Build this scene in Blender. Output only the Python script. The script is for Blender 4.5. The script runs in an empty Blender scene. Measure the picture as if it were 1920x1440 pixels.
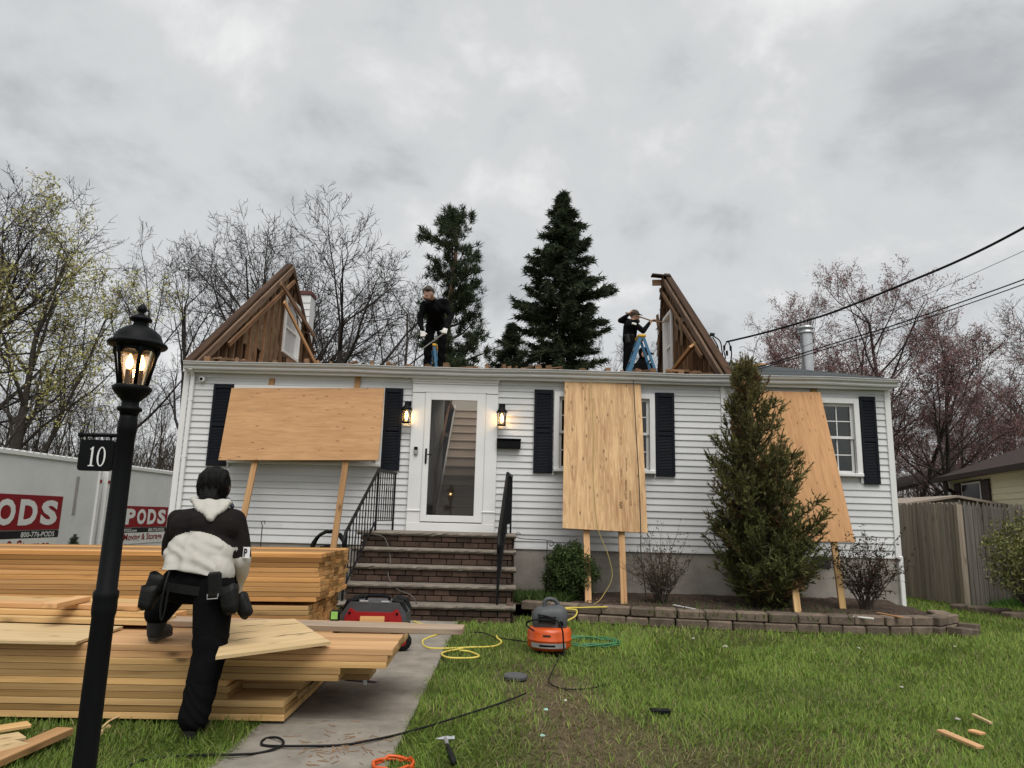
import bpy, math, random
import numpy as np
from mathutils import Vector, Matrix, noise as mnoise

# ------------------------------------------------------------------ camera
F_PX, PITCH, ROLL, CAM_H = 1331.0, math.radians(10.7), math.radians(1.5), 1.28
scene = bpy.context.scene
COL = scene.collection
_fw = Vector((0, math.cos(PITCH), math.sin(PITCH)))
_r0 = Vector((1, 0, 0)); _u0 = _r0.cross(_fw)
_R = _r0 * math.cos(ROLL) + _u0 * math.sin(ROLL)
_U = -_r0 * math.sin(ROLL) + _u0 * math.cos(ROLL)
CAM = Vector((0, 0, CAM_H))
cd = bpy.data.cameras.new('camera'); cam = bpy.data.objects.new('camera', cd); COL.objects.link(cam)
m3 = Matrix((_R, _U, -_fw)).transposed()
cam.matrix_world = Matrix.Translation(CAM) @ m3.to_4x4()
cd.sensor_width = 36; cd.lens = F_PX / 1920 * 36; cd.clip_start = 0.05; cd.clip_end = 2000
scene.camera = cam

# ------------------------------------------------------------------ sky and sun (overcast)
SUN_EL, SUN_AZ = math.radians(60), math.radians(163)     # azimuth clockwise from +Y: behind the camera
world = bpy.data.worlds.new('World'); scene.world = world; world.use_nodes = True
wt = world.node_tree; wt.nodes.clear()
def wn(t, **k):
    n = wt.nodes.new(t)
    for a, b in k.items(): setattr(n, a, b)
    return n
def wl(a, b): wt.links.new(a, b)
w_out = wn('ShaderNodeOutputWorld'); w_bg = wn('ShaderNodeBackground'); wl(w_bg.outputs[0], w_out.inputs[0])
sky = wn('ShaderNodeTexSky', sky_type='NISHITA'); sky.sun_disc = False
sky.sun_elevation = SUN_EL; sky.sun_rotation = SUN_AZ; sky.air_density = 1.0; sky.dust_density = 2.0
w_bg.inputs[1].default_value = 0.1
tc = wn('ShaderNodeTexCoord'); sep = wn('ShaderNodeSeparateXYZ'); wl(tc.outputs['Generated'], sep.inputs[0])
# cloud deck: direction projected on a plane overhead
zz = wn('ShaderNodeMath', operation='MAXIMUM'); wl(sep.outputs[2], zz.inputs[0]); zz.inputs[1].default_value = 0.0
za = wn('ShaderNodeMath', operation='ADD'); wl(zz.outputs[0], za.inputs[0]); za.inputs[1].default_value = 0.55
dx = wn('ShaderNodeMath', operation='DIVIDE'); wl(sep.outputs[0], dx.inputs[0]); wl(za.outputs[0], dx.inputs[1])
dy = wn('ShaderNodeMath', operation='DIVIDE'); wl(sep.outputs[1], dy.inputs[0]); wl(za.outputs[0], dy.inputs[1])
cb = wn('ShaderNodeCombineXYZ'); wl(dx.outputs[0], cb.inputs[0]); wl(dy.outputs[0], cb.inputs[1])
n1 = wn('ShaderNodeTexNoise'); n1.inputs['Scale'].default_value = 5.2; n1.inputs['Detail'].default_value = 6; n1.inputs['Roughness'].default_value = 0.56; n1.inputs['Distortion'].default_value = 0.2
wl(cb.outputs[0], n1.inputs['Vector'])
n2 = wn('ShaderNodeTexNoise'); n2.inputs['Scale'].default_value = 1.9; n2.inputs['Detail'].default_value = 3
wl(cb.outputs[0], n2.inputs['Vector'])
nm = wn('ShaderNodeMath', operation='MULTIPLY_ADD'); wl(n2.outputs[0], nm.inputs[0]); nm.inputs[1].default_value = 0.55; wl(n1.outputs[0], nm.inputs[2])
cr = wn('ShaderNodeValToRGB'); cr.color_ramp.interpolation = 'EASE'
SKY_LO, SKY_MID, SKY_HI = (2.45, 2.54, 2.62), (3.55, 3.62, 3.66), (4.7, 4.7, 4.66)
e = cr.color_ramp.elements
k_ = 10.0
e[0].position = 0.48; e[0].color = tuple(v / k_ for v in SKY_LO) + (1,)
e[1].position = 1.04; e[1].color = tuple(v / k_ for v in SKY_HI) + (1,)
em = e.new(0.77); em.color = tuple(v / k_ for v in SKY_MID) + (1,)
wl(nm.outputs[0], cr.inputs[0])
sc_ = wn('ShaderNodeVectorMath', operation='SCALE'); wl(cr.outputs[0], sc_.inputs[0]); sc_.inputs[3].default_value = k_
# thin part of the deck lets a little of the clear sky through
mx = wn('ShaderNodeMix', data_type='RGBA'); mx.inputs[0].default_value = 0.97
wl(sky.outputs[0], mx.inputs[6]); wl(sc_.outputs[0], mx.inputs[7]); wl(mx.outputs[2], w_bg.inputs[0])

sd = bpy.data.lights.new('sun', 'SUN'); sun = bpy.data.objects.new('sun', sd); COL.objects.link(sun)
sd.energy = 1.5; sd.angle = math.radians(45); sd.color = (1.0, 0.97, 0.93)
_sd = Vector((math.sin(SUN_AZ) * math.cos(SUN_EL), math.cos(SUN_AZ) * math.cos(SUN_EL), math.sin(SUN_EL)))
sun.rotation_euler = (-_sd).to_track_quat('-Z', 'Y').to_euler()
sun.location = _sd * 40

vs = scene.view_settings
vs.view_transform = 'Standard'; vs.look = 'None'; vs.exposure = 0.9; vs.gamma = 1.0; vs.use_curve_mapping = False
scene.render.engine = 'CYCLES'
scene.cycles.use_denoising = True
scene.cycles.max_bounces = 8; scene.cycles.transparent_max_bounces = 16
scene.cycles.caustics_reflective = False; scene.cycles.caustics_refractive = False

# ------------------------------------------------------------------ pixel helpers (a pixel gives a direction only)
def ray(px, py): return _fw + _R * ((px - 960) / F_PX) - _U * ((py - 720) / F_PX)
def PY(px, py, Y): d = ray(px, py); return CAM + d * (Y / d.y)
def PZ(px, py, Z=0.0): d = ray(px, py); return CAM + d * ((Z - CAM_H) / d.z)
def PX(px, py, X): d = ray(px, py); return CAM + d * (X / d.x)

# ------------------------------------------------------------------ mesh helpers
rnd = random.Random(11)
def U(a, b): return rnd.uniform(a, b)
def basis(xdir, up=(0, 0, 1)):
    x = Vector(xdir).normalized(); u = Vector(up)
    if abs(x.dot(u.normalized())) > 0.999: u = Vector((0, 1, 0))
    y = u.cross(x).normalized(); z = x.cross(y)
    return Matrix((x, y, z)).transposed()
def MW(loc, rot=None):
    m = Matrix.Translation(Vector(loc))
    return m @ rot.to_4x4() if rot is not None else m
def RZ(a): return Matrix.Rotation(a, 3, 'Z')

class MB:
    def __init__(s): s.v = []; s.f = []; s.mi = []
    def add(s, vs_, fs, mi=0):
        o = len(s.v); s.v += [tuple(v) for v in vs_]
        for f in fs: s.f.append(tuple(i + o for i in f)); s.mi.append(mi)
        return s
    def box(s, c, d, rot=None, ch=0.0, mi=0):
        hx, hy, hz = d[0] / 2, d[1] / 2, d[2] / 2; c = Vector(c)
        if ch <= 0:
            vs_ = [Vector((x * hx, y * hy, z * hz)) for x in (-1, 1) for y in (-1, 1) for z in (-1, 1)]
            fs = [(0, 1, 3, 2), (4, 6, 7, 5), (0, 4, 5, 1), (2, 3, 7, 6), (0, 2, 6, 4), (1, 5, 7, 3)]
        else:
            vs_ = []; idx = {}
            for sx in (-1, 1):
                for sy in (-1, 1):
                    for sz in (-1, 1):
                        for a in range(3):
                            p = [sx * hx, sy * hy, sz * hz]
                            for b in range(3):
                                if b != a: p[b] -= (sx, sy, sz)[b] * ch
                            idx[(sx, sy, sz, a)] = len(vs_); vs_.append(Vector(p))
            fs = []
            for a in range(3):
                b, c2 = (a + 1) % 3, (a + 2) % 3
                for sg in (-1, 1):
                    q = []
                    for (sb, sc2) in ((-1, -1), (1, -1), (1, 1), (-1, 1)):
                        t = [0, 0, 0]; t[a] = sg; t[b] = sb; t[c2] = sc2; q.append(idx[(*t, a)])
                    fs.append(tuple(q if sg > 0 else q[::-1]))
            for a in range(3):            # edges
                b, c2 = (a + 1) % 3, (a + 2) % 3
                for sb in (-1, 1):
                    for sc2 in (-1, 1):
                        def k(sa, w):
                            t = [0, 0, 0]; t[a] = sa; t[b] = sb; t[c2] = sc2; return idx[(*t, w)]
                        q = [k(-1, b), k(1, b), k(1, c2), k(-1, c2)]
                        fs.append(tuple(q if sb * sc2 > 0 else q[::-1]))
            for sx in (-1, 1):
                for sy in (-1, 1):
                    for sz in (-1, 1):
                        q = [idx[(sx, sy, sz, a)] for a in range(3)]
                        fs.append(tuple(q if sx * sy * sz > 0 else q[::-1]))
        if rot is not None: vs_ = [rot @ v for v in vs_]
        return s.add([v + c for v in vs_], fs, mi)
    def beam(s, p0, p1, w, h, up=(0, 0, 1), ch=0.0, mi=0):      # w across, h along up
        p0, p1 = Vector(p0), Vector(p1)
        return s.box((p0 + p1) / 2, ((p1 - p0).length, w, h), basis(p1 - p0, up), ch, mi)
    def tube(s, pts, r, n=8, cap=True, mi=0):
        pts = [Vector(p) for p in pts]; k = len(pts); rs = r if hasattr(r, '__len__') else [r] * k
        o = len(s.v); prev = None
        for i, p in enumerate(pts):
            t = (pts[min(i + 1, k - 1)] - pts[max(i - 1, 0)])
            if t.length < 1e-9: t = Vector((0, 0, 1))
            t.normalize()
            if prev is None:
                a = Vector((0, 0, 1)) if abs(t.z) < 0.9 else Vector((1, 0, 0)); u = t.cross(a).normalized()
            else:
                u = prev - t * prev.dot(t)
                u = u.normalized() if u.length > 1e-6 else t.orthogonal().normalized()
            prev = u; v = t.cross(u)
            for j in range(n):
                an = 2 * math.pi * j / n; s.v.append(tuple(p + (u * math.cos(an) + v * math.sin(an)) * rs[i]))
        for i in range(k - 1):
            for j in range(n):
                a = o + i * n + j; b = o + i * n + (j + 1) % n
                s.f.append((a, b, b + n, a + n)); s.mi.append(mi)
        if cap:
            s.f.append(tuple(o + j for j in reversed(range(n)))); s.mi.append(mi)
            s.f.append(tuple(o + (k - 1) * n + j for j in range(n))); s.mi.append(mi)
        return s
    def lathe(s, prof, n=24, c=(0, 0, 0), mi=0, a0=0.0, caps=True):          # prof: (r, z)
        c = Vector(c); o = len(s.v)
        for r, z in prof:
            for j in range(n):
                a = a0 + 2 * math.pi * j / n; s.v.append((c.x + r * math.cos(a), c.y + r * math.sin(a), c.z + z))
        for i in range(len(prof) - 1):
            for j in range(n):
                a = o + i * n + j; b = o + i * n + (j + 1) % n
                s.f.append((a, b, b + n, a + n)); s.mi.append(mi)
        if caps:
            s.f.append(tuple(o + j for j in reversed(range(n)))); s.mi.append(mi)
            e0 = o + (len(prof) - 1) * n
            s.f.append(tuple(e0 + j for j in range(n))); s.mi.append(mi)
        return s
    def extrude(s, poly, x0, x1, mi=0):          # poly in (y, z), extruded along x
        n = len(poly); vs_ = [(x0, y, z) for y, z in poly] + [(x1, y, z) for y, z in poly]
        fs = [(i, i + n, (i + 1) % n + n, (i + 1) % n) for i in range(n)] + [tuple(range(n)), tuple(range(2 * n - 1, n - 1, -1))]
        return s.add(vs_, fs, mi)
    def prism(s, poly, z0, z1, mi=0):            # poly in (x, y), extruded along z
        n = len(poly); vs_ = [(x, y, z0) for x, y in poly] + [(x, y, z1) for x, y in poly]
        fs = [(i, (i + 1) % n, (i + 1) % n + n, i + n) for i in range(n)] + [tuple(range(n - 1, -1, -1)), tuple(range(n, 2 * n))]
        return s.add(vs_, fs, mi)
    def mesh(s, name, mats, smooth=False):
        me = bpy.data.meshes.new(name); me.from_pydata(s.v, [], s.f)
        for m in (mats if isinstance(mats, (list, tuple)) else [mats]): me.materials.append(m)
        if any(s.mi): me.polygons.foreach_set('material_index', s.mi)
        if smooth: me.polygons.foreach_set('use_smooth', [True] * len(s.f))
        me.update(); return me

def wm(o): return wm(o.parent) @ o.matrix_basis if o.parent else o.matrix_basis
def link(name, data, parent=None, mw=None):
    o = bpy.data.objects.new(name, data); COL.objects.link(o)
    mw = mw if mw is not None else Matrix()
    if parent is not None:
        o.parent = parent; o.matrix_basis = wm(parent).inverted() @ mw
    else: o.matrix_basis = mw
    return o
def put(name, mb, mat, parent=None, mw=None, smooth=False): return link(name, mb.mesh(name, mat, smooth), parent, mw)
def tag(o, label=None, cat=None, group=None, kind=None):
    if label: o['label'] = label
    if cat: o['category'] = cat
    if group: o['group'] = group
    if kind: o['kind'] = kind
    return o
def thing(name, loc, label, cat, group=None):
    o = bpy.data.objects.new(name, None); COL.objects.link(o); o.location = loc; o.empty_display_size = 0.1
    return tag(o, label, cat, group)
def board(name, p0, p1, w, h, mat, parent=None, up=(0, 0, 1), ch=0.003):
    """a plank of its own, local X along its length (so grain follows it)"""
    p0, p1 = Vector(p0), Vector(p1); L = (p1 - p0).length
    return put(name, MB().box((0, 0, 0), (L, w, h), ch=ch), mat, parent, MW((p0 + p1) / 2, basis(p1 - p0, up)))
def np_mesh(name, verts, faces, mats, col=None, mi=None, smooth=False):
    """verts (n,3), faces (m,k) all of one size"""
    me = bpy.data.meshes.new(name); n, m, k = len(verts), len(faces), faces.shape[1]
    me.vertices.add(n); me.vertices.foreach_set('co', np.ascontiguousarray(verts, dtype=np.float32).ravel())
    me.loops.add(m * k); me.loops.foreach_set('vertex_index', np.ascontiguousarray(faces, dtype=np.int32).ravel())
    me.polygons.add(m); me.polygons.foreach_set('loop_start', np.arange(0, m * k, k, dtype=np.int32))
    for mt in (mats if isinstance(mats, (list, tuple)) else [mats]): me.materials.append(mt)
    if mi is not None: me.polygons.foreach_set('material_index', np.asarray(mi, dtype=np.int32))
    if smooth: me.polygons.foreach_set('use_smooth', np.ones(m, dtype=bool))
    if col is not None:
        at = me.attributes.new('tint', 'FLOAT_COLOR', 'POINT')
        c4 = np.ones((n, 4), dtype=np.float32); c4[:, :3] = col; at.data.foreach_set('color', c4.ravel())
    me.update(calc_edges=True); return me
def bez(pts, n=8):
    """catmull-rom through points"""
    pts = [Vector(p) for p in pts]; out = []
    for i in range(len(pts) - 1):
        a, b, c, d = pts[max(i - 1, 0)], pts[i], pts[i + 1], pts[min(i + 2, len(pts) - 1)]
        for j in range(n):
            t = j / n
            out.append(0.5 * ((2 * b) + (c - a) * t + (2 * a - 5 * b + 4 * c - d) * t * t + (3 * b - a - 3 * c + d) * t ** 3))
    out.append(pts[-1]); return out

# ------------------------------------------------------------------ materials
def srgb(r, g, b):
    f = lambda c: (c / 255 / 12.92) if c / 255 <= 0.04045 else ((c / 255 + 0.055) / 1.055) ** 2.4
    return (f(r), f(g), f(b))
class NT:
    def __init__(s, name):
        s.m = bpy.data.materials.new(name); s.m.use_nodes = True; s.t = s.m.node_tree
        s.p = s.t.nodes['Principled BSDF']; s.out = s.t.nodes['Material Output']; s._co = None
    def n(s, t, **k):
        x = s.t.nodes.new(t)
        for a, b in k.items(): setattr(x, a, b)
        return x
    def l(s, a, b): s.t.links.new(a, b)
    def coords(s, rand=True, kind='Object'):
        tcn = s.n('ShaderNodeTexCoord')
        if not rand: return tcn.outputs[kind]
        oi = s.n('ShaderNodeObjectInfo'); mu = s.n('ShaderNodeMath', operation='MULTIPLY'); s.l(oi.outputs['Random'], mu.inputs[0]); mu.inputs[1].default_value = 57.0
        ad = s.n('ShaderNodeVectorMath', operation='ADD'); s.l(tcn.outputs[kind], ad.inputs[0]); s.l(mu.outputs[0], ad.inputs[1]); return ad.outputs[0]
    def noise(s, vec, scale, detail=4, rough=0.55, stretch=None, dist=0.0):
        if stretch:
            mp = s.n('ShaderNodeMapping'); mp.inputs['Scale'].default_value = stretch; s.l(vec, mp.inputs[0]); vec = mp.outputs[0]
        x = s.n('ShaderNodeTexNoise'); x.inputs['Scale'].default_value = scale; x.inputs['Detail'].default_value = detail
        x.inputs['Roughness'].default_value = rough; x.inputs['Distortion'].default_value = dist
        s.l(vec, x.inputs['Vector']); return x.outputs[0]
    def ramp(s, fac, stops):
        r = s.n('ShaderNodeValToRGB'); el = r.color_ramp.elements
        for i, (p, c) in enumerate(stops):
            q = el[i] if i < 2 else el.new(p)
            q.position = p; q.color = (*c, 1) if len(c) == 3 else c
        s.l(fac, r.inputs[0]); return r.outputs[0]
    def mix(s, fac, a, b, mode='MIX'):
        x = s.n('ShaderNodeMix', data_type='RGBA', blend_type=mode)
        for i, v in ((0, fac), (6, a), (7, b)):
            if hasattr(v, 'links'): s.l(v, x.inputs[i])
            elif i == 0: x.inputs[0].default_value = v
            else: x.inputs[i].default_value = (*v, 1)
        return x.outputs[2]
    def bump(s, h, strength=0.3, dist=0.01):
        b = s.n('ShaderNodeBump'); b.inputs['Strength'].default_value = strength; b.inputs['Distance'].default_value = dist
        s.l(h, b.inputs['Height']); s.l(b.outputs[0], s.p.inputs['Normal'])
    def done(s, col=None, rough=0.7, spec=0.3, metal=0.0):
        if col is not None:
            if hasattr(col, 'links'): s.l(col, s.p.inputs['Base Color'])
            else: s.p.inputs['Base Color'].default_value = (*col, 1)
        s.p.inputs['Roughness'].default_value = rough; s.p.inputs['Specular IOR Level'].default_value = spec; s.p.inputs['Metallic'].default_value = metal
        return s.m
def sc(c, k): return tuple(x * k for x in c)
def plain(name, c, rough=0.7, var=0.25, scale=6.0, bump=0.0, bscale=60.0, spec=0.3, metal=0.0, rand=0.0):
    t = NT(name); co = t.coords()
    f = t.noise(co, scale, 5, 0.6); col = t.ramp(f, [(0.25, sc(c, 1 - var)), (0.75, sc(c, 1 + var * 0.6))])
    if rand:
        oi = t.n('ShaderNodeObjectInfo'); r = t.ramp(oi.outputs['Random'], [(0, (1 - rand,) * 3), (1, (1 + rand * 0.5,) * 3)]); col = t.mix(1.0, col, r, 'MULTIPLY')
    if bump: t.bump(t.noise(co, bscale, 4), bump, 0.01)
    return t.done(col, rough, spec, metal)
def wood(name, dark, light, rough=0.75, freq=26.0, along=1.1, knots=0.0, kscale=2.2, rand=0.16, axis=0, grey=0.0, endgrain=True, tint2=None, bump=0.25, dist=0.6):
    t = NT(name); co = t.coords()
    st = [freq] * 3; st[axis] = along
    g = t.noise(co, 1.0, 6, 0.62, tuple(st), dist)
    st2 = [freq * 0.28] * 3; st2[axis] = along * 0.35
    g2 = t.noise(co, 1.0, 3, 0.5, tuple(st2))
    f = t.n('ShaderNodeMath', operation='MULTIPLY_ADD'); t.l(g2, f.inputs[0]); f.inputs[1].default_value = 0.55; t.l(g, f.inputs[2])
    col = t.ramp(f.outputs[0], [(0.52, dark), (0.92, light)])
    if tint2:
        col = t.mix(t.ramp(t.noise(co, 1.6, 3), [(0.45, (0, 0, 0)), (0.62, (1, 1, 1))]), col, tint2)
    if knots:
        mp = t.n('ShaderNodeMapping'); ks = [kscale * 2.6] * 3; ks[axis] = kscale; mp.inputs['Scale'].default_value = tuple(ks); t.l(co, mp.inputs[0])
        v = t.n('ShaderNodeTexVoronoi'); v.inputs['Scale'].default_value = 1.0; t.l(mp.outputs[0], v.inputs['Vector'])
        kf = t.ramp(v.outputs['Distance'], [(0.04, (knots,) * 3), (0.13, (knots * .25,) * 3), (0.22, (0, 0, 0))])
        col = t.mix(kf, col, sc(dark, 0.32))
    oi = t.n('ShaderNodeObjectInfo')
    r = t.ramp(oi.outputs['Random'], [(0, (1 - rand, 1 - rand * 1.1, 1 - rand * 1.3)), (0.5, (1, 1, 1)), (1, (1 + rand * .4, 1 + rand * .2, 1 - rand * .1))])
    col = t.mix(1.0, col, r, 'MULTIPLY')
    if bump: t.bump(g, bump, 0.004)
    return t.done(col, rough, 0.25)
def emit(name, c, strength):
    t = NT(name); t.p.inputs['Emission Color'].default_value = (*c, 1); t.p.inputs['Emission Strength'].default_value = strength
    return t.done(c, 0.5)
def glass(name, tint=(1, 1, 1), refl=1.0, alpha=0.0, acol=(0.5, 0.5, 0.5)):
    t = NT(name); tr = t.n('ShaderNodeBsdfTransparent'); tr.inputs[0].default_value = (*tint, 1)
    gl = t.n('ShaderNodeBsdfGlossy'); gl.inputs['Roughness'].default_value = 0.03
    fr = t.n('ShaderNodeFresnel'); fr.inputs[0].default_value = 1.45
    mu = t.n('ShaderNodeMath', operation='MULTIPLY'); t.l(fr.outputs[0], mu.inputs[0]); mu.inputs[1].default_value = refl; mu.use_clamp = True
    ms = t.n('ShaderNodeMixShader'); t.l(mu.outputs[0], ms.inputs[0]); t.l(tr.outputs[0], ms.inputs[1]); t.l(gl.outputs[0], ms.inputs[2])
    last = ms.outputs[0]
    if alpha:
        df = t.n('ShaderNodeBsdfDiffuse'); df.inputs[0].default_value = (*acol, 1)
        m2 = t.n('ShaderNodeMixShader'); m2.inputs[0].default_value = alpha; t.l(last, m2.inputs[1]); t.l(df.outputs[0], m2.inputs[2]); last = m2.outputs[0]
    t.l(last, t.out.inputs[0]); return t.m
def tinted(name, rough=0.75, trans=0.0, attr='tint', rand=0.0):
    t = NT(name); a = t.n('ShaderNodeAttribute'); a.attribute_name = attr; col = a.outputs['Color']
    if rand:
        oi = t.n('ShaderNodeObjectInfo'); col = t.mix(1.0, col, t.ramp(oi.outputs['Random'], [(0, (1 - rand,) * 3), (1, (1 + rand,) * 3)]), 'MULTIPLY')
    m = t.done(col, rough, 0.2)
    if trans:
        tl = t.n('ShaderNodeBsdfTranslucent'); t.l(col, tl.inputs[0]); ms = t.n('ShaderNodeMixShader'); ms.inputs[0].default_value = trans
        t.l(t.p.outputs[0], ms.inputs[1]); t.l(tl.outputs[0], ms.inputs[2]); t.l(ms.outputs[0], t.out.inputs[0])
    return m

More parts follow.
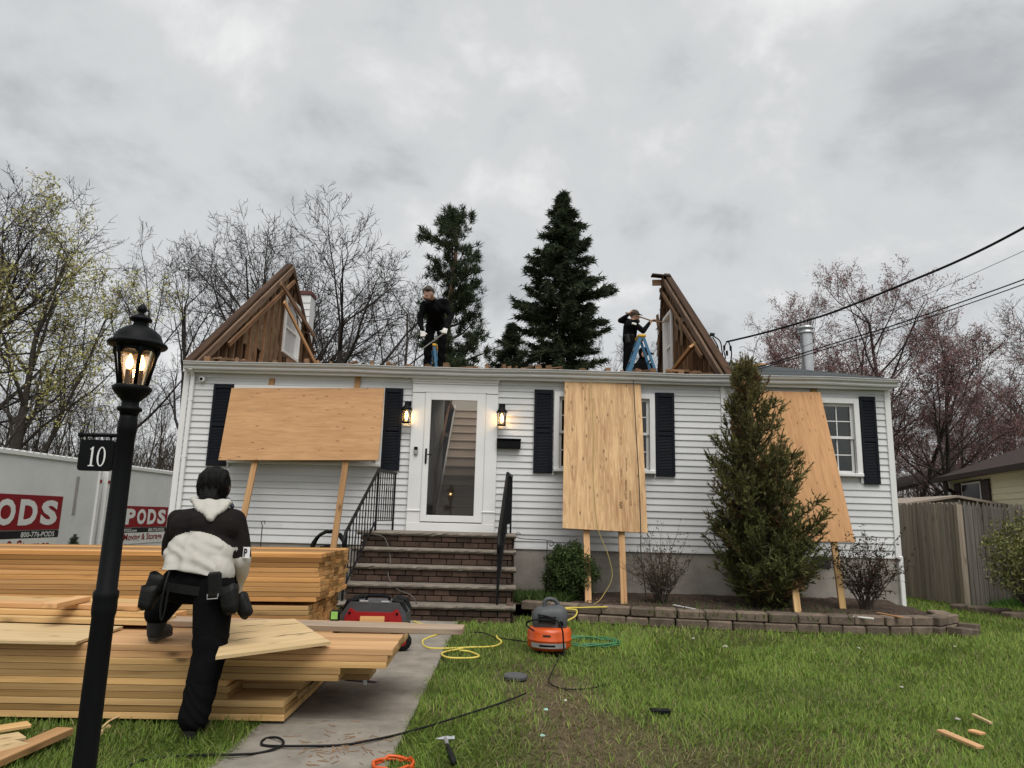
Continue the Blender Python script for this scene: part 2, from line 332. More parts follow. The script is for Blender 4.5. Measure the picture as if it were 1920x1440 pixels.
MT = dict(
    siding=plain('siding_white', (0.65, 0.655, 0.655), 0.5, 0.12, 0.9, 0.06, 8, rand=0.06),
    trim=plain('trim_white', (0.74, 0.74, 0.725), 0.45, 0.06, 3.0),
    gutter=plain('gutter_white', (0.56, 0.56, 0.545), 0.4, 0.12, 2.5),
    black_shutter=plain('shutter_black', (0.009, 0.011, 0.016), 0.6, 0.2, 5, spec=0.15),
    foundation=plain('foundation_parge', (0.32, 0.292, 0.255), 0.95, 0.5, 1.7, 0.5, 14, spec=0.1),
    iron=plain('wrought_iron_black', (0.007, 0.007, 0.008), 0.5, 0.2, 20, spec=0.2),
    black=plain('black_paint', (0.0042, 0.0046, 0.0054), 0.55, 0.3, 14, 0.1, 90, spec=0.12),
    rubber=plain('black_rubber', (0.008, 0.008, 0.008), 0.65, 0.2, 10, spec=0.2),
    concrete=plain('concrete_walk', (0.255, 0.228, 0.192), 0.95, 0.35, 5.0, 0.4, 110, spec=0.1),
    stone=plain('tread_stone', (0.20, 0.170, 0.138), 0.92, 0.4, 9, 0.9, 22, rand=0.12),
    brick=plain('step_brick', (0.088, 0.055, 0.040), 0.9, 0.45, 7, 0.5, 60, rand=0.45),
    mortar=plain('mortar', (0.060, 0.052, 0.046), 0.95, 0.2, 12, 0.4, 60),
    block=plain('wall_block', (0.17, 0.130, 0.098), 0.95, 0.45, 9, 0.9, 30, rand=0.35),
    mulch=plain('mulch', (0.062, 0.042, 0.030), 0.95, 0.6, 22, 1.0, 45),
    lumber=wood('lumber_fir', (0.36, 0.220, 0.090), (0.63, 0.425, 0.200), 0.65, 26, 0.8, 0.95, 1.9, 0.5),
    lumber_red=wood('lumber_fir_red', (0.37, 0.200, 0.088), (0.60, 0.362, 0.178), 0.65, 26, 0.8, 0.95, 2.2, 0.34),
    lumber_dark=wood('lumber_orange', (0.33, 0.168, 0.060), (0.61, 0.350, 0.138), 0.65, 26, 0.8, 0.95, 2.0, 0.55),
    ply_tan=wood('plywood_tan', (0.37, 0.200, 0.088), (0.52, 0.295, 0.140), 0.65, 30, 3.0, 0.95, 5.0, 0.04, bump=0.2),
    ply_tan_v=wood('plywood_tan_upright', (0.37, 0.192, 0.080), (0.53, 0.290, 0.132), 0.65, 30, 2.4, 0.95, 5.0, 0.04, bump=0.2),
    ply_grain=wood('plywood_grain', (0.30, 0.160, 0.070), (0.60, 0.395, 0.205), 0.65, 18, 1.5, 0.95, 4.2, 0.04, bump=0.25, dist=1.8),
    ply_pale=wood('plywood_pale', (0.42, 0.290, 0.145), (0.58, 0.43, 0.235), 0.65, 24, 2.0, 0.9, 4.0, 0.05, bump=0.1),
    weathered=wood('weathered_board', (0.22, 0.165, 0.115), (0.46, 0.36, 0.27), 0.85, 26, 0.7, 0.6, 1.2, 0.1, tint2=(0.50, 0.29, 0.15)),
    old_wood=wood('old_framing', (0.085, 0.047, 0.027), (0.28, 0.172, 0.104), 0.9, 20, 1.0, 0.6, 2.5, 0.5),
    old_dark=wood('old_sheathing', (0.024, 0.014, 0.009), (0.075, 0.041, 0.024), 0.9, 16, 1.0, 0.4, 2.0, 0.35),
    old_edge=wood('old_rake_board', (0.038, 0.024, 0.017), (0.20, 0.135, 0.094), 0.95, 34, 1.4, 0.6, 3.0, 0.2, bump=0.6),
    fence_dark=wood('fence_dark_grey', (0.070, 0.064, 0.058), (0.175, 0.160, 0.145), 0.95, 30, 1.0, 0.5, 2.0, 0.3),
    fence=wood('fence_grey', (0.160, 0.134, 0.108), (0.33, 0.285, 0.235), 0.95, 30, 1.0, 0.5, 2.0, 0.22),
    shingle=plain('roof_shingle_grey', (0.095, 0.103, 0.106), 0.95, 0.35, 14, 0.08, 30, spec=0.1, rand=0.25),
    shingle_dark=plain('roof_shingle_dark', (0.055, 0.043, 0.040), 0.95, 0.35, 12, 0.08, 30, spec=0.1),
    steel=plain('galvanised_steel', (0.52, 0.53, 0.54), 0.35, 0.12, 6, metal=0.75),
    pane=glass('window_glass', (0.75, 0.78, 0.78), 1.6),
    door_glass=glass('storm_door_glass', (0.86, 0.86, 0.85), 0.8),
    lamp_glass=glass('lamp_glass', (0.93, 0.86, 0.76), 0.9, 0.10, (0.65, 0.5, 0.38)),
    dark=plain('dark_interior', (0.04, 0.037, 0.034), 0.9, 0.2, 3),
    skin=plain('skin', (0.42, 0.245, 0.175), 0.55, 0.1, 8),
    glove=plain('glove_white', (0.62, 0.60, 0.56), 0.8, 0.15, 20),
    hair=plain('hair_black', (0.004, 0.0036, 0.0036), 0.55, 0.5, 60, 0.8, 120, spec=0.15),
    cloth_black=plain('cloth_black', (0.0048, 0.0048, 0.0054), 0.95, 0.3, 10, 0.35, 26, spec=0.08),
    hood_black=plain('hoodie_charcoal', (0.013, 0.0110, 0.0105), 0.95, 0.2, 10, 0.3, 30, spec=0.08),
    hood_cream=plain('hoodie_cream', (0.42, 0.405, 0.365), 0.95, 0.1, 8, 0.3, 30),
    leather=plain('tool_belt_leather', (0.008, 0.008, 0.008), 0.55, 0.3, 14, 0.3, 60, spec=0.2),
    boot=plain('boot_dark', (0.022, 0.020, 0.019), 0.7, 0.3, 14),
    boot_tan=plain('boot_tan', (0.13, 0.085, 0.05), 0.75, 0.3, 14),
    cap=plain('cap_brown', (0.055, 0.043, 0.034), 0.85, 0.2, 18),
    ladder_blue=plain('ladder_blue', (0.045, 0.145, 0.25), 0.5, 0.12, 8),
    yellow=plain('plastic_yellow', (0.62, 0.36, 0.03), 0.5, 0.12, 8),
    orange=plain('tank_orange', (0.60, 0.085, 0.010), 0.32, 0.12, 5, spec=0.5),
    grey_plastic=plain('plastic_grey', (0.075, 0.078, 0.082), 0.5, 0.15, 12, 0.1, 200),
    red=plain('case_red', (0.36, 0.012, 0.016), 0.42, 0.12, 6, spec=0.5),
    silver=plain('label_silver', (0.35, 0.35, 0.35), 0.4, 0.2, 20, metal=0.4),
    crumb=plain('plaster_dirty', (0.46, 0.44, 0.39), 0.8, 0.3, 30),
    white=plain('white_paint', (0.74, 0.74, 0.72), 0.55, 0.06, 2),
    pod=plain('container_white', (0.72, 0.725, 0.715), 0.5, 0.14, 0.9),
    pod_red=plain('container_red', (0.25, 0.010, 0.016), 0.5, 0.12, 3),
    pod_black=plain('container_black', (0.014, 0.014, 0.015), 0.5, 0.1, 3),
    hose_yellow=plain('cord_yellow', (0.62, 0.50, 0.10), 0.5, 0.1, 6),
    hose_green=plain('hose_green', (0.045, 0.17, 0.075), 0.45, 0.12, 6),
    cream_siding=plain('neighbour_siding', (0.78, 0.74, 0.50), 0.6, 0.06, 1.5),
    brown_trim=plain('brown_trim', (0.035, 0.022, 0.017), 0.6, 0.2, 4),
    shed_tan=plain('shed_tan', (0.30, 0.25, 0.20), 0.7, 0.12, 3),
    stair=plain('stair_tread', (0.40, 0.32, 0.25), 0.7, 0.12, 3),
    plaster=plain('hall_plaster', (0.42, 0.38, 0.33), 0.9, 0.12, 2),
    insul=plain('insulation_paper', (0.20, 0.135, 0.075), 0.9, 0.6, 5, 0.9, 14),
    plastic_sheet=glass('plastic_sheet', (0.8, 0.8, 0.8), 0.9, 0.35, (0.45, 0.45, 0.44)),
    soil=plain('bare_soil', (0.085, 0.062, 0.042), 0.95, 0.5, 9, 0.8, 50),
    bark=plain('bark_grey', (0.060, 0.050, 0.042), 0.95, 0.4, 7),
    bark_dark=plain('bark_dark', (0.040, 0.033, 0.029), 0.95, 0.4, 7),
    twig=plain('twigs_brown', (0.075, 0.060, 0.048), 0.95, 0.3, 3),
    twig_red=plain('twigs_reddish', (0.105, 0.070, 0.064), 0.95, 0.3, 3),
    twig_dark=plain('twigs_dark', (0.045, 0.036, 0.032), 0.95, 0.3, 3),
    leaf=tinted('leaves', 0.65, 0.25),
    grass=tinted('grass_blades', 0.7, 0.3),
)
# ------------------------------------------------------------------ ground
WALL_Y = 11.2
def lawn_material():
    t = NT('lawn_ground'); co = t.coords(False)
    a = t.noise(co, 1.3, 5); b = t.noise(co, 14, 5, 0.7)
    col = t.mix(t.ramp(a, [(0.42, (0, 0, 0)), (0.66, (1, 1, 1))]), (0.085, 0.100, 0.030), (0.13, 0.11, 0.055))
    col = t.mix(t.ramp(b, [(0.3, (0, 0, 0)), (0.7, (1, 1, 1))]), (0.045, 0.05, 0.02), col)
    sx = t.n('ShaderNodeSeparateXYZ'); t.l(co, sx.inputs[0])
    def mth(op, a_, b_, c_=None):
        q = t.n('ShaderNodeMath', operation=op)
        for i_, v_ in enumerate((a_, b_, c_)):
            if v_ is None: continue
            if hasattr(v_, 'links'): t.l(v_, q.inputs[i_])
            else: q.inputs[i_].default_value = v_
        return q.outputs[0]
    u = mth('DIVIDE', mth('ADD', mth('MULTIPLY_ADD', sx.outputs[1], .10, -.92), sx.outputs[0]), .38)     # trodden strip from the compressor to the street
    gss = mth('POWER', 2.718, mth('MULTIPLY', mth('MULTIPLY', u, u), -1.0)); fade = t.n('ShaderNodeMapRange'); t.l(sx.outputs[1], fade.inputs[0]); fade.inputs[1].default_value = 7.3; fade.inputs[2].default_value = 6.1
    mud = mth('MULTIPLY', mth('MULTIPLY', gss, fade.outputs[0]), mth('MULTIPLY_ADD', b, 1.4, .3)); 
    mc = t.n('ShaderNodeClamp'); t.l(mud, mc.inputs[0])
    col = t.mix(mc.outputs[0], col, (0.105, 0.078, 0.050))
    t.bump(b, 0.6, 0.03); return t.done(col, 0.95, 0.1)
MT['lawn'] = lawn_material()
def hgt(x, y):            # gentle relief of the ground
    k = max(0.0, min(1.0, (y - 24) / 30)); far = k * k * (0.8 * (1 if x < 0 else 0.5) * 2.4)
    return far
g = MB(); nx, ny = 60, 60
gx = [-420 * (abs(u) ** 2.6) * (1 if u < 0 else -1) * -1 for u in np.linspace(-1, 1, nx)]
gx = [420 * np.sign(u) * abs(u) ** 2.6 for u in np.linspace(-1, 1, nx)]
gy = [-30 + 900 * u ** 2.4 for u in np.linspace(0, 1, ny)]
g.add([(x, y, hgt(x, y)) for y in gy for x in gx], [(j * nx + i, j * nx + i + 1, (j + 1) * nx + i + 1, (j + 1) * nx + i) for j in range(ny - 1) for i in range(nx - 1)])
tag(put('lawn', g, MT['lawn'], smooth=True), 'green spring lawn in front of the white house', kind='structure')

# walkway slabs with joints
walk = tag(put('walkway', MB().box((-1.02, 5.6, 0.004), (0.84, 6.9, 0.02)), MT['soil']), 'concrete front walk from the steps past the lumber', kind='structure')
ys = [2.3, 3.36, 4.68, 6.05, 7.4, 9.0]
for a, b in zip(ys, ys[1:]):
    put('slab', MB().box((-1.02, (a + b) / 2, 0.016), (0.88, b - a - 0.012, 0.034), ch=0.006), MT['concrete'], walk)

# planting bed and its block edging
EDGE = [(0.20, 9.72), (1.0, 9.46), (2.2, 9.20), (3.5, 9.06), (4.6, 9.04), (5.3, 9.16), (5.62, 9.42), (5.72, 9.85)]
def edge_y(x):
    for (x0, y0), (x1, y1) in zip(EDGE, EDGE[1:]):
        if x0 <= x <= x1: return y0 + (y1 - y0) * (x - x0) / (x1 - x0)
    return EDGE[0][1] if x < EDGE[0][0] else EDGE[-1][1]
b = MB(); BX = np.linspace(0.1, 5.75, 60); BN = 26
for x in BX:
    y0 = edge_y(min(x, 5.7)) + 0.10
    for j in range(BN):
        y = y0 + (11.24 - y0) * j / (BN - 1)
        z = 0.165 + 0.05 * (y - y0) / 2 + 0.022 * mnoise.noise((x * 3.1, y * 3.1, 0)) + 0.02 * mnoise.noise((x * 13, y * 13, 4))
        b.v.append((x, y, z))
for i in range(len(BX) - 1):
    for j in range(BN - 1):
        a = i * BN + j; b.f.append((a, a + BN, a + BN + 1, a + 1)); b.mi.append(0)
tag(put('planting_bed', b, MT['mulch'], smooth=True), 'dark mulch planting bed along the foundation', kind='structure')
def bed_z(x, y): return 0.165 + 0.05 * max(0, (y - edge_y(x) - 0.1)) / 2

gw = thing('garden_wall', (2.9, 9.2, 0), 'low two-course edging of weathered brown concrete blocks around the planting bed', 'garden wall')
def along(pts, s):
    for (x0, y0), (x1, y1) in zip(pts, pts[1:]):
        L = math.hypot(x1 - x0, y1 - y0)
        if s <= L: return x0 + (x1 - x0) * s / L, y0 + (y1 - y0) * s / L, math.atan2(y1 - y0, x1 - x0)
        s -= L
    return None
for course, z in ((0, 0.055), (1, 0.168)):
    s = 0.02 if course else 0.16
    while True:
        L = U(0.26, 0.38); q = along(EDGE, s + L / 2)
        if q is None: break
        x, y, a = q
        pass
        mb = MB().box((0, 0, 0), (L - 0.012, U(.19, .22), 0.108 + U(-.006, .006)), ch=0.014)
        put('block', mb, MT['block'], gw, MW((x + 0.04 * 0, y + U(-.012, .012) - 0.02 * (1 - course), z), RZ(a + U(-.03, .03)) @ Matrix.Rotation(U(-.025, .025), 3, 'X')))
        s += L
for (x, y, z, a) in ((5.60, 9.08, 0.05, 0.5), (5.85, 9.35, 0.07, 0.9)):
    put('block', MB().box((0, 0, 0), (0.36, 0.21, 0.11), ch=0.016), MT['block'], gw, MW((x, y, z), RZ(a) @ Matrix.Rotation(0.1, 3, 'Y')))

# ------------------------------------------------------------------ the house
house = thing('house', (0.4, WALL_Y, 0), 'white single-storey house with its roof torn off and black shutters', 'house')
X0, XS, X1 = -5.25, 3.34, 6.05
ZB, ZT = 0.835, 3.47
WIN = dict(a=(-4.40, -2.04, 2.02, 3.25), b=(0.70, 2.26, 2.02, 3.27), c=(3.84, 5.51, 2.06, 3.28))
DOOR = (-1.58, -0.22, 1.0, 3.49)
OPEN = [DOOR] + list(WIN.values())
def spans(x0, x1, z):
    segs = [(x0, x1)]
    for (a, b_, c, d) in OPEN:
        if c - 0.06 < z < d - 0.03:
            out = []
            for (p, q) in segs:
                if b_ <= p or a >= q: out.append((p, q))
                else:
                    if a > p: out.append((p, a))
                    if b_ < q: out.append((b_, q))
            segs = out
    return segs
# foundation
put('foundation', MB().box(((X0 + X1) / 2 + .03, 15.5, 0.42), (X1 - X0 - .10, 8.6, 0.84)), MT['foundation'], house)
# backing wall with openings
wb = MB(); zs = sorted({ZB, ZT} | {z for o in OPEN for z in (max(o[2], ZB), min(o[3], ZT))})
for za_, zb_ in zip(zs, zs[1:]):
    segs = [(X0 + .02, X1 - .02)]
    for (a, b_, c, d) in OPEN:
        if c <= za_ + 1e-4 and d >= zb_ - 1e-4:
            out = []
            for p, q in segs:
                if b_ <= p or a >= q: out.append((p, q))
                else:
                    if a > p: out.append((p, a))
                    if b_ < q: out.append((b_, q))
            segs = out
    for p, q in segs: wb.box(((p + q) / 2, WALL_Y + .075, (za_ + zb_) / 2), (q - p, .11, zb_ - za_))
fw_ = put('front_wall', wb, MT['siding'], house)
E_ = 0.1016
prof = [(0.003, 0.0), (-0.021, 0.0), (-0.0215, 0.005), (-0.003, E_ + .012), (0.003, E_ + .012)]
cache = {}
nrow = int((ZT - ZB) / E_) + 1
for i in range(nrow):
    z = ZB + i * E_
    top = min(z + E_ + .012, ZT + .02)
    for sec in ((X0 + .09, XS - .0), (XS + .07, X1 - .09)):
        pieces = []
        for p, q in spans(sec[0], sec[1], z + E_ / 2):
            if q - p > 2.6 and i // 2 % 3 == 1: sp_x = p + (q - p) * (.35 + .3 * ((i // 2 * 7) % 5) / 5); pieces += [(p, sp_x), (sp_x, q)]
            else: pieces.append((p, q))
        for p, q in pieces:
            key = (round(q - p, 3), round(top - z, 3))
            if key not in cache:
                pr = [(y, min(zz_, top - z)) for y, zz_ in prof]
                cache[key] = MB().extrude(pr, -(q - p) / 2, (q - p) / 2).mesh('siding_board', MT['siding'])
            link('siding_board', cache[key], fw_, MW(((p + q) / 2, WALL_Y + U(-.001, .001), z), Matrix.Rotation(U(-.0006, .0006), 3, 'Y')))
# side and rear walls, plain siding joined (edge-on or hidden from the street)
for nm, xs in (('side_wall', X0 - .0), ('side_wall', X1 - .0)):
    sw = MB(); sgn = -1 if xs < 0 else 1
    sw.box((xs - sgn * .06, 15.55, (ZB + ZT) / 2), (.10, 8.5, ZT - ZB))
    for i in range(nrow):
        z = ZB + i * E_
        sw.add([(xs + sgn * y0, yy, zz_) for yy in (11.3, 19.75) for y0, zz_ in ((.021, z), (.003, min(z + E_ + .012, ZT)), (-.004, z), )], [(0, 1, 4, 3), (0, 3, 5, 2), (0, 2, 1), (3, 4, 5)])
    put(nm, sw, MT['siding'], house)
put('rear_wall', MB().box(((X0 + X1) / 2, 19.75, (ZB + ZT) / 2), (X1 - X0 - .14, .1, ZT - ZB)), MT['siding'], house)
# corner boards, seam post
for x in (X0 + .045, X1 - .045):
    put('corner_board', MB().box((x, WALL_Y - .012, (ZB + ZT) / 2 + .005), (.092, .05, ZT - ZB + .03), ch=.004), MT['trim'], house)
put('seam_post', MB().box((XS + .035, WALL_Y - .016, (ZB + ZT) / 2), (.068, .045, ZT - ZB), ch=.004), MT['trim'], house)
# fascia, soffit, gutter
put('fascia', MB().box(((X0 + X1) / 2, WALL_Y - .125, 3.515), (X1 - X0 - .04, .024, .16)), MT['trim'], house)
put('soffit', MB().box(((X0 + X1) / 2, WALL_Y - .055, 3.452), (X1 - X0 - .06, .16, .014)), MT['trim'], house)
gp = [(-.0, 0), (-.055, 0), (-.066, .02), (-.066, .045), (-.10, .075), (-.105, .108), (-.118, .108), (-.118, .118), (-.098, .118), (-.094, .08), (-.058, .05), (-.058, .012), (-.004, .012), (-.004, .118), (0, .118)]
for a, b_, sl in ((X0 + .06, XS + .06, -.004), (XS + .064, X1 + .05, -.006)):
    n = 14; gm = MB(); xs = np.linspace(a, b_, n)
    for i, x in enumerate(xs):
        sag = .012 * math.sin(x * 1.7) + .006 * math.sin(x * 4.1)
        gm.v += [(x, WALL_Y - .14 + y, 3.475 + z + sag * .6) for y, z in gp]
    k = len(gp)
    for i in range(n - 1):
        for j in range(k):
            p = i * k + j; q = i * k + (j + 1) % k; gm.f.append((p, p + k, q + k, q)); gm.mi.append(0)
    gm.f += [tuple(range(k)), tuple(range(n * k - 1, (n - 1) * k - 1, -1))]; gm.mi += [0, 0]
    put('gutter', gm, MT['gutter'], house)
# downspouts
def downspout(x, z0=0.18):
    m = MB().box((x, WALL_Y - .055, (3.40 + z0) / 2), (.062, .05, 3.40 - z0), ch=.008)
    m.beam((x, WALL_Y - .055, 3.395), (x, WALL_Y - .19, 3.485), .06, .05, ch=.006)
    m.beam((x, WALL_Y - .055, z0 + .01), (x, WALL_Y - .20, z0 - .07), .06, .05, ch=.006)
    for z in (1.1, 2.1, 3.0): m.box((x, WALL_Y - .05, z), (.072, .064, .03))
    put('downspout', m, MT['trim'], house)
downspout(X0 + .155)
put('downspout', MB().box((X1 - .02, WALL_Y - .02, 0.47), (.07, .055, .78), ch=.008), MT['trim'], house)

# door surround and storm door
ds = MB()
for x in (-1.47, -0.315): ds.box((x, WALL_Y - .03, 2.10), (.21, .075, 2.20), ch=.006); ds.box((x, WALL_Y - .036, 1.36), (.215, .09, .018), ch=.003)
ds.box((-0.895, WALL_Y - .03, 3.28), (1.365, .075, .14), ch=.006)
for i in range(4): ds.box((-0.895, WALL_Y - .035 - .012 * i * .5, 3.367 + i * .033), (1.36 + .02 * i, .09 + .012 * i, .031), ch=.004)
ds.box((-0.895, WALL_Y - .028, 1.10), (1.365, .085, .16), ch=.006)
put('door_surround', ds, MT['trim'], house)
dr = MB(); dx0, dx1, dz0, dz1 = -1.362, -0.412, 1.195, 3.205
yy = WALL_Y - .052
dr.box((dx0 + .045, yy, (dz0 + dz1) / 2), (.09, .04, dz1 - dz0), ch=.004); dr.box((dx1 - .065, yy, (dz0 + dz1) / 2), (.13, .04, dz1 - dz0), ch=.004)
dr.box(((dx0 + dx1) / 2 - .02, yy, dz1 - .055), (dx1 - dx0 - .22, .04, .11), ch=.004); dr.box(((dx0 + dx1) / 2 - .02, yy, dz0 + .05), (dx1 - dx0 - .22, .04, .10), ch=.004)
door = put('storm_door', dr, MT['trim'], house)
put('frame', MB().box((dx0 - .006, yy + .008, 2.2), (.02, .05, 2.04)).box((dx1 + .006, yy + .008, 2.2), (.02, .05, 2.04)).box(((dx0 + dx1) / 2, yy + .008, dz1 + .012), (.99, .05, .02)), MT['gutter'], door)
put('pane', MB().box(((dx0 + dx1) / 2 - .02, yy + .004, (dz0 + dz1) / 2), (dx1 - dx0 - .21, .006, dz1 - dz0 - .2)), MT['door_glass'], door)
put('handle', MB().box((dx0 + .045, yy - .025, 2.2), (.03, .014, .24), ch=.005).tube([(dx0 + .045, yy - .03, 2.22), (dx0 + .045, yy - .07, 2.22), (dx0 + .12, yy - .075, 2.222), (dx0 + .125, yy - .06, 2.222)], .009, 8), MT['iron'], door)

# hall and stairs behind the door
st = put('hall', MB().box((-0.29, 13.6, 2.3), (.05, 4.6, 2.6)).box((-2.25, 12.3, 2.3), (.05, 2.1, 2.6)).box((-1.75, 13.35, 2.3), (.95, .05, 2.6)).box((-.78, 15.72, 3.4), (1.1, .05, 1.8)), MT['plaster'], house)
put('hall_floor', MB().box((-1.2, 12.2, 1.06), (2.0, 2.0, .06)), MT['stair'], house)
stairs = put('staircase', MB().beam((-1.24, 12.2, 1.03), (-1.24, 15.62, 3.60), .03, .28).beam((-0.33, 12.2, 1.03), (-0.33, 15.62, 3.60), .02, .28), MT['plaster'], house)
for i in range(13):
    put('stair_tread', MB().box((-.785, 12.25 + .262 * i + .12, 1.09 + .192 * (i + 1) - .015), (.88, .30, .03), ch=.006), MT['stair'], stairs)
    put('riser', MB().box((-.785, 12.25 + .262 * i, 1.09 + .192 * i + .08), (.875, .016, .165)), MT['stair'], stairs)
put('stair_handrail', MB().tube([(-1.27, 12.2, 2.0), (-1.27, 14.6, 3.76)], .028, 8).tube([(-1.27, 12.3, 1.0), (-1.27, 12.3, 2.07)], .03, 8), wood('rail_brown', (.10, .045, .02), (.2, .1, .05)), house)
pm = MB(); n = 10
for i in range(n):
    for j in range(8): pm.v.append((-1.30 - .42 * j / 7 + .03 * math.sin(i * 1.3 + j), 11.9 + .3 * j / 7 + .06 * math.sin(j * 2.1 + i * .3), 1.2 + 2.1 * i / (n - 1)))
for i in range(n - 1):
    for j in range(7): a = i * 8 + j; pm.f.append((a, a + 1, a + 9, a + 8)); pm.mi.append(0)
tag(put('plastic_sheet', pm, MT['plastic_sheet'], smooth=True), 'dusty clear plastic sheet hung inside the hall behind the glass door', 'plastic sheet')

# attic floor with the stairwell left open
af = MB(); hx0, hx1, hy0, hy1 = -1.24, -0.32, 12.75, 15.65; zt = 3.60
af.box(((X0 + hx0) / 2 + .06, 15.5, zt - .02), (hx0 - X0 - .12, 8.4, .04)); af.box(((hx1 + X1) / 2 - .06, 15.5, zt - .02), (X1 - hx1 - .12, 8.4, .04))
af.box(((hx0 + hx1) / 2, (11.3 + hy0) / 2, zt - .02), (hx1 - hx0, hy0 - 11.3, .04)); af.box(((hx0 + hx1) / 2, (hy1 + 19.7) / 2, zt - .02), (hx1 - hx0, 19.7 - hy1, .04))
put('attic_floor', af, MT['old_wood'], house)
# cut rafter feet along the eave
pl = put('wall_plate', MB().box(((X0 + XS) / 2, 11.22, 3.585), (XS - X0 - .2, .14, .045)), MT['old_wood'], house)
x = X0 + .35
while x < XS - .2:
    h = U(.02, .11); w_ = U(.015, .05)
    m = MB().prism([(-w_, -.09), (w_, -.09), (w_ * .8, .09), (-w_, .09)], -.02, h)
    m.v = [(p[0], p[1], p[2] * (1 if p[1] < 0 else U(.3, 1.0))) if p[2] > 0 else p for p in m.v]
    put('rafter_foot', m, MT['old_wood'], pl, MW((x, 11.2, 3.6), RZ(U(-.6, .6)) @ Matrix.Rotation(U(-.3, .3), 3, 'Y')))
    x += .16 + U(-.09, .14)
for (xa, ya, xb, yb, z) in ((0.6, 11.6, 3.0, 11.7, 3.66), (-0.4, 11.9, 1.3, 11.8, 3.7), (1.6, 12.2, 3.2, 12.1, 3.72)):
    board('plate_remnant', (xa, ya, z), (xb, yb, z + .02), .09, .06, MT['old_wood'], pl)

for i in range(34):
    x = U(-4.6, 3.1); y = U(11.3, 11.9); a = U(-.5, .5); L = U(.1, .7)
    board('plate_remnant', (x, y, 3.63 + U(0, .05)), (x + L * math.cos(a), y + L * math.sin(a) * .4, 3.64 + U(0, .10)), U(.03, .09), U(.015, .05), MT['old_wood'] if i % 4 else MT['old_edge'], pl)
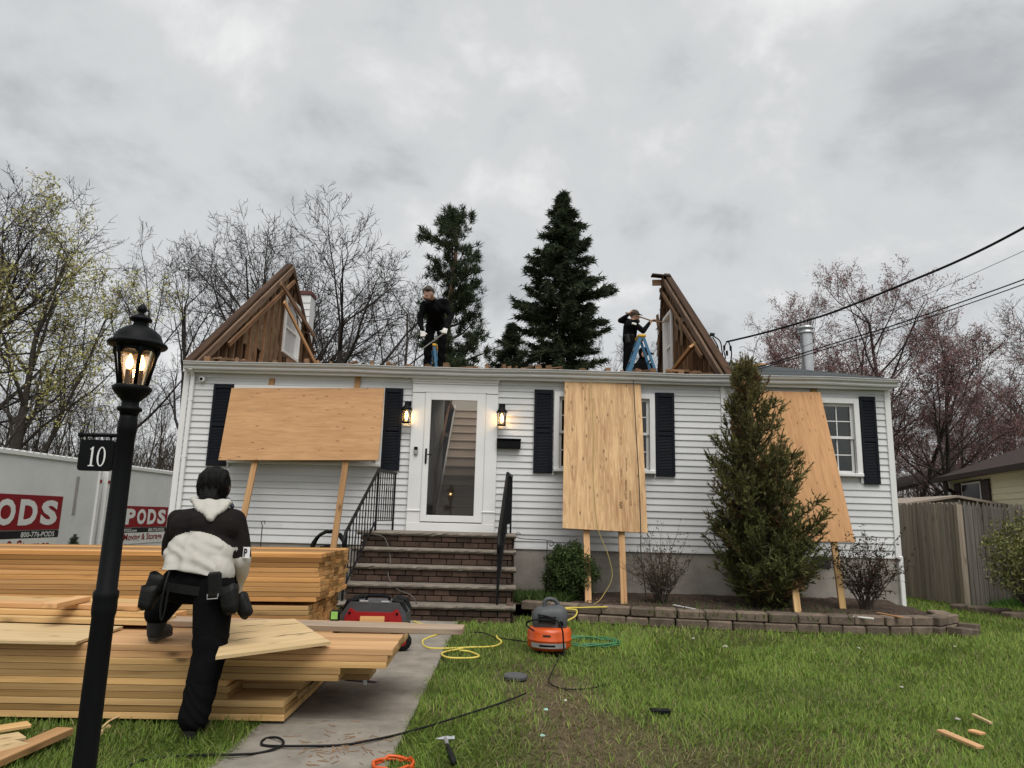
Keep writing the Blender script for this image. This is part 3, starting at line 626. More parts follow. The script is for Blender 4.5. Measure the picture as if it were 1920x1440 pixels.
# gable ends
RIDGE = (15.45, 6.78); EAVE_Z = 3.60; EAVE_Y = 11.12
def slope_z(y): return EAVE_Z + (RIDGE[1] - EAVE_Z) * (1 - abs(y - RIDGE[0]) / (RIDGE[0] - EAVE_Y))
def gable(X, s, win, ycut=None):
    """s=+1: room side faces +X"""
    wy0, wy1, wz0, wz1 = win
    out = X - s * .07
    m = MB()
    def quad_strip(ya, yb, lo, hi):
        for xx, fl in ((out, False), (out - s * .02, True)):
            v = [(xx, ya, lo(ya)), (xx, yb, lo(yb)), (xx, yb, hi(yb)), (xx, ya, hi(ya))]; m.add(v, [(0, 1, 2, 3) if fl == (s > 0) else (3, 2, 1, 0)])
    lo = lambda y: EAVE_Z - .02
    hi = lambda y: slope_z(y) - .02
    eps = 1e-3
    quad_strip(EAVE_Y + .05, wy0, lo, hi)
    cuts = sorted({wy0, wy1, min(max(RIDGE[0], wy0), wy1)})
    for a, b_ in zip(cuts, cuts[1:]):
        quad_strip(a, b_, lo, lambda y: wz0); quad_strip(a, b_, lambda y: wz1, hi)
    if wy1 < RIDGE[0]: quad_strip(wy1, RIDGE[0], lo, hi)
    if ycut is None: quad_strip(max(wy1, RIDGE[0]), 2 * RIDGE[0] - EAVE_Y - .05, lo, hi)
    else:
        zc_ = lambda y: EAVE_Z + (RIDGE[1] - EAVE_Z) * max(0, (ycut - y) / (ycut - RIDGE[0])); quad_strip(max(wy1, RIDGE[0]), ycut, lo, lambda y: min(slope_z(y), zc_(y)) - .02)
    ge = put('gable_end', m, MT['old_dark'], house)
    # horizontal sheathing joints read through studs: individual studs
    y = EAVE_Y + .42; 
    while y < (2 * RIDGE[0] - EAVE_Y - .3 if ycut is None else ycut - .12):
        zt_ = slope_z(y) - .06
        if ycut is not None and y > RIDGE[0]: zt_ = EAVE_Z + (RIDGE[1] - EAVE_Z) * (ycut - y) / (ycut - RIDGE[0]) * .9
        if wy0 - .03 < y < wy1 + .03:
            if wz0 - .08 > EAVE_Z: board('stud', (X, y, EAVE_Z), (X, y, wz0 - .05), .09, .036, MT['old_wood'], ge, up=(0, 1, 0))
            if zt_ > wz1 + .15: board('stud', (X, y, wz1 + .05), (X, y, zt_), .09, .036, MT['old_wood'], ge, up=(0, 1, 0))
        else:
            board('stud', (X + U(-.01, .01), y, EAVE_Z), (X, y + U(-.02, .02), zt_), .09, .036, MT['old_wood'], ge, up=(0, 1, 0))
        y += .36 + U(-.03, .03)
    for yj in (wy0 - .05, wy1 + .05): board('stud', (X + s * .01, yj, EAVE_Z), (X + s * .01, yj, min(slope_z(yj) - .05, wz1 + .5)), .09, .045, MT['old_wood'], ge, up=(0, 1, 0))
    # rafters, near and far, doubled
    r = Vector((0, RIDGE[0] - EAVE_Y, RIDGE[1] - EAVE_Z)).normalized(); nrm = Vector((0, -r.z, r.y))
    A = Vector((X, EAVE_Y, EAVE_Z)); B = Vector((X, RIDGE[0], RIDGE[1])); C = Vector((X, 2 * RIDGE[0] - EAVE_Y, EAVE_Z))
    nf = Vector((0, r.z, r.y))
    if ycut is not None:
        C = Vector((X, ycut, EAVE_Z)); rr_ = (B - C).normalized(); nf = Vector((0, rr_.z, -rr_.y))
    for off, dn, w, h in ((.045, -.05, .05, .13), (.085, -.19, .04, .085)):
        o = Vector((s * off, 0, 0))
        sh = r * (1.2 if dn < -.1 else 0)
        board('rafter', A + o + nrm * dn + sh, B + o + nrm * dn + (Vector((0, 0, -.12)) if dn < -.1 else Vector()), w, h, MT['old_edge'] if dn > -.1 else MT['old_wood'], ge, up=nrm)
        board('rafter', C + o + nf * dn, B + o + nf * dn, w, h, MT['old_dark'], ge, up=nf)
    # remaining strip of roof outside the gable
    for P_, nn in ((A, nrm), (C, nf)):
        o = Vector((-s * .05, 0, 0)); e2 = -(B - P_).normalized() * .12
        board('roof_strip', P_ + o + nn * .04 + e2, B + o + nn * .04, .11, .03, MT['old_wood'], ge, up=nn)
        board('shingle_strip', P_ + o + nn * .064 + e2, B + o + nn * .064 + (B - P_).normalized() * .03, .13, .018, MT['old_dark'], ge, up=nn)
    # window
    yc, zc = (wy0 + wy1) / 2, (wz0 + wz1) / 2; W_, H_ = wy1 - wy0, wz1 - wz0; XI = X + s * .035
    f = MB()
    for yq in (wy0 + .03, wy1 - .03): f.box((XI, yq, zc), (.11, .07, H_), ch=.004)
    for zq in (wz0 + .03, wz1 - .03): f.box((XI, yc, zq), (.108, W_ - .08, .07), ch=.004)
    f.box((XI - s * .03, yc, zc), (.03, W_ - .1, .05))
    wo = put('gable_window', f, MT['trim'], ge)
    put('pane', MB().box((X - s * .02, yc, zc), (.008, W_ - .1, H_ - .1)), MT['gable_pane'], wo)
    return ge
MT['gable_pane'] = glass('gable_window_pane', (0.9, 0.9, 0.9), 1.0, 0.55, (0.75, 0.76, 0.77))
XL, XR = -5.10, 3.42
geL = gable(XL, 1, (15.12, 16.25, 4.72, 6.02))
geR = gable(XR, -1, (14.55, 15.35, 4.35, 5.75), 16.35)
# torn insulation paper between studs, left gable
for (y, z0, z1, w) in ((13.15, 4.4, 5.05, .3), (13.5, 4.1, 5.2, .28), (13.9, 4.5, 5.5, .3), (14.25, 4.1, 5.6, .3), (14.62, 4.4, 5.9, .28), (14.9, 4.0, 5.7, .22), (16.6, 4.6, 5.5, .3)):
    m = MB(); n = 8
    for i in range(n):
        for j in range(5): m.v.append((XL + .0 + .05 * mnoise.noise((y * 3, i * .8, j)), y + w * (j / 4 - .5) + .02 * U(-1, 1), z0 + (z1 - z0) * i / (n - 1) + .05 * U(-1, 1)))
    for i in range(n - 1):
        for j in range(4): a = i * 5 + j; m.f.append((a, a + 1, a + 6, a + 5)); m.mi.append(0)
    put('insulation', m, MT['insul'], geL, smooth=True)
for (y, z0, z1) in ((14.0, 4.9, 5.5), (13.6, 4.7, 5.3), (15.8, 5.0, 6.0)):
    m = MB(); n = 7
    for i in range(n):
        for j in range(3): m.v.append((XR - .1 + .06 * mnoise.noise((y * 3, i * .9, j)), y + .2 * (j / 2 - .5), z0 + (z1 - z0) * i / (n - 1)))
    for i in range(n - 1):
        for j in range(2): a = i * 3 + j; m.f.append((a, a + 1, a + 4, a + 3)); m.mi.append(0)
    put('insulation', m, MT['insul'], geR, smooth=True)
# braces and splintered pieces
board('brace', PX(533, 566, XL + .25), PX(592, 683, XL + .55), .09, .038, MT['lumber_red'], geL, up=(1, 0, 0))
board('collar_tie', (XL + .16, 14.4, 6.05), (XL + .2, 17.0, 5.55), .04, .10, MT['old_wood'], geL)
for i in range(9):
    y = U(14.6, 17.2); z = 6.0 - .3 * (y - 14.6) + U(-.12, .1)
    board('splinter', (XL + U(.1, .3), y, z), (XL + U(.1, .35), y + U(.1, .5), z + U(-.35, .05)), .025, .012, MT['old_edge'], geL)
put('loose_insulation', MB().lathe([(0.02, -.2), (.16, -.14), (.2, 0), (.14, .13), (.02, .2)], 10, (XL + .2, 13.9, 3.95)), MT['insul'], geL)
board('brace', PX(1262, 694, XR - .35), PX(1300, 646, XR - .12), .24, .045, MT['lumber_red'], geR, up=(0, -.7, .7))
board('ridge_stub', (PY(1223, 517, 15.36).x, 15.36, 6.60), (XR + .1, 15.36, 6.62), .05, .13, MT['old_wood'], geR)
put('torn_shingle', MB().box((XR - .12, 15.3, 6.74), (.42, .2, .03), Matrix.Rotation(.08, 3, 'Y')), MT['shingle_dark'], geR)
sx_ = PY(1223, 517, 15.36).x; board('splinter', (sx_ + .22, 15.36, 6.56), (sx_ + .16, 15.34, 6.20), .045, .02, MT['old_dark'], geR)
for i in range(10):
    y = U(14.9, 15.9); z = 6.1 - .5 * (y - 14.9) + U(-.3, .2)
    board('splinter', (XR - U(.04, .08), y, z), (XR - U(.06, .14), y + U(.02, .2), z + U(-.3, .0)), .03, .012, MT['old_edge'], geR)
for i in range(26):   # rubble lying along the plate inside the gables
    X_ = XL + U(.1, .9) if i < 16 else XR - U(.1, 1.0)
    y = U(11.25, 11.7)
    board('rubble_piece', (X_, y, 3.64 + U(0, .06)), (X_ + U(-.25, .25), y + U(-.1, .2), 3.66 + U(0, .10)), U(.04, .14), U(.02, .05), MT['old_wood'] if i % 3 else MT['insul'], geL if i < 16 else geR)

# rear chimney chase with a brick-red cap
ch = put('chimney', MB().box((-6.12, 20.2, 3.77), (.34, .5, 7.54)), MT['siding'], house)
for i in range(8): put('siding_board', MB().extrude([(.0, 0), (-.02, 0), (0, .2)], -.18, .18), MT['siding'], ch, MW((-6.12, 19.95, 5.9 + .2 * i)))
put('cap', MB().box((-6.12, 20.2, 7.60), (.40, .56, .14), ch=.02), plain('cap_red', (.11, .045, .04)), ch)

# shallow hip roof over the side wing, shingled course by course
hz, hy, hxr = 4.86, 15.5, 4.55
e0, e1 = Vector((XR + .16, 11.02, 3.60)), Vector((6.10, 11.02, 3.60)); r0, r1 = Vector((XR + .16, hy, hz)), Vector((hxr, hy, hz))
f1 = Vector((6.10, 19.9, 3.60)); f0 = Vector((XR + .16, 19.9, 3.60))
wr = put('wing_roof', MB().add([e0, e1, r1, r0, f1, f0], [(0, 1, 2, 3), (1, 4, 2), (4, 5, 3, 2)]), MT['shingle'], house)
for i in range(26):
    t0, t1 = i / 26, (i + 1) / 26
    a = e0.lerp(r0, t0); b_ = e1.lerp(r1, t0); c = e1.lerp(r1, t1); d = e0.lerp(r0, t1); up = Vector((0, -.001, .008))
    put('shingle_course', MB().add([a + up, b_ + up, c + Vector((0, 0, .005)), d + Vector((0, 0, .005)), a, b_], [(0, 1, 2, 3), (4, 5, 1, 0)]), MT['shingle'], wr)
fp = PY(1515, 690, 13.6)
flue = put('metal_flue', MB().lathe([(.110, 0), (.110, .9)], 20, (fp.x, 13.6, fp.z - .28), caps=False), MT['steel'], house, smooth=True)
fz = PY(1513, 612, 13.6).z
put('flue_cap', MB().lathe([(.125, -.16), (.14, -.15), (.14, -.12), (.115, -.11), (.115, -.07), (.142, -.06), (.142, -.03), (.11, .0), (.02, .01)], 20, (fp.x, 13.6, fz)), MT['steel'], flue, smooth=True)
put('flue_cap', MB().lathe([(.1105, .6), (.1105, .9), (.108, fz - fp.z + .28 - .15)], 20, (fp.x, 13.6, fp.z - .28), caps=False), MT['steel'], flue, smooth=True)
# flattened debris on the wing roof
for i in range(5): board('roof_scrap', (3.75 + .12 * i, 11.6 + .3 * i, 3.85 + .08 * i), (4.1 + .16 * i, 11.7 + .3 * i, 3.9 + .08 * i), .1, .02, MT['lumber_red'] if i % 2 else MT['old_wood'], wr)

# windows: casing, two sashes, muntins, panes
def window(x0, x1, z0, z1, units=1, mun=True):
    y = WALL_Y
    c = MB(); cw = .065
    for x in (x0 + cw / 2 - .01, x1 - cw / 2 + .01): c.box((x, y - .028, (z0 + z1) / 2), (cw + .02, .075, z1 - z0 + .02), ch=.005)
    c.box(((x0 + x1) / 2, y - .03, z1 - .03), (x1 - x0 - 2 * cw + .02, .07, .08), ch=.005)
    c.box(((x0 + x1) / 2, y - .045, z0 + .02), (x1 - x0 + .03, .11, .05), ch=.006)
    w = put('window', c, MT['trim'], house)
    ux = np.linspace(x0 + cw, x1 - cw, units + 1)
    for a, b_ in zip(ux, ux[1:]):
        zm = (z0 + z1) / 2
        for (lo, hi, yo) in ((zm - .02, z1 - .07, .015), (z0 + .045, zm + .02, .04)):
            f = MB(); t = .042
            for x in (a + t / 2, b_ - t / 2): f.box((x, y + yo, (lo + hi) / 2), (t, .03, hi - lo))
            for z in (lo + t / 2, hi - t / 2): f.box(((a + b_) / 2, y + yo, z), (b_ - a - 2 * t, .028, t))
            if mun:
                for k in (1, 2): f.box((a + (b_ - a) * k / 3, y + yo, (lo + hi) / 2), (.016, .016, hi - lo - 2 * t))
                f.box(((a + b_) / 2, y + yo, (lo + hi) / 2), (b_ - a - 2 * t, .014, .016))
            put('sash', f, MT['trim'], w)
            put('pane', MB().box(((a + b_) / 2, y + yo + .006, (lo + hi) / 2), (b_ - a - 2 * t, .004, hi - lo - 2 * t)), MT['pane'], w)
    return w
window(*WIN['a'], units=3); window(*WIN['b'], units=2); window(*WIN['c'], units=2)
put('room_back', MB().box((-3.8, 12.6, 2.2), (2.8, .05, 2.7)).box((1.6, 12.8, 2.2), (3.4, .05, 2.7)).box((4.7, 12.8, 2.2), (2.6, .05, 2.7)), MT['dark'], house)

# shutters: stiles, rails, louvres
def shutter(x0, x1, z0, z1):
    y = WALL_Y - .04; f = MB(); t = .042
    for x in (x0 + t / 2, x1 - t / 2): f.box((x, y, (z0 + z1) / 2), (t, .036, z1 - z0), ch=.004)
    for z, h in ((z0 + .05, .10), ((z0 + z1) / 2, .06), (z1 - .035, .07)): f.box(((x0 + x1) / 2, y, z), (x1 - x0 - 2 * t, .034, h), ch=.004)
    f.box(((x0 + x1) / 2, y + .015, (z0 + z1) / 2), (x1 - x0 - .02, .006, z1 - z0 - .02))
    s_ = put('shutter', f, MT['black_shutter'], house)
    lv = MB(); z = z0 + .12
    while z < z1 - .09:
        if abs(z - (z0 + z1) / 2) > .045: lv.box(((x0 + x1) / 2, y - .002, z), (x1 - x0 - 2 * t, .006, .026), Matrix.Rotation(math.radians(-35), 3, 'X'))
        z += .0235
    tag(put('louvres', lv, MT['black_shutter'], s_), kind='stuff')
for a in ((-4.75, -4.44, 1.965, 3.265), (-2.02, -1.73, 1.965, 3.27), (.365, .665, 1.985, 3.31), (2.29, 2.59, 1.985, 3.31), (3.50, 3.79, 1.95, 3.33), (5.55, 5.80, 1.945, 3.335)): shutter(*a)
put('foundation_vent', MB().box((4.83, 11.19, .735), (.26, .03, .15)), MT['dark'], house)
put('starter_strip', MB().box(((X0 + X1) / 2, WALL_Y - .008, ZB - .006), (X1 - X0 - .16, .03, .018)), MT['trim'], house)

# ------------------------------------------------------------------ entry steps
steps = thing('entry_steps', (-.95, 10.1, 0), 'brown brick entry steps with rough stone treads below the glass door', 'steps')
SX0, SX1, RISE, RUN, SY = -2.08, 0.09, 0.211, 0.268, 9.06
core = MB()
for i in range(5):
    y0 = SY + RUN * i + .06
    core.box(((SX0 + SX1) / 2, (y0 + 11.18) / 2, RISE * (i + .5) - .03), (SX1 - SX0 - .10, 11.18 - y0, RISE - .004))
put('core', core, MT['mortar'], steps)
for i in range(5):
    y0 = SY + RUN * i; z1 = RISE * (i + 1)
    dep = RUN + .05 if i < 4 else 11.16 - y0 + .03
    m = MB(); n = 40; L = SX1 - SX0 + .05
    # rock-faced front edge
    for k in range(n + 1):
        x = SX0 - .025 + L * k / n
        fz_ = [(0, -.055), (-.012 - .014 * mnoise.noise((x * 9, i, 1)), -.05), (-.03 - .016 * mnoise.noise((x * 11, i, 2)), -.028), (-.026 - .014 * mnoise.noise((x * 12, i, 3)), -.010), (-.01, 0)]
        m.v += [(x, y0 + .012 + a, z1 + b_) for a, b_ in fz_] + [(x, y0 + dep, z1), (x, y0 + dep, z1 - .055)]
    for k in range(n):
        for j in range(7): a = k * 7 + j; c = k * 7 + (j + 1) % 7; m.f.append((a, a + 7, c + 7, c)); m.mi.append(0)
    m.f += [tuple(range(7)), tuple(range((n + 1) * 7 - 1, n * 7 - 1, -1))]; m.mi += [0, 0]
    put('tread', m, MT['stone'], steps)
bm_ = [MB().box((0, 0, 0), (.196, .09, .066), ch=.006).mesh('brick', MT['brick']), MB().box((0, 0, 0), (.095, .09, .066), ch=.006).mesh('brick', MT['brick']), MB().box((0, 0, 0), (.09, .196, .066), ch=.006).mesh('brick', MT['brick'])]
for i in range(5):
    y0 = SY + RUN * i
    for c in range(2):
        z = RISE * i + .036 + .077 * c + (.004 if i else .0)
        x = SX0 + .03
        if c: link('brick', bm_[1], steps, MW((x + .048, y0 + .068, z))); x += .104
        while x < SX1 - .20:
            link('brick', bm_[0], steps, MW((x + .098, y0 + .068 + U(-.004, .004), z + U(-.002, .002)), RZ(U(-.012, .012)))); x += .205
        w = SX1 - .03 - x
        if w > .06: put('brick', MB().box((0, 0, 0), (w - .008, .09, .066), ch=.006), MT['brick'], steps, MW((x + w / 2, y0 + .068, z)))
# cheek walls: bricks on the side facing the planting bed
for side in (SX1 - .045,):
    for r_ in range(13):
        z = .04 + .0785 * r_
        y = max(SY + .12, SY + RUN * int(z / RISE + .02) + .12) + (.1 if r_ % 2 else 0)
        while y < 11.0:
            link('brick', bm_[2], steps, MW((side + U(-.003, .003), y + .1, z))); y += .206

# ------------------------------------------------------------------ iron handrails
def railing(x, label, xc=None):
    xc = x if xc is None else xc
    t = thing('handrail', (x, 10.0, 0), label, 'handrail', 'iron handrails of the entry steps')
    yA, zA = SY + .16, RISE; yB, zB = SY + 4 * RUN + .14, RISE * 5; yC = 11.05
    hA, hB = .86, .86
    xb_ = x + (xc - x) * (yB - yA) / (yC - yA)
    A, B, C = Vector((x, yA, zA + hA)), Vector((xb_, yB, zB + hB)), Vector((xc, yC, zB + hB))
    tr = MB().tube(bez([A + Vector((0, -.10, -.22)), A + Vector((0, -.13, -.12)), A + Vector((0, -.03, .0))], 4) + [A, B, C], .022, 8)
    put('top_rail', tr, MT['iron'], t, smooth=True)
    low = Vector((0, 0, -.72))
    put('bottom_rail', MB().beam(A + low, B + low, .025, .012).beam(B + low, C + low, .025, .012), MT['iron'], t)
    for p in (A, B, C - Vector((0, .02, 0))): board('post', p, (p.x, p.y, p.z - (.86 if p is not A else .86)), .028, .028, MT['iron'], t)
    n = 9
    for i in range(1, n + 1):
        p = A.lerp(B, i / (n + 1)); board('baluster', p, p + low, .014, .014, MT['iron'], t)
        if i in (3, 6): put('scroll', MB().tube([p + Vector((0, .018 * math.sin(k * 1.25), -.22 - .045 * k)) for k in range(8)], .009, 6), MT['iron'], t)
    for i in range(1, 8):
        p = B.lerp(C, i / 8); board('baluster', p, p + low, .014, .014, MT['iron'], t)
        if i == 4: put('scroll', MB().tube([p + Vector((0, .018 * math.sin(k * 1.25), -.2 - .05 * k)) for k in range(8)], .009, 6), MT['iron'], t)
    return t
railing(-2.05, 'black wrought-iron handrail on the lumber side of the entry steps', -1.76)
railing(-0.115, 'black wrought-iron handrail on the shrub side of the entry steps', .035)

# ------------------------------------------------------------------ things fixed to the front wall
def lantern(px, py, label):
    p = PY(px, py, WALL_Y - .12); t = thing('wall_lantern', (p.x, WALL_Y - .02, p.z - .15), label, 'lantern', 'lit wall lanterns either side of the door')
    c = Vector((p.x, WALL_Y - .14, p.z - .03))
    put('back_plate', MB().box((p.x, WALL_Y - .03, p.z + .05), (.10, .03, .20), ch=.008), MT['black'], t)
    put('arm', MB().tube(bez([(p.x, WALL_Y - .04, p.z + .07), (p.x, WALL_Y - .09, p.z + .13), (p.x, WALL_Y - .14, p.z + .12)], 5), .011, 8), MT['black'], t)
    put('roof', MB().lathe([(.085, -.0), (.09, .008), (.075, .03), (.055, .06), (.03, .085), (.022, .10), (.03, .115), (.012, .135)], 16, c + Vector((0, 0, .02))), MT['black'], t, smooth=True)
    cg = MB()
    for k in range(6):
        a = math.pi / 3 * k + .3; cg.beam(c + Vector((math.cos(a) * .07, math.sin(a) * .07, .02)), c + Vector((math.cos(a) * .06, math.sin(a) * .06, -.17)), .009, .009)
    put('cage', cg.lathe([(.066, -.185), (.068, -.17), (.05, -.165), (.05, -.185)], 12, c), MT['black'], t)
    put('pane', MB().lathe([(.062, .02), (.052, -.165)], 6, c, caps=False), MT['lamp_glass'], t)
    put('bulb', MB().lathe([(.008, -.13), (.02, -.10), (.024, -.06), (.014, -.02), (.008, 0)], 12, c), MT['bulb'], t, smooth=True)
    ld = bpy.data.lights.new('lantern_light', 'POINT'); ld.energy = 3.2; ld.color = (1, .72, .36); ld.shadow_soft_size = .035
    lo = link('lantern_light', ld, t, MW(c + Vector((0, 0, -.085))))
    return t
MT['bulb'] = emit('bulb_warm', (1.0, 0.60, 0.22), 22.0)
lantern(763, 768, 'lit black wall lantern between the door and the shutter')
lantern(941, 773, 'lit black wall lantern above the mailbox')
p = PY(954, 833, WALL_Y - .06); mbx = thing('mailbox', (p.x, WALL_Y, p.z - .08), 'flat black wall mailbox beside the door', 'mailbox')
put('body', MB().box((p.x, WALL_Y - .075, p.z - .005), (.37, .10, .13), ch=.01), MT['black'], mbx)
put('lid', MB().box((p.x, WALL_Y - .085, p.z + .068), (.385, .125, .018), Matrix.Rotation(-.12, 3, 'X'), ch=.006), MT['black'], mbx)
p = PY(780, 845, WALL_Y - .07); db = thing('doorbell', (p.x, WALL_Y, p.z - .06), 'small silver and black video doorbell on the white door casing', 'doorbell')
put('body', MB().box((p.x, WALL_Y - .085, p.z), (.062, .03, .128), ch=.006), MT['silver'], db); put('lens_panel', MB().box((p.x, WALL_Y - .102, p.z + .036), (.05, .006, .045)), MT['black'], db)
put('button', MB().lathe([(.014, 0), (.014, .006)], 12), MT['silver'], db, MW((p.x, WALL_Y - .1, p.z - .03), Matrix.Rotation(math.pi / 2, 3, 'X')))
p = PY(379, 711, WALL_Y - .06); scm = thing('security_camera', (p.x, WALL_Y, p.z), 'small round white security camera under the gutter', 'camera')
put('body', MB().lathe([(.05, 0), (.05, .05), (.042, .062), (.03, .064)], 16), MT['white'], scm, MW((p.x, WALL_Y - .02, p.z), Matrix.Rotation(math.pi / 2, 3, 'X')), smooth=True)
put('lens', MB().lathe([(.024, .06), (.024, .07)], 12), MT['black'], scm, MW((p.x - .005, WALL_Y - .02, p.z), Matrix.Rotation(math.pi / 2, 3, 'X')))
# ------------------------------------------------------------------ text
def text_mesh(txt, bold=0.0, shear=0.0):
    cu = bpy.data.curves.new('lettering', 'FONT'); cu.body = txt; cu.offset = bold; cu.fill_mode = 'BOTH'; cu.shear = shear
    cu.resolution_u = 3
    ob = bpy.data.objects.new('lettering_tmp', cu); COL.objects.link(ob)
    dg = bpy.context.evaluated_depsgraph_get(); me = bpy.data.meshes.new_from_object(ob.evaluated_get(dg))
    COL.objects.unlink(ob); bpy.data.objects.remove(ob); return me
def lettering(name, txt, org, right, up, w, h, mat, parent, bold=0.0, shear=0.0):
    """flat letters filling a w x h rectangle whose lower corner is org"""
    me = text_mesh(txt, bold, shear); n = len(me.vertices); co = np.zeros(n * 3, dtype=np.float32); me.vertices.foreach_get('co', co); co = co.reshape(-1, 3)
    lo, hi = co.min(0), co.max(0); d = np.where(hi - lo < 1e-6, 1, hi - lo)
    q = (co - lo) / d; R_ = Vector(right).normalized(); U_ = Vector(up).normalized(); N_ = R_.cross(U_)
    q = q[:, :1] * w * np.array(R_) + q[:, 1:2] * h * np.array(U_) + (co[:, 2:3]) * 0
    me.vertices.foreach_set('co', q.astype(np.float32).ravel()); me.materials.clear(); me.materials.append(mat); me.update()
    o = link(name, me, parent, MW(Vector(org) + N_ * .002)); return o

# ------------------------------------------------------------------ plywood window covers on props
def sheet_cover(label, TL, TR, BL, BR, studs, mat, smat, gname=None, upright=False):
    base = Vector(((BL.x + BR.x) / 2, (BL.y + BR.y) / 2, .1))
    t = thing('window_cover', base, label, 'plywood cover')
    xd = (TR - TL + BR - BL).normalized(); dn = ((BL - TL) + (BR - TR)); dn = (dn - xd * dn.dot(xd)).normalized(); nrm = xd.cross(dn).normalized()
    c = (TL + TR + BL + BR) / 4; W_ = ((TR - TL).length + (BR - BL).length) / 2; H_ = ((BL - TL).length + (BR - TR).length) / 2
    rot = Matrix((xd, nrm, -dn)).transposed() if not upright else Matrix((dn, nrm, xd)).transposed()
    sh = put('plywood_sheet', MB().box((0, 0, 0), (W_, .018, H_) if not upright else (H_, .018, W_), ch=.002), mat, t, MW(c, rot))
    for a, b_ in studs:
        off = nrm * (.034 if nrm.y > 0 else -.034)
        board('prop_stud', a + off, b_ + off, .088, .038, smat, t, up=nrm)
    return t, sh, c, xd, dn, nrm, W_, H_
Yt = WALL_Y - .10
def stud(pxa, Ya, pxb, Yb, zend):
    a = PY(*pxa, Ya); b_ = PY(*pxb, Yb); d = (b_ - a); k = (zend - a.z) / d.z; return a, a + d * k
covA = sheet_cover('wide orange-tan plywood sheet propped over the window beside the door on two studs',
    PY(435, 726, Yt), PY(726, 730, Yt), PY(409, 865, 10.80), PY(704, 861, 10.80),
    [stud((510, 708), WALL_Y - .035, (459, 950), 10.66, .03), stud((672, 700), WALL_Y - .035, (628, 1000), 10.56, .03)], MT['ply_tan'], MT['lumber_red'])
covB = sheet_cover('upright pale plywood sheet with strong grain propped on two stakes behind the round shrub',
    PY(1061, 715, Yt - .02), PY(1204, 720, Yt - .02), PY(1052, 989, 10.28), PY(1211, 1001, 10.28),
    [], MT['ply_grain'], MT['lumber_red'], upright=True)
for (xa, xb, bt) in ((1112, 1100, (1103, 1131)), (1172, 1168, (1170, 1133))):
    b_ = PZ(*bt, .17); a = PY(xb, 995, 10.33); d = (a - b_).normalized()
    board('prop_stud', b_, a + Vector((0, .33, .9)), .088, .038, MT['lumber_red'], covB[0], up=covB[5])
covC = sheet_cover('upright orange-tan plywood sheet leaning behind the tall columnar evergreen',
    PY(1399, 733, Yt - .02), PY(1546, 736, Yt - .02), PY(1436, 1013, 10.25), PY(1594, 1017, 10.25),
    [stud((1527, 727), WALL_Y - .05, (1566, 1020), 10.24, .20)], MT['ply_tan_v'], MT['lumber'], upright=True)
board('prop_stud', PZ(1496, 1150, .17), PY(1478, 1010, 10.30), .088, .038, MT['lumber'], covC[0], up=covC[5])
# printed grade stamp on the pale sheet, reading sideways
_, _, c, xd, dn, nrm, W_, H_ = covB
for txt, u, v, ln, hh in (('APA', .24, .86, .11, .05), ('RATED SHEATHING', .30, .80, .30, .028), ('32/16 CATEGORY', .35, .84, .24, .026), ('EXPOSURE 1', .24, .66, .14, .022), ('THICKNESS 0.451', .31, .62, .22, .02), ('PS 1-09', .25, .44, .12, .02)):
    org = c + xd * (u - .5 + .48) * W_ * .98 + dn * (v - .5) * H_ - nrm * .0
    side = -1 if nrm.y > 0 else 1
    lettering('stamp', txt, org + nrm * (.0108 * (-1 if nrm.y > 0 else 1)), -dn, -xd, ln, hh, MT['stamp'] if 'stamp' in MT else MT.setdefault('stamp', plain('stamp_ink', (.09, .055, .03), .8)), covB[0])

# ------------------------------------------------------------------ lumber
def pick(): return MT['lumber'] if rnd.random() < .6 else MT['lumber_red']
fs = thing('lumber_stack', (-1.4, 5.3, 0), 'long low stack of pale wide planks under the worker\'s raised boot', 'lumber stack')
ends = [-1.33, -1.33, -1.34, -1.68, -1.67, -1.69, -1.02, -1.01, -.74, -.73, -.70]
for k, xe in enumerate(ends):
    z = .069 + .0384 * k
    for j in range(4):
        y = 4.695 + .289 * j
        e_ = xe + U(-.006, .006) + (U(-.12, .05) if (k in (9, 10) and j) else 0)
        if k in (3, 4, 5) and j in (1, 2): e_ += .38 * j
        if k == 10 and j == 2: e_ = -1.2
        if k == 10 and j == 3: continue
        board('plank', (e_ - 4.87, y + U(-.004, .004), z), (e_, y + U(-.004, .004), z), .283, .0362, MT['lumber'] if k < 9 else MT['lumber_red'], fs, ch=.0014)
TOPZ = .069 + .0384 * 10 + .0185
for xs_ in (-1.9, -3.2, -4.6): board('sleeper', (xs_, 4.6, .025), (xs_, 5.65, .025), .09, .05, MT['lumber_dark'], fs)
bs = thing('lumber_stack', (-1.6, 6.5, 0), 'tall orange stack of planks and studs with squared ends beside the brick steps', 'lumber stack')
for k in range(14):
    z = .022 + .0384 * k
    for j in range(8):
        e_ = -1.60 + U(-.02, .012); board('stud', (e_ - 4.8, 6.03 + .146 * j, z), (e_, 6.03 + .146 * j, z), .140, .0358, MT['lumber'] if k > 11 and j == 0 else MT['lumber_dark'], bs, ch=.0022)
for k in range(10):
    z = .022 + .0384 * 14 + .030 + .0384 * k
    for j in range(6):
        e_ = -1.53 + U(-.02, .012) + (.03 if k == 9 and j > 0 else 0); board('plank', (e_ - 4.87, 6.05 + .196 * j + U(-.004, .004), z), (e_, 6.05 + .196 * j + U(-.004, .004), z), .190, .0360, MT['lumber_dark'], bs, ch=.0022)
bs.rotation_euler = (0, -.012, .03); bs.location.y += .02; fs.rotation_euler = (0, -.004, .02)
BACKZ = .022 + .0384 * 25 + .022 + .02
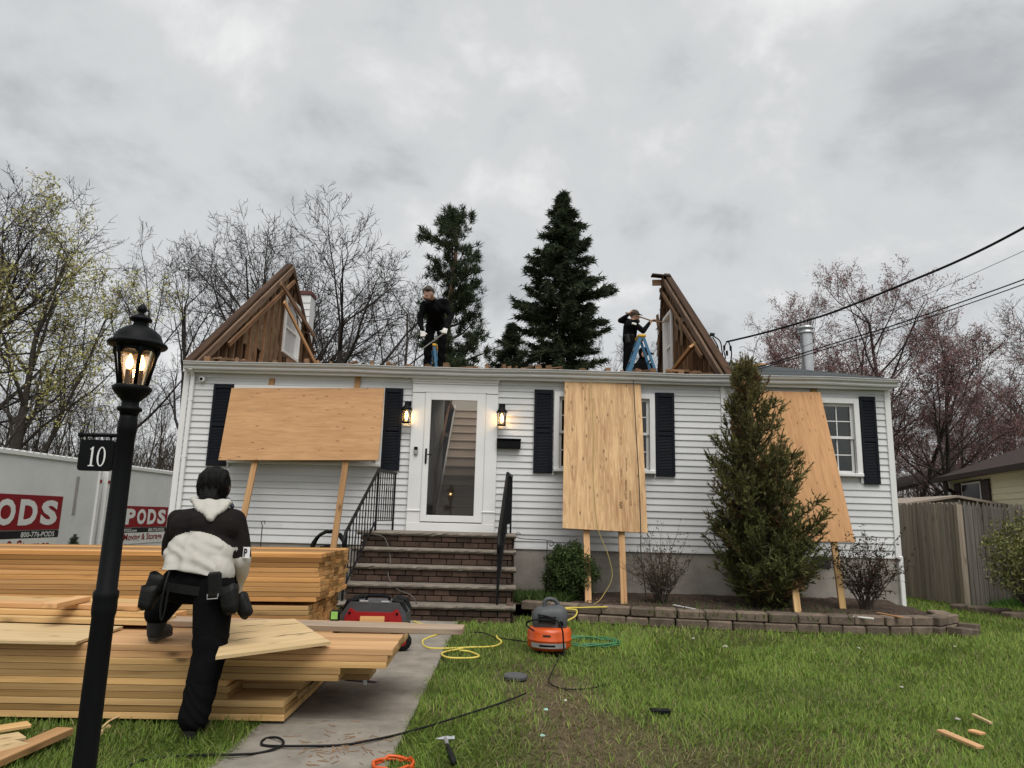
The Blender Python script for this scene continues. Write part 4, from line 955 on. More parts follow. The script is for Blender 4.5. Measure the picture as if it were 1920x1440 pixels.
# loose pile on the rear of the low stack, far end
loose = [(-2.38, 5.22, 0, .286, 0), (-2.42, 5.50, 0, .25, -.01), (-2.48, 5.26, 1, .19, .015), (-2.56, 5.47, 1, .20, 0), (-2.46, 5.46, 2, .24, .02), (-2.58, 5.25, 2, .14, -.01)]
for i, (xe, y, lay, w, a) in enumerate(loose):
    z = TOPZ + .022 + .020 + .039 * lay; L = 3.2
    d = Vector((math.cos(a), math.sin(a), 0)); p1 = Vector((xe, y, z))
    o = board('loose_plank', p1 - d * L, p1, w, .0365, MT['lumber_red'] if i % 2 else MT['lumber'])
    tag(o, ('wide fir plank at the bottom of the loose pile', 'wide fir plank in the back row of the loose pile', 'narrow fir board in the middle of the loose pile', 'fir board in the back middle of the loose pile', 'wide fir plank on top of the loose pile', 'narrow fir board on top of the loose pile')[i] + ' beside the lamp post', 'plank', 'loose planks on the low stack')
a0 = PZ(92, 1136, TOPZ + .16); a1 = PZ(157, 1122, TOPZ + .16)
tag(board('wood_offcut', a0, a1, .10, .036, MT['lumber_red']), 'short reddish wood offcut lying across the loose plank pile', 'wood offcut')
tag(put('plywood_sheet', MB().prism([(-5.0, 4.38), (-2.55, 4.44), (-2.60, 5.06), (-5.0, 5.10)], 0, .016), MT['ply_pale'], None, MW((0, 0, TOPZ + .003))), 'flat pale plywood sheet on the low stack beside the lamp post', 'plywood sheet')
q = [PZ(428, 1168, TOPZ + .055), PZ(404, 1235, TOPZ + .014), PZ(620, 1207, TOPZ + .028), PZ(552, 1160, TOPZ + .070)]
cN = sum(q, Vector()) / 4; nn = (q[2] - q[1]).cross(q[0] - q[1]).normalized()
xd_ = (q[2] - q[1]).normalized(); R3 = Matrix((xd_, nn.cross(xd_), nn)).transposed(); Ri = R3.inverted()
loc4 = [Ri @ (p_ - cN) for p_ in q]
cut = put('plywood_offcut', MB().prism([(p_.x, p_.y) for p_ in loc4], -.009, .009), MT['ply_pale'], None, MW(cN, R3))
tag(cut, 'slanted pale plywood offcut with dark grain splits resting on the low stack', 'plywood sheet')
for i, (u, v, L) in enumerate(((-.15, .1, .28), (.12, -.12, .34), (.2, .2, .22), (-.2, -.1, .16), (.0, .28, .2), (-.3, .2, .15))):
    m = MB(); n = 7
    for k in range(n):
        x = u + L * (k / (n - 1) - .5); y = v + .02 * mnoise.noise((x * 9, i, 0)); w = .006 * math.sin(math.pi * k / (n - 1)) + .0008
        m.v += [(x, y - w, .0095), (x, y + w, .0095)]
    m.f = [(2 * k, 2 * k + 2, 2 * k + 3, 2 * k + 1) for k in range(n - 1)]; m.mi = [0] * (n - 1)
    put('split', m, plain('split_dark', (.10, .06, .03)) if i == 0 else bpy.data.materials['split_dark'], cut, MW(cN, R3))
zt_ = TOPZ + .0195
tag(board('weathered_plank', (-2.6, 5.33, zt_ + .0), (-.30, 5.29, zt_ + .0), .235, .038, MT['weathered']), 'long weathered grey plank jutting out over the front walk', 'plank')
tag(board('fir_plank', (-3.2, 5.57, zt_ - .03), (-.74, 5.55, zt_ - .03), .19, .038, MT['lumber_red']), 'clean fir plank behind the weathered plank on the low stack', 'plank')
a0, a1 = Vector((-1.10, 5.82, zt_ + .012)), Vector((-.92, 5.80, zt_ + .012))
wd = put('wood_wedge', MB().extrude([(-.05, 0), (.05, 0), (.05, .045), (-.05, .004)], -.09, .09), MT['lumber_dark'], None, MW((-1.0, 5.55, zt_ - .010), RZ(.15)))
tag(wd, 'small cut wood wedge lying on the fir plank', 'wood offcut')
p = PZ(635, 1160, zt_ + .02); tm = thing('tape_measure', (-1.30, 5.64, zt_ - .012), 'small lime green and black tape measure standing behind the plywood offcut', 'tape measure')
put('case', MB().box((-1.30, 5.64, zt_ + .027), (.075, .045, .078), ch=.012), MT['black'], tm); put('face_label', MB().box((-1.30, 5.615, zt_ + .03), (.05, .008, .055), ch=.002), plain('lime', (.25, .5, .12)), tm)
# planks and offcuts on the grass in front of the low stack
for i, (A, B, w, th, mat, lab) in enumerate((
    (PZ(-40, 1373, .07), PZ(55, 1358, .07), .10, .02, MT['lumber'], 'short thin pine offcut lying on the grass, topmost of three'),
    (PZ(-50, 1395, .075), PZ(42, 1380, .07), .13, .018, MT['ply_pale'], 'pale plywood strip on the grass by the lamp post'),
    (PZ(-80, 1422, .085), PZ(38, 1392, .08), .16, .016, MT['ply_pale'], 'wide pale plywood offcut tilted on the grass'),
    (PZ(-30, 1436, .07), PZ(122, 1370, .07), .10, .036, MT['lumber_red'], 'long sawn fir offcut lying diagonally on the grass by the lamp post'))):
    tag(board('wood_offcut', A, B, w, th, mat), lab, 'wood offcut')
tag(put('wood_curl', MB().tube(bez([PZ(186, 1370, .02), PZ(205, 1352, .05), PZ(226, 1342, .06)], 5), .006, 6).tube(bez([PZ(190, 1374, .02), PZ(205, 1362, .03)], 3), .012, 6), MT['ply_pale']), 'curled pale wood strip on the grass behind the lamp post', 'wood offcut')

# ------------------------------------------------------------------ wheeled case
cx, cy = -1.235, 7.10
case = thing('tool_case', (cx, cy, 0.03), 'red and black wheeled jobsite case behind the lumber at the foot of the steps', 'tool case')
W_, H_, D_ = .60, .44, .36
outl = [(-W_ / 2 + .02, .10), (W_ / 2 - .02, .10), (W_ / 2, .16), (W_ / 2, .37), (W_ / 2 - .07, .47), (-W_ / 2 + .07, .47), (-W_ / 2, .37), (-W_ / 2, .16)]
m = MB(); n = len(outl)
m.v = [(x, -D_ / 2, z) for x, z in outl] + [(x, D_ / 2, z) for x, z in outl]
m.f = [tuple(range(n)), tuple(range(2 * n - 1, n - 1, -1))] + [(i, i + n, (i + 1) % n + n, (i + 1) % n) for i in range(n)]; m.mi = [0] * len(m.f)
put('body', m, MT['grey_plastic'], case, MW((cx, cy, 0)))
def slab_poly(poly, y0, y1):
    mm = MB(); k = len(poly); mm.v = [(x, y0, z) for x, z in poly] + [(x, y1, z) for x, z in poly]
    mm.f = [tuple(range(k)), tuple(range(2 * k - 1, k - 1, -1))] + [(i, i + k, (i + 1) % k + k, (i + 1) % k) for i in range(k)]; mm.mi = [0] * len(mm.f); return mm
put('front_panel', slab_poly([(-.27, .18), (.27, .18), (.265, .34), (.22, .42), (.16, .385), (-.16, .385), (-.22, .42), (-.265, .34)], -D_ / 2 - .02, -D_ / 2 + .01), MT['red'], case, MW((cx, cy, 0)))
put('panel_ridge', slab_poly([(-.15, .325), (.15, .325), (.12, .312), (-.12, .312)], -D_ / 2 - .028, -D_ / 2 - .015), MT['red'], case, MW((cx, cy, 0)))
put('lower_panel', slab_poly([(-.26, .11), (.26, .11), (.26, .165), (-.26, .165)], -D_ / 2 - .012, -D_ / 2 + .01), MT['red'], case, MW((cx, cy, 0)))
for sx in (-1, 1):
    put('bolt', MB().lathe([(.012, 0), (.012, .01)], 10), MT['black'], case, MW((cx + sx * .22, cy - D_ / 2 - .016, .375), Matrix.Rotation(math.pi / 2, 3, 'X')))
    put('corner_bumper', MB().tube([(cx + sx * .29, cy - .12, .38), (cx + sx * .25, cy - .12, .47), (cx + sx * .16, cy - .12, .49)], .028, 8), MT['rubber'], case)
    put('corner_bumper', MB().tube([(cx + sx * .29, cy + .14, .38), (cx + sx * .25, cy + .14, .47), (cx + sx * .16, cy + .14, .49)], .028, 8), MT['rubber'], case)
    put('latch', MB().box((cx + sx * .10, cy - D_ / 2 + .02, .477), (.08, .05, .018), ch=.004), MT['silver'], case)
    w = put('wheel', MB().lathe([(.02, -.03), (.07, -.03), (.085, -.015), (.085, .015), (.07, .03), (.02, .03)], 20), MT['rubber'], case, MW((cx + sx * .27, cy - .10, .117), Matrix.Rotation(math.pi / 2, 3, 'Y') if False else Matrix.Rotation(math.pi / 2, 3, 'X')), smooth=False)
    put('hub', MB().lathe([(.04, -.034), (.04, .034)], 14), MT['red'], w, MW((cx + sx * .27, cy - .10, .117), Matrix.Rotation(math.pi / 2, 3, 'X')))
put('handle', MB().tube(bez([(cx - .11, cy, .47), (cx - .09, cy, .51), (cx + .09, cy, .51), (cx + .11, cy, .47)], 5), .014, 8), MT['black'], case)
put('foot', MB().box((cx, cy + .12, .067), (.40, .06, .075)), MT['rubber'], case)

# ------------------------------------------------------------------ pancake compressor
cp = PZ(1030, 1228, .0); cx, cy = cp.x, 7.22
comp = thing('air_compressor', (cx, cy, 0), 'orange pancake air compressor with grey shroud standing on the lawn', 'air compressor')
put('tank', MB().lathe([(.06, .045), (.17, .05), (.205, .075), (.213, .10), (.213, .138), (.217, .143), (.217, .15), (.213, .155), (.213, .215), (.20, .245), (.17, .262), (.05, .266)], 40, (cx, cy, 0)), MT['orange'], comp, smooth=True)
for a in (.6, 2.2, 3.9, 5.4): put('foot', MB().lathe([(.022, 0), (.02, .05), (.018, .07)], 10, (cx + .15 * math.cos(a), cy + .15 * math.sin(a), 0)), MT['rubber'], comp)
sh = MB()
prof_ = [(1.0, .255), (1.04, .30), (1.06, .35), (1.0, .40), (.86, .43), (.62, .45), (.1, .455)]
n = 28; ov = len(sh.v)
for r, z in prof_:
    for j in range(n):
        a = 2 * math.pi * j / n; ca, sa = math.cos(a), math.sin(a); pw = .55
        sh.v.append((cx + .165 * r * math.copysign(abs(ca) ** pw, ca), cy + .135 * r * math.copysign(abs(sa) ** pw, sa), z + .012 * ca * (z > .36)))
for i in range(len(prof_) - 1):
    for j in range(n): a = i * n + j; b_ = i * n + (j + 1) % n; sh.f.append((a, b_, b_ + n, a + n)); sh.mi.append(0)
sh.f.append(tuple((len(prof_) - 1) * n + j for j in range(n))); sh.mi.append(0)
shr = put('shroud', sh, MT['grey_plastic'], comp, smooth=True)
for z in (.315, .33, .345, .36): put('vent_slot', MB().box((cx - .03, cy - .142, z), (.17, .016, .006)), MT['black'], shr)
put('handle', MB().tube(bez([(cx - .055, cy - .02, .43), (cx - .05, cy - .02, .49), (cx - .01, cy - .02, .515), (cx + .05, cy - .01, .50), (cx + .10, cy, .44)], 5), .02, 8), MT['grey_plastic'], comp, smooth=True)
put('label_plate', MB().add([(cx + .2185 * math.sin(a), cy - .2185 * math.cos(a), z) for a in np.linspace(-.95, .75, 14) for z in (.085, .130)], [(2 * i, 2 * i + 2, 2 * i + 3, 2 * i + 1) for i in range(13)]), MT['silver'], comp)
put('label_bar', MB().add([(cx + .2195 * math.sin(a), cy - .2195 * math.cos(a), z) for a in np.linspace(-.5, .2, 8) for z in (.098, .116)], [(2 * i, 2 * i + 2, 2 * i + 3, 2 * i + 1) for i in range(7)]), MT['black'], comp)
put('badge', MB().add([(cx + .2135 * math.sin(a), cy - .2135 * math.cos(a), z) for a in np.linspace(-.35, .0, 6) for z in (.185, .205)], [(2 * i, 2 * i + 2, 2 * i + 3, 2 * i + 1) for i in range(5)]), MT['brown_trim'], comp)
put('gauge', MB().lathe([(.025, 0), (.025, .03)], 14), MT['black'], comp, MW((cx + .1, cy - .12, .30), Matrix.Rotation(math.pi / 2, 3, 'X')))
put('power_cord', MB().tube(bez([(cx + .06, cy - .12, .29), (cx - .05, cy - .20, .34), (cx - .18, cy - .16, .33), (cx - .23, cy - .1, .28), (cx - .16, cy - .2, .24)], 6) , .008, 6).tube(bez([(cx - .12, cy - .14, .38), (cx + .02, cy - .22, .36), (cx + .10, cy - .25, .28), (cx + .12, cy - .25, .12), (cx + .12, cy - .27, .03)], 6), .008, 6), MT['rubber'], comp)

# ------------------------------------------------------------------ cords and hoses on the ground
def cord(name, pix, r, mat, label, cat, z=.03, n=7, grp=None):
    pts = [PZ(px, py, z + U(-.006, .012)) if not isinstance(py, tuple) else None for px, py in pix]
    return tag(put(name, MB().tube(bez(pts, n), r, 6), mat, smooth=True), label, cat, grp)
cord('power_cord', [(60, 1560), (240, 1437), (330, 1418), (440, 1415), (485, 1412), (520, 1402), (532, 1392), (520, 1383), (500, 1384), (490, 1392), (500, 1398), (560, 1399), (640, 1397), (690, 1389), (755, 1375), (840, 1350), (940, 1318), (985, 1300)], .0065, MT['rubber'], 'black power cord snaking across the walk with one small loop', 'power cord', .04)
cord('power_cord', [(1050, 1228), (1035, 1260), (1030, 1280), (1060, 1292), (1110, 1290), (1135, 1283)], .0055, MT['rubber'], 'thin black cord trailing on the worn grass below the compressor', 'power cord', .02)
cord('power_cord', [(880, 1186), (905, 1186), (930, 1195), (985, 1203), (995, 1208)], .006, MT['rubber'], 'black cord running from the walk to the compressor', 'power cord', .03)
cord('air_hose', [(775, 1165), (800, 1172), (840, 1180), (800, 1197), (792, 1204), (800, 1214), (830, 1216), (880, 1214), (925, 1212), (940, 1204), (932, 1196), (931, 1192)], .010, MT['hose_yellow'], 'yellow air hose looped on the walk edge in front of the steps', 'air hose', .035)
cord('air_hose', [(870, 1216), (840, 1221), (828, 1226), (840, 1233), (880, 1234), (898, 1230), (880, 1222), (862, 1220)], .010, MT['hose_yellow'], 'small loop of yellow air hose on the grass by the walk', 'air hose', .035)
cord('air_hose', [(1062, 1165), (1078, 1156), (1082, 1146), (1075, 1143), (1045, 1141), (1100, 1139), (1150, 1138)], .010, MT['hose_yellow'], 'yellow air hose lying over the block edging behind the compressor', 'air hose', .21)
yh = [PY(1107, 694, 11.02), PY(1108, 716, 11.0), PY(1112, 800, 10.72), PY(1113, 900, 10.48), PY(1120, 985, 10.24), PY(1140, 1040, 10.14), PY(1148, 1080, 10.08), PY(1135, 1110, 10.0), PZ(1115, 1132, .2), PZ(1070, 1138, .2), PZ(1045, 1141, .2)]
tag(put('air_hose', MB().tube(bez(yh, 7), .0055, 6), plain('hose_tan', (.36, .27, .085)), smooth=True), 'thin yellow hose hanging from the eave down over the pale plywood sheet', 'air hose')
gh = [PY(1188, 694, 11.02), PY(1188, 716, 11.0), PY(1192, 800, 10.72), PY(1198, 900, 10.42), PY(1201, 985, 10.24), PY(1202, 1040, 10.14), PY(1207, 1080, 10.1), PZ(1212, 1128, .2)]
tag(put('power_cord', MB().tube(bez(gh, 7), .008, 6), plain('cord_brown', (.05, .045, .035)), smooth=True), 'dark cord hanging from the eave down over the pale plywood sheet', 'power cord')
hp = [PY(700, 1002, 10.1), PY(722, 1010, 10.08), PY(732, 1050, 9.8), PY(728, 1080, 9.55), PY(745, 1105, 9.3), PY(775, 1120, 9.05), PZ(790, 1160, .03)]
tag(put('power_cord', MB().tube(bez(hp, 6), .007, 6), plain('cord_grey', (.10, .09, .08)), smooth=True), 'grey cord trailing down the brick entry steps', 'power cord')
gc = PZ(1090, 1205, .03); m = MB(); pts = []
for k in range(90):
    a = k * .35; R_ = .30 + .035 * math.sin(k * .41); pts.append((gc.x + .03 + R_ * 1.1 * math.cos(a), gc.y - .05 + R_ * .8 * math.sin(a), .04 + .012 * (k % 7) / 3 + .02 * math.sin(k * .9)))
tag(put('garden_hose', m.tube(pts, .0085, 6), MT['hose_green'], smooth=True), 'green air hose coiled on the lawn beside the compressor', 'air hose')
oc = PZ(737, 1440, .03); pts = [(oc.x + .10 * math.cos(k * .5) * (1 + .05 * math.sin(k)), oc.y + .10 * math.sin(k * .5), .035 + .006 * (k % 5)) for k in range(40)]
tag(put('extension_cord', MB().tube(pts, .008, 6), MT['orange'], smooth=True), 'orange extension cord coiled on the grass edge of the walk', 'power cord')

# ------------------------------------------------------------------ small things on lawn and walk
hm = thing('hammer', PZ(845, 1410, .02), 'framing hammer with a black handle lying on the grass by the walk', 'hammer')
a, b_ = PZ(836, 1390, .045), PZ(851, 1430, .045)
put('handle', MB().tube([a, a.lerp(b_, .3), a.lerp(b_, .6), b_], [.010, .012, .016, .017], 8), MT['rubber'], hm, smooth=True)
h0, h1 = PZ(818, 1385, .05), PZ(852, 1384, .05); hmid = h0.lerp(h1, .5)
put('head', MB().tube([h0, h0.lerp(h1, .4), h0.lerp(h1, .62), h0.lerp(h1, .8), h1], [.003, .012, .014, .010, .015], 8).tube([hmid, a.lerp(b_, .25)], [.013, .010], 8), MT['steel'], hm)
tag(put('paver', MB().lathe([(.095, 0), (.098, .02), (.09, .03), (.02, .031)], 24, PZ(966, 1272, .015)), plain('paver_grey', (.085, .085, .09), .9, .3, 10)), 'flat round dark grey cover set in the worn grass', 'cover')
tag(put('plastic_scrap', MB().box(PZ(1238, 1334, .035), (.13, .06, .03), RZ(.05), ch=.004), MT['black']), 'small black plastic block lying on the grass', 'scrap')
for (pa, pb, w, lab) in (((1763, 1370), (1838, 1402), .055, 'splintered orange lath lying on the lawn'), ((1824, 1340), (1858, 1356), .02, 'pale wood splinter on the lawn above the orange lath')):
    tag(board('wood_scrap', PZ(*pa, .05), PZ(*pb, .045), w, .018, MT['lumber_red'] if w > .03 else MT['ply_pale']), lab, 'wood scrap')
tag(put('wood_scrap', MB().box(PZ(1831, 1373, .05), (.055, .08, .016), RZ(.4), ch=.003), MT['lumber_red']), 'small square orange wood chip on the lawn', 'wood scrap')
for i, (pa, pb, z, w) in enumerate((((1563, 1152), (1590, 1156), .21, .03), ((1600, 1156), (1638, 1160), .21, .035), ((1645, 1149), (1692, 1158), .23, .05), ((1262, 1134), (1312, 1144), .20, .012))):
    tag(board('trim_scrap', PZ(*pa, z), PZ(*pb, z), w, .015, MT['white'] if i != 2 else MT['lumber_red']), ('white trim scrap on the mulch below the leggy red-leaved shrub', 'longer white trim strip on the mulch by the leggy red-leaved shrub', 'reddish broken lath on the mulch below the leggy red-leaved shrub', 'thin white strip on the mulch beside the bare shrub')[i], 'scrap')
for i, (px, py, s_) in enumerate(((1024, 1330, .016), (1017, 1379, .016), (1300, 1197, .018), (1360, 1212, .026), (1610, 1215, .018), (1690, 1288, .014), (1795, 1348, .016), (1790, 1212, .016), (1060, 1313, .014))):
    q_ = PZ(px, py, .05); m = MB().lathe([(.3 * s_, -.4 * s_), (s_, -.1 * s_), (.8 * s_, .3 * s_), (.1 * s_, .5 * s_)], 7, q_)
    m.v = [(x + .3 * s_ * U(-1, 1), y + .3 * s_ * U(-1, 1), z) for x, y, z in m.v]
    tag(put('plaster_crumb', m, MT['crumb'] if i > 1 else plain('mint_scrap%d' % i, (.3, .5, .4))), 'small white scrap lying on the grass' if i > 1 else 'small mint green scrap on the worn grass', 'scrap', 'white scraps on the lawn' if i > 1 else 'mint green scraps on the lawn')
# saw shavings and litter on the walk
sm = MB()
for i in range(90):
    px, py = rnd.gauss(630, 50), rnd.gauss(1405, 22)
    q_ = PZ(px, py, .036); q_.x = max(-1.42, min(-.62, q_.x)); L = U(.01, .07); a = U(0, 3.14)
    sm.beam(q_, q_ + Vector((math.cos(a) * L, math.sin(a) * L, .002)), U(.001, .004), .003)
tag(put('wood_shavings', sm, plain('shavings', (.30, .19, .11))), 'reddish wood shavings scattered on the concrete walk', 'shavings', kind='stuff')
cl = thing('metal_clip', PZ(675, 1290, .035), 'small white and grey metal bracket lying under the lumber on the walk', 'bracket')
put('plate', MB().box(PZ(668, 1268, .06), (.02, .02, .09), Matrix.Rotation(.2, 3, 'Y')).box(PZ(684, 1278, .055), (.02, .02, .07), Matrix.Rotation(-.15, 3, 'Y')), MT['white'], cl)
put('strap', MB().beam(PZ(648, 1272, .045), PZ(708, 1276, .045), .05, .008), MT['steel'], cl)

# garden hooks
def hook(px, py0, py1, Y, lab):
    a = PY(px, py0, Y); z0 = bed_z(a.x, Y) if a.x > 0 else 0
    t = tag(put('garden_hook', MB().tube([(a.x, Y, z0), (a.x, Y, a.z)], .007, 6).tube([(a.x, Y, a.z)] + bez([(a.x - .03, Y, a.z + .012), (a.x - .35, Y, a.z + .02), (a.x - .44, Y, a.z + .05), (a.x - .42, Y, a.z + .1), (a.x - .37, Y, a.z + .08)], 5), .006, 6).tube(bez([(a.x, Y, a.z), (a.x + .06, Y, a.z + .0), (a.x + .09, Y, a.z - .04), (a.x + .05, Y, a.z - .07), (a.x + .03, Y, a.z - .04)], 5), .006, 6), MT['iron'], smooth=True), lab, 'garden hook'); return t
hook(1026, 1014, 1140, 10.2, 'thin black iron garden flag hook beside the round shrub')
a = PY(492, 985, 10.6)
tag(put('garden_hook', MB().tube([(a.x, 10.6, 0), (a.x, 10.6, a.z)], .007, 6).tube(bez([(a.x, 10.6, a.z), (a.x - .02, 10.6, a.z + .05), (a.x + .03, 10.6, a.z + .06), (a.x + .03, 10.6, a.z + .02)], 5), .006, 6), MT['iron'], smooth=True), 'thin iron hook standing against the siding behind the lumber', 'garden hook')
hc = PY(618, 1012, 10.7); hr = thing('hose_reel', (hc.x, 10.7, 0), 'black coiled hose on a reel behind the tall lumber stack', 'hose reel')
m = MB(); pts = [(hc.x + (.24 + .02 * math.sin(k)) * math.cos(k * .3), 10.7 + .06 * math.sin(k * .05), hc.z - .12 + (.24 + .02 * math.sin(k * 1.3)) * math.sin(k * .3)) for k in range(130)]
put('coil', m.tube(pts, .013, 6), MT['rubber'], hr, smooth=True); put('stand', MB().box((hc.x, 10.78, (hc.z - .1) / 2), (.3, .06, hc.z - .1)).box((hc.x, 10.7, hc.z - .12), (.1, .2, .1)), MT['rubber'], hr)

# ------------------------------------------------------------------ lamp post
LX, LY = -1.572, 2.9
lp = thing('lamp_post', (LX, LY, 0), 'black lamp post with a lit lantern and hanging number sign', 'lamp post')
c0 = (LX, LY, 0)
put('pole', MB().lathe([(.075, 0), (.075, .05), (.055, .09), (.042, .2), (.0405, .86), (.044, .875), (.045, .90), (.044, .925), (.046, .935), (.046, .955), (.038, .965), (.035, 1.40), (.034, 1.58), (.037, 1.585), (.037, 1.615), (.034, 1.64), (.032, 1.655)], 28, c0), MT['black'], lp, smooth=True)
hd = put('lantern_base', MB().lathe([(.034, 1.655), (.036, 1.668), (.047, 1.674), (.047, 1.686), (.033, 1.692), (.033, 1.712), (.045, 1.725), (.064, 1.745), (.073, 1.758), (.075, 1.772), (.066, 1.778), (.04, 1.78)], 28, c0), MT['black'], lp, smooth=True)
put('lantern_roof', MB().lathe([(.08, 1.935), (.095, 1.938), (.110, 1.944), (.116, 1.952), (.112, 1.960), (.097, 1.966), (.094, 1.975), (.084, 1.998), (.066, 2.016), (.045, 2.028), (.030, 2.034), (.026, 2.045), (.028, 2.052), (.042, 2.056), (.045, 2.063), (.040, 2.070), (.022, 2.080), (.012, 2.086), (.010, 2.092), (.017, 2.098), (.019, 2.108), (.014, 2.12), (.007, 2.128), (.002, 2.130)], 32, c0), MT['black'], lp, smooth=True)
cg = put('cage', MB(), MT['black'], lp)
for k in range(6):
    a = math.pi / 3 * k + .12; ca, sa = math.cos(a), math.sin(a)
    put('rib', MB().tube([(LX + ca * r, LY + sa * r, z) for r, z in ((.083, 1.94), (.085, 1.92), (.079, 1.90), (.055, 1.776))], [.012, .010, .0075, .0075], 8), MT['black'], lp, smooth=True)
    # arched crown between ribs and the pane
    b2 = a + math.pi / 3; pa = [(LX + .078 * math.cos(q_), LY + .078 * math.sin(q_)) for q_ in np.linspace(a, b2, 9)]
    m = MB()
    for j, (x, y) in enumerate(pa): t_ = (j / 8 - .5) * 2; m.v += [(x, y, 1.938), (x, y, 1.922 - .035 * (t_ ** 4))]
    m.f = [(2 * j, 2 * j + 2, 2 * j + 3, 2 * j + 1) for j in range(8)]; m.mi = [0] * 8
    put('crown_arch', m, MT['black'], lp)
    m = MB(); va = np.linspace(a, b2, 7)
    for q_ in va: m.v += [(LX + .0765 * math.cos(q_), LY + .0765 * math.sin(q_), 1.93), (LX + .050 * math.cos(q_), LY + .050 * math.sin(q_), 1.778)]
    m.f = [(2 * j, 2 * j + 2, 2 * j + 3, 2 * j + 1) for j in range(6)]; m.mi = [0] * 6
    put('pane', m, MT['lamp_glass'], lp, smooth=True)
bpy.data.objects.remove(cg)
for ox, oy in ((-.018, -.012), (.020, .010)):
    put('candle_sleeve', MB().lathe([(.011, 1.78), (.011, 1.845)], 10, (LX + ox, LY + oy, 0)), MT['white'] if False else plain('candle_sleeve%d' % (ox > 0), (.05, .035, .025)), lp)
    put('bulb', MB().lathe([(.006, 1.845), (.013, 1.858), (.0145, 1.872), (.010, 1.892), (.003, 1.91)], 12, (LX + ox, LY + oy, 0)), MT['bulb_post'] if 'bulb_post' in MT else MT.setdefault('bulb_post', emit('bulb_post', (1.0, .58, .2), 6.0)), lp, smooth=True)
ld = bpy.data.lights.new('post_light', 'POINT'); ld.energy = 1.6; ld.color = (1, .66, .32); ld.shadow_soft_size = .02
link('post_light', ld, lp, MW((LX, LY, 1.875)))
# number sign
s0 = PY(160, 817, LY); s1 = PY(214, 884, LY)
zt_s, zb_s = s0.z, s1.z; xa, xb = -1.752, -1.612
put('sign_arm', MB().tube([(LX, LY, zt_s + .004), (xa - .002, LY, zt_s + .004)], .008, 8).lathe([(.003, -.012), (.012, -.006), (.012, .006), (.003, .012)], 10, (xa - .004, LY, zt_s + .004)), MT['black'], lp)
pl_ = MB(); poly = []
for (cx_, cz_, q0) in ((xb, zb_s, -90), (xb, zt_s - .016, 0), (xa, zt_s - .016, 90), (xa, zb_s, 180)):
    r = .014; sx = 1 if cx_ == xa else -1; szz = 1 if cz_ == zb_s else -1
    for d_ in range(0, 91, 30):
        an = math.radians(q0 + d_); poly.append((cx_ + sx * r + r * math.cos(an), cz_ + szz * r + r * math.sin(an)))
sp = put('number_plate', slab_poly(poly, LY - .006, LY + .006), MT['black'], lp)
put('hanger', MB().tube([(xa + .02, LY, zt_s + .006), (xa + .02, LY, zt_s - .022)], .004, 6).tube([(xb - .02, LY, zt_s + .006), (xb - .02, LY, zt_s - .022)], .004, 6), MT['black'], lp)
hN = (zt_s - zb_s) * .56; zN = zb_s + (zt_s - zb_s) * .13
one = slab_poly([(-.0035, 0), (.0035, 0), (.0035, hN), (.0005, hN), (-.010, hN * .86), (-.008, hN * .83), (-.0035, hN * .88)], -.002, .001)
put('numeral', one, MT['white'], sp, MW((xa + .0565, LY - .008, zN)))
# serifs of the 1 and the oval 0
put('serif', MB().box((xa + .0565, LY - .009, zN + .002), (.022, .003, .004)), MT['white'], sp)
zr = MB(); kk = 28
for i in range(kk):
    a = 2 * math.pi * i / kk; ca, sa = math.cos(a), math.sin(a)
    for rx, rz in ((.0175, hN / 2), (.0105, hN / 2 - .004)): zr.v.append((xa + .094 + rx * ca, LY - .0085, zN + hN / 2 + rz * sa))
zr.f = [(2 * i, 2 * ((i + 1) % kk), 2 * ((i + 1) % kk) + 1, 2 * i + 1) for i in range(kk)]; zr.mi = [0] * kk
put('numeral', zr, MT['white'], sp)

# ------------------------------------------------------------------ storage containers
def container(y0, y1, XF, label):
    t = thing('storage_container', (XF - 1.2, (y0 + y1) / 2, 0), label, 'container', 'white storage containers in the driveway')
    zt_ = 2.42; yc = (y0 + y1) / 2; L = y1 - y0
    put('body', MB().box((XF - 1.22, yc, zt_ / 2 + .05), (2.40, L - .04, zt_ - .14)), MT['pod'], t)
    put('top_rail', MB().box((XF - .03, yc, zt_ - .05), (.09, L - .16, .10), ch=.01).box((XF - 1.22, y0 + .04, zt_ - .05), (2.3, .07, .10)), MT['white'], t)
    put('bottom_rail', MB().box((XF - .03, yc, .12), (.09, L - .16, .14)), MT['white'], t)
    for y in (y0 + .05, y1 - .05):
        pq = put('corner_post', MB().box((XF - .03, y, zt_ / 2 + .02), (.11, .13, zt_ - .0), ch=.01), MT['white'], t)
        rv = MB()
        for k in range(18): rv.box((XF + .028, y + (.035 if y < yc else -.035), .2 + k * .12), (.012, .018, .018))
        _rv = put('rivets', rv, MT['gutter'], pq); _rv['kind'] = 'stuff'
        put('reflector', MB().box((XF + .028, y + (.0 if y > yc else .0), 1.93), (.012, .09, .075)), MT['pod_red'], pq)
    put('roof', MB().box((XF - 1.22, yc, zt_ + .0), (2.3, L - .2, .05)), MT['white'], t)
    rl = MB()
    for k in range(22): rl.lathe([(.05, 0), (.05, .012)], 8, (XF - .03, y0 + .2 + (L - .4) * k / 21, zt_ + .0))
    tag(put('rail_clips', rl, MT['white'], t), kind='stuff')
    return t
XF = -10.4
podA = container(13.05, 18.28, XF, 'near white storage container with a large red lettered panel beyond the lumber')
podB = container(18.55, 23.6, XF, 'far white storage container with a red lettered panel against the house corner')
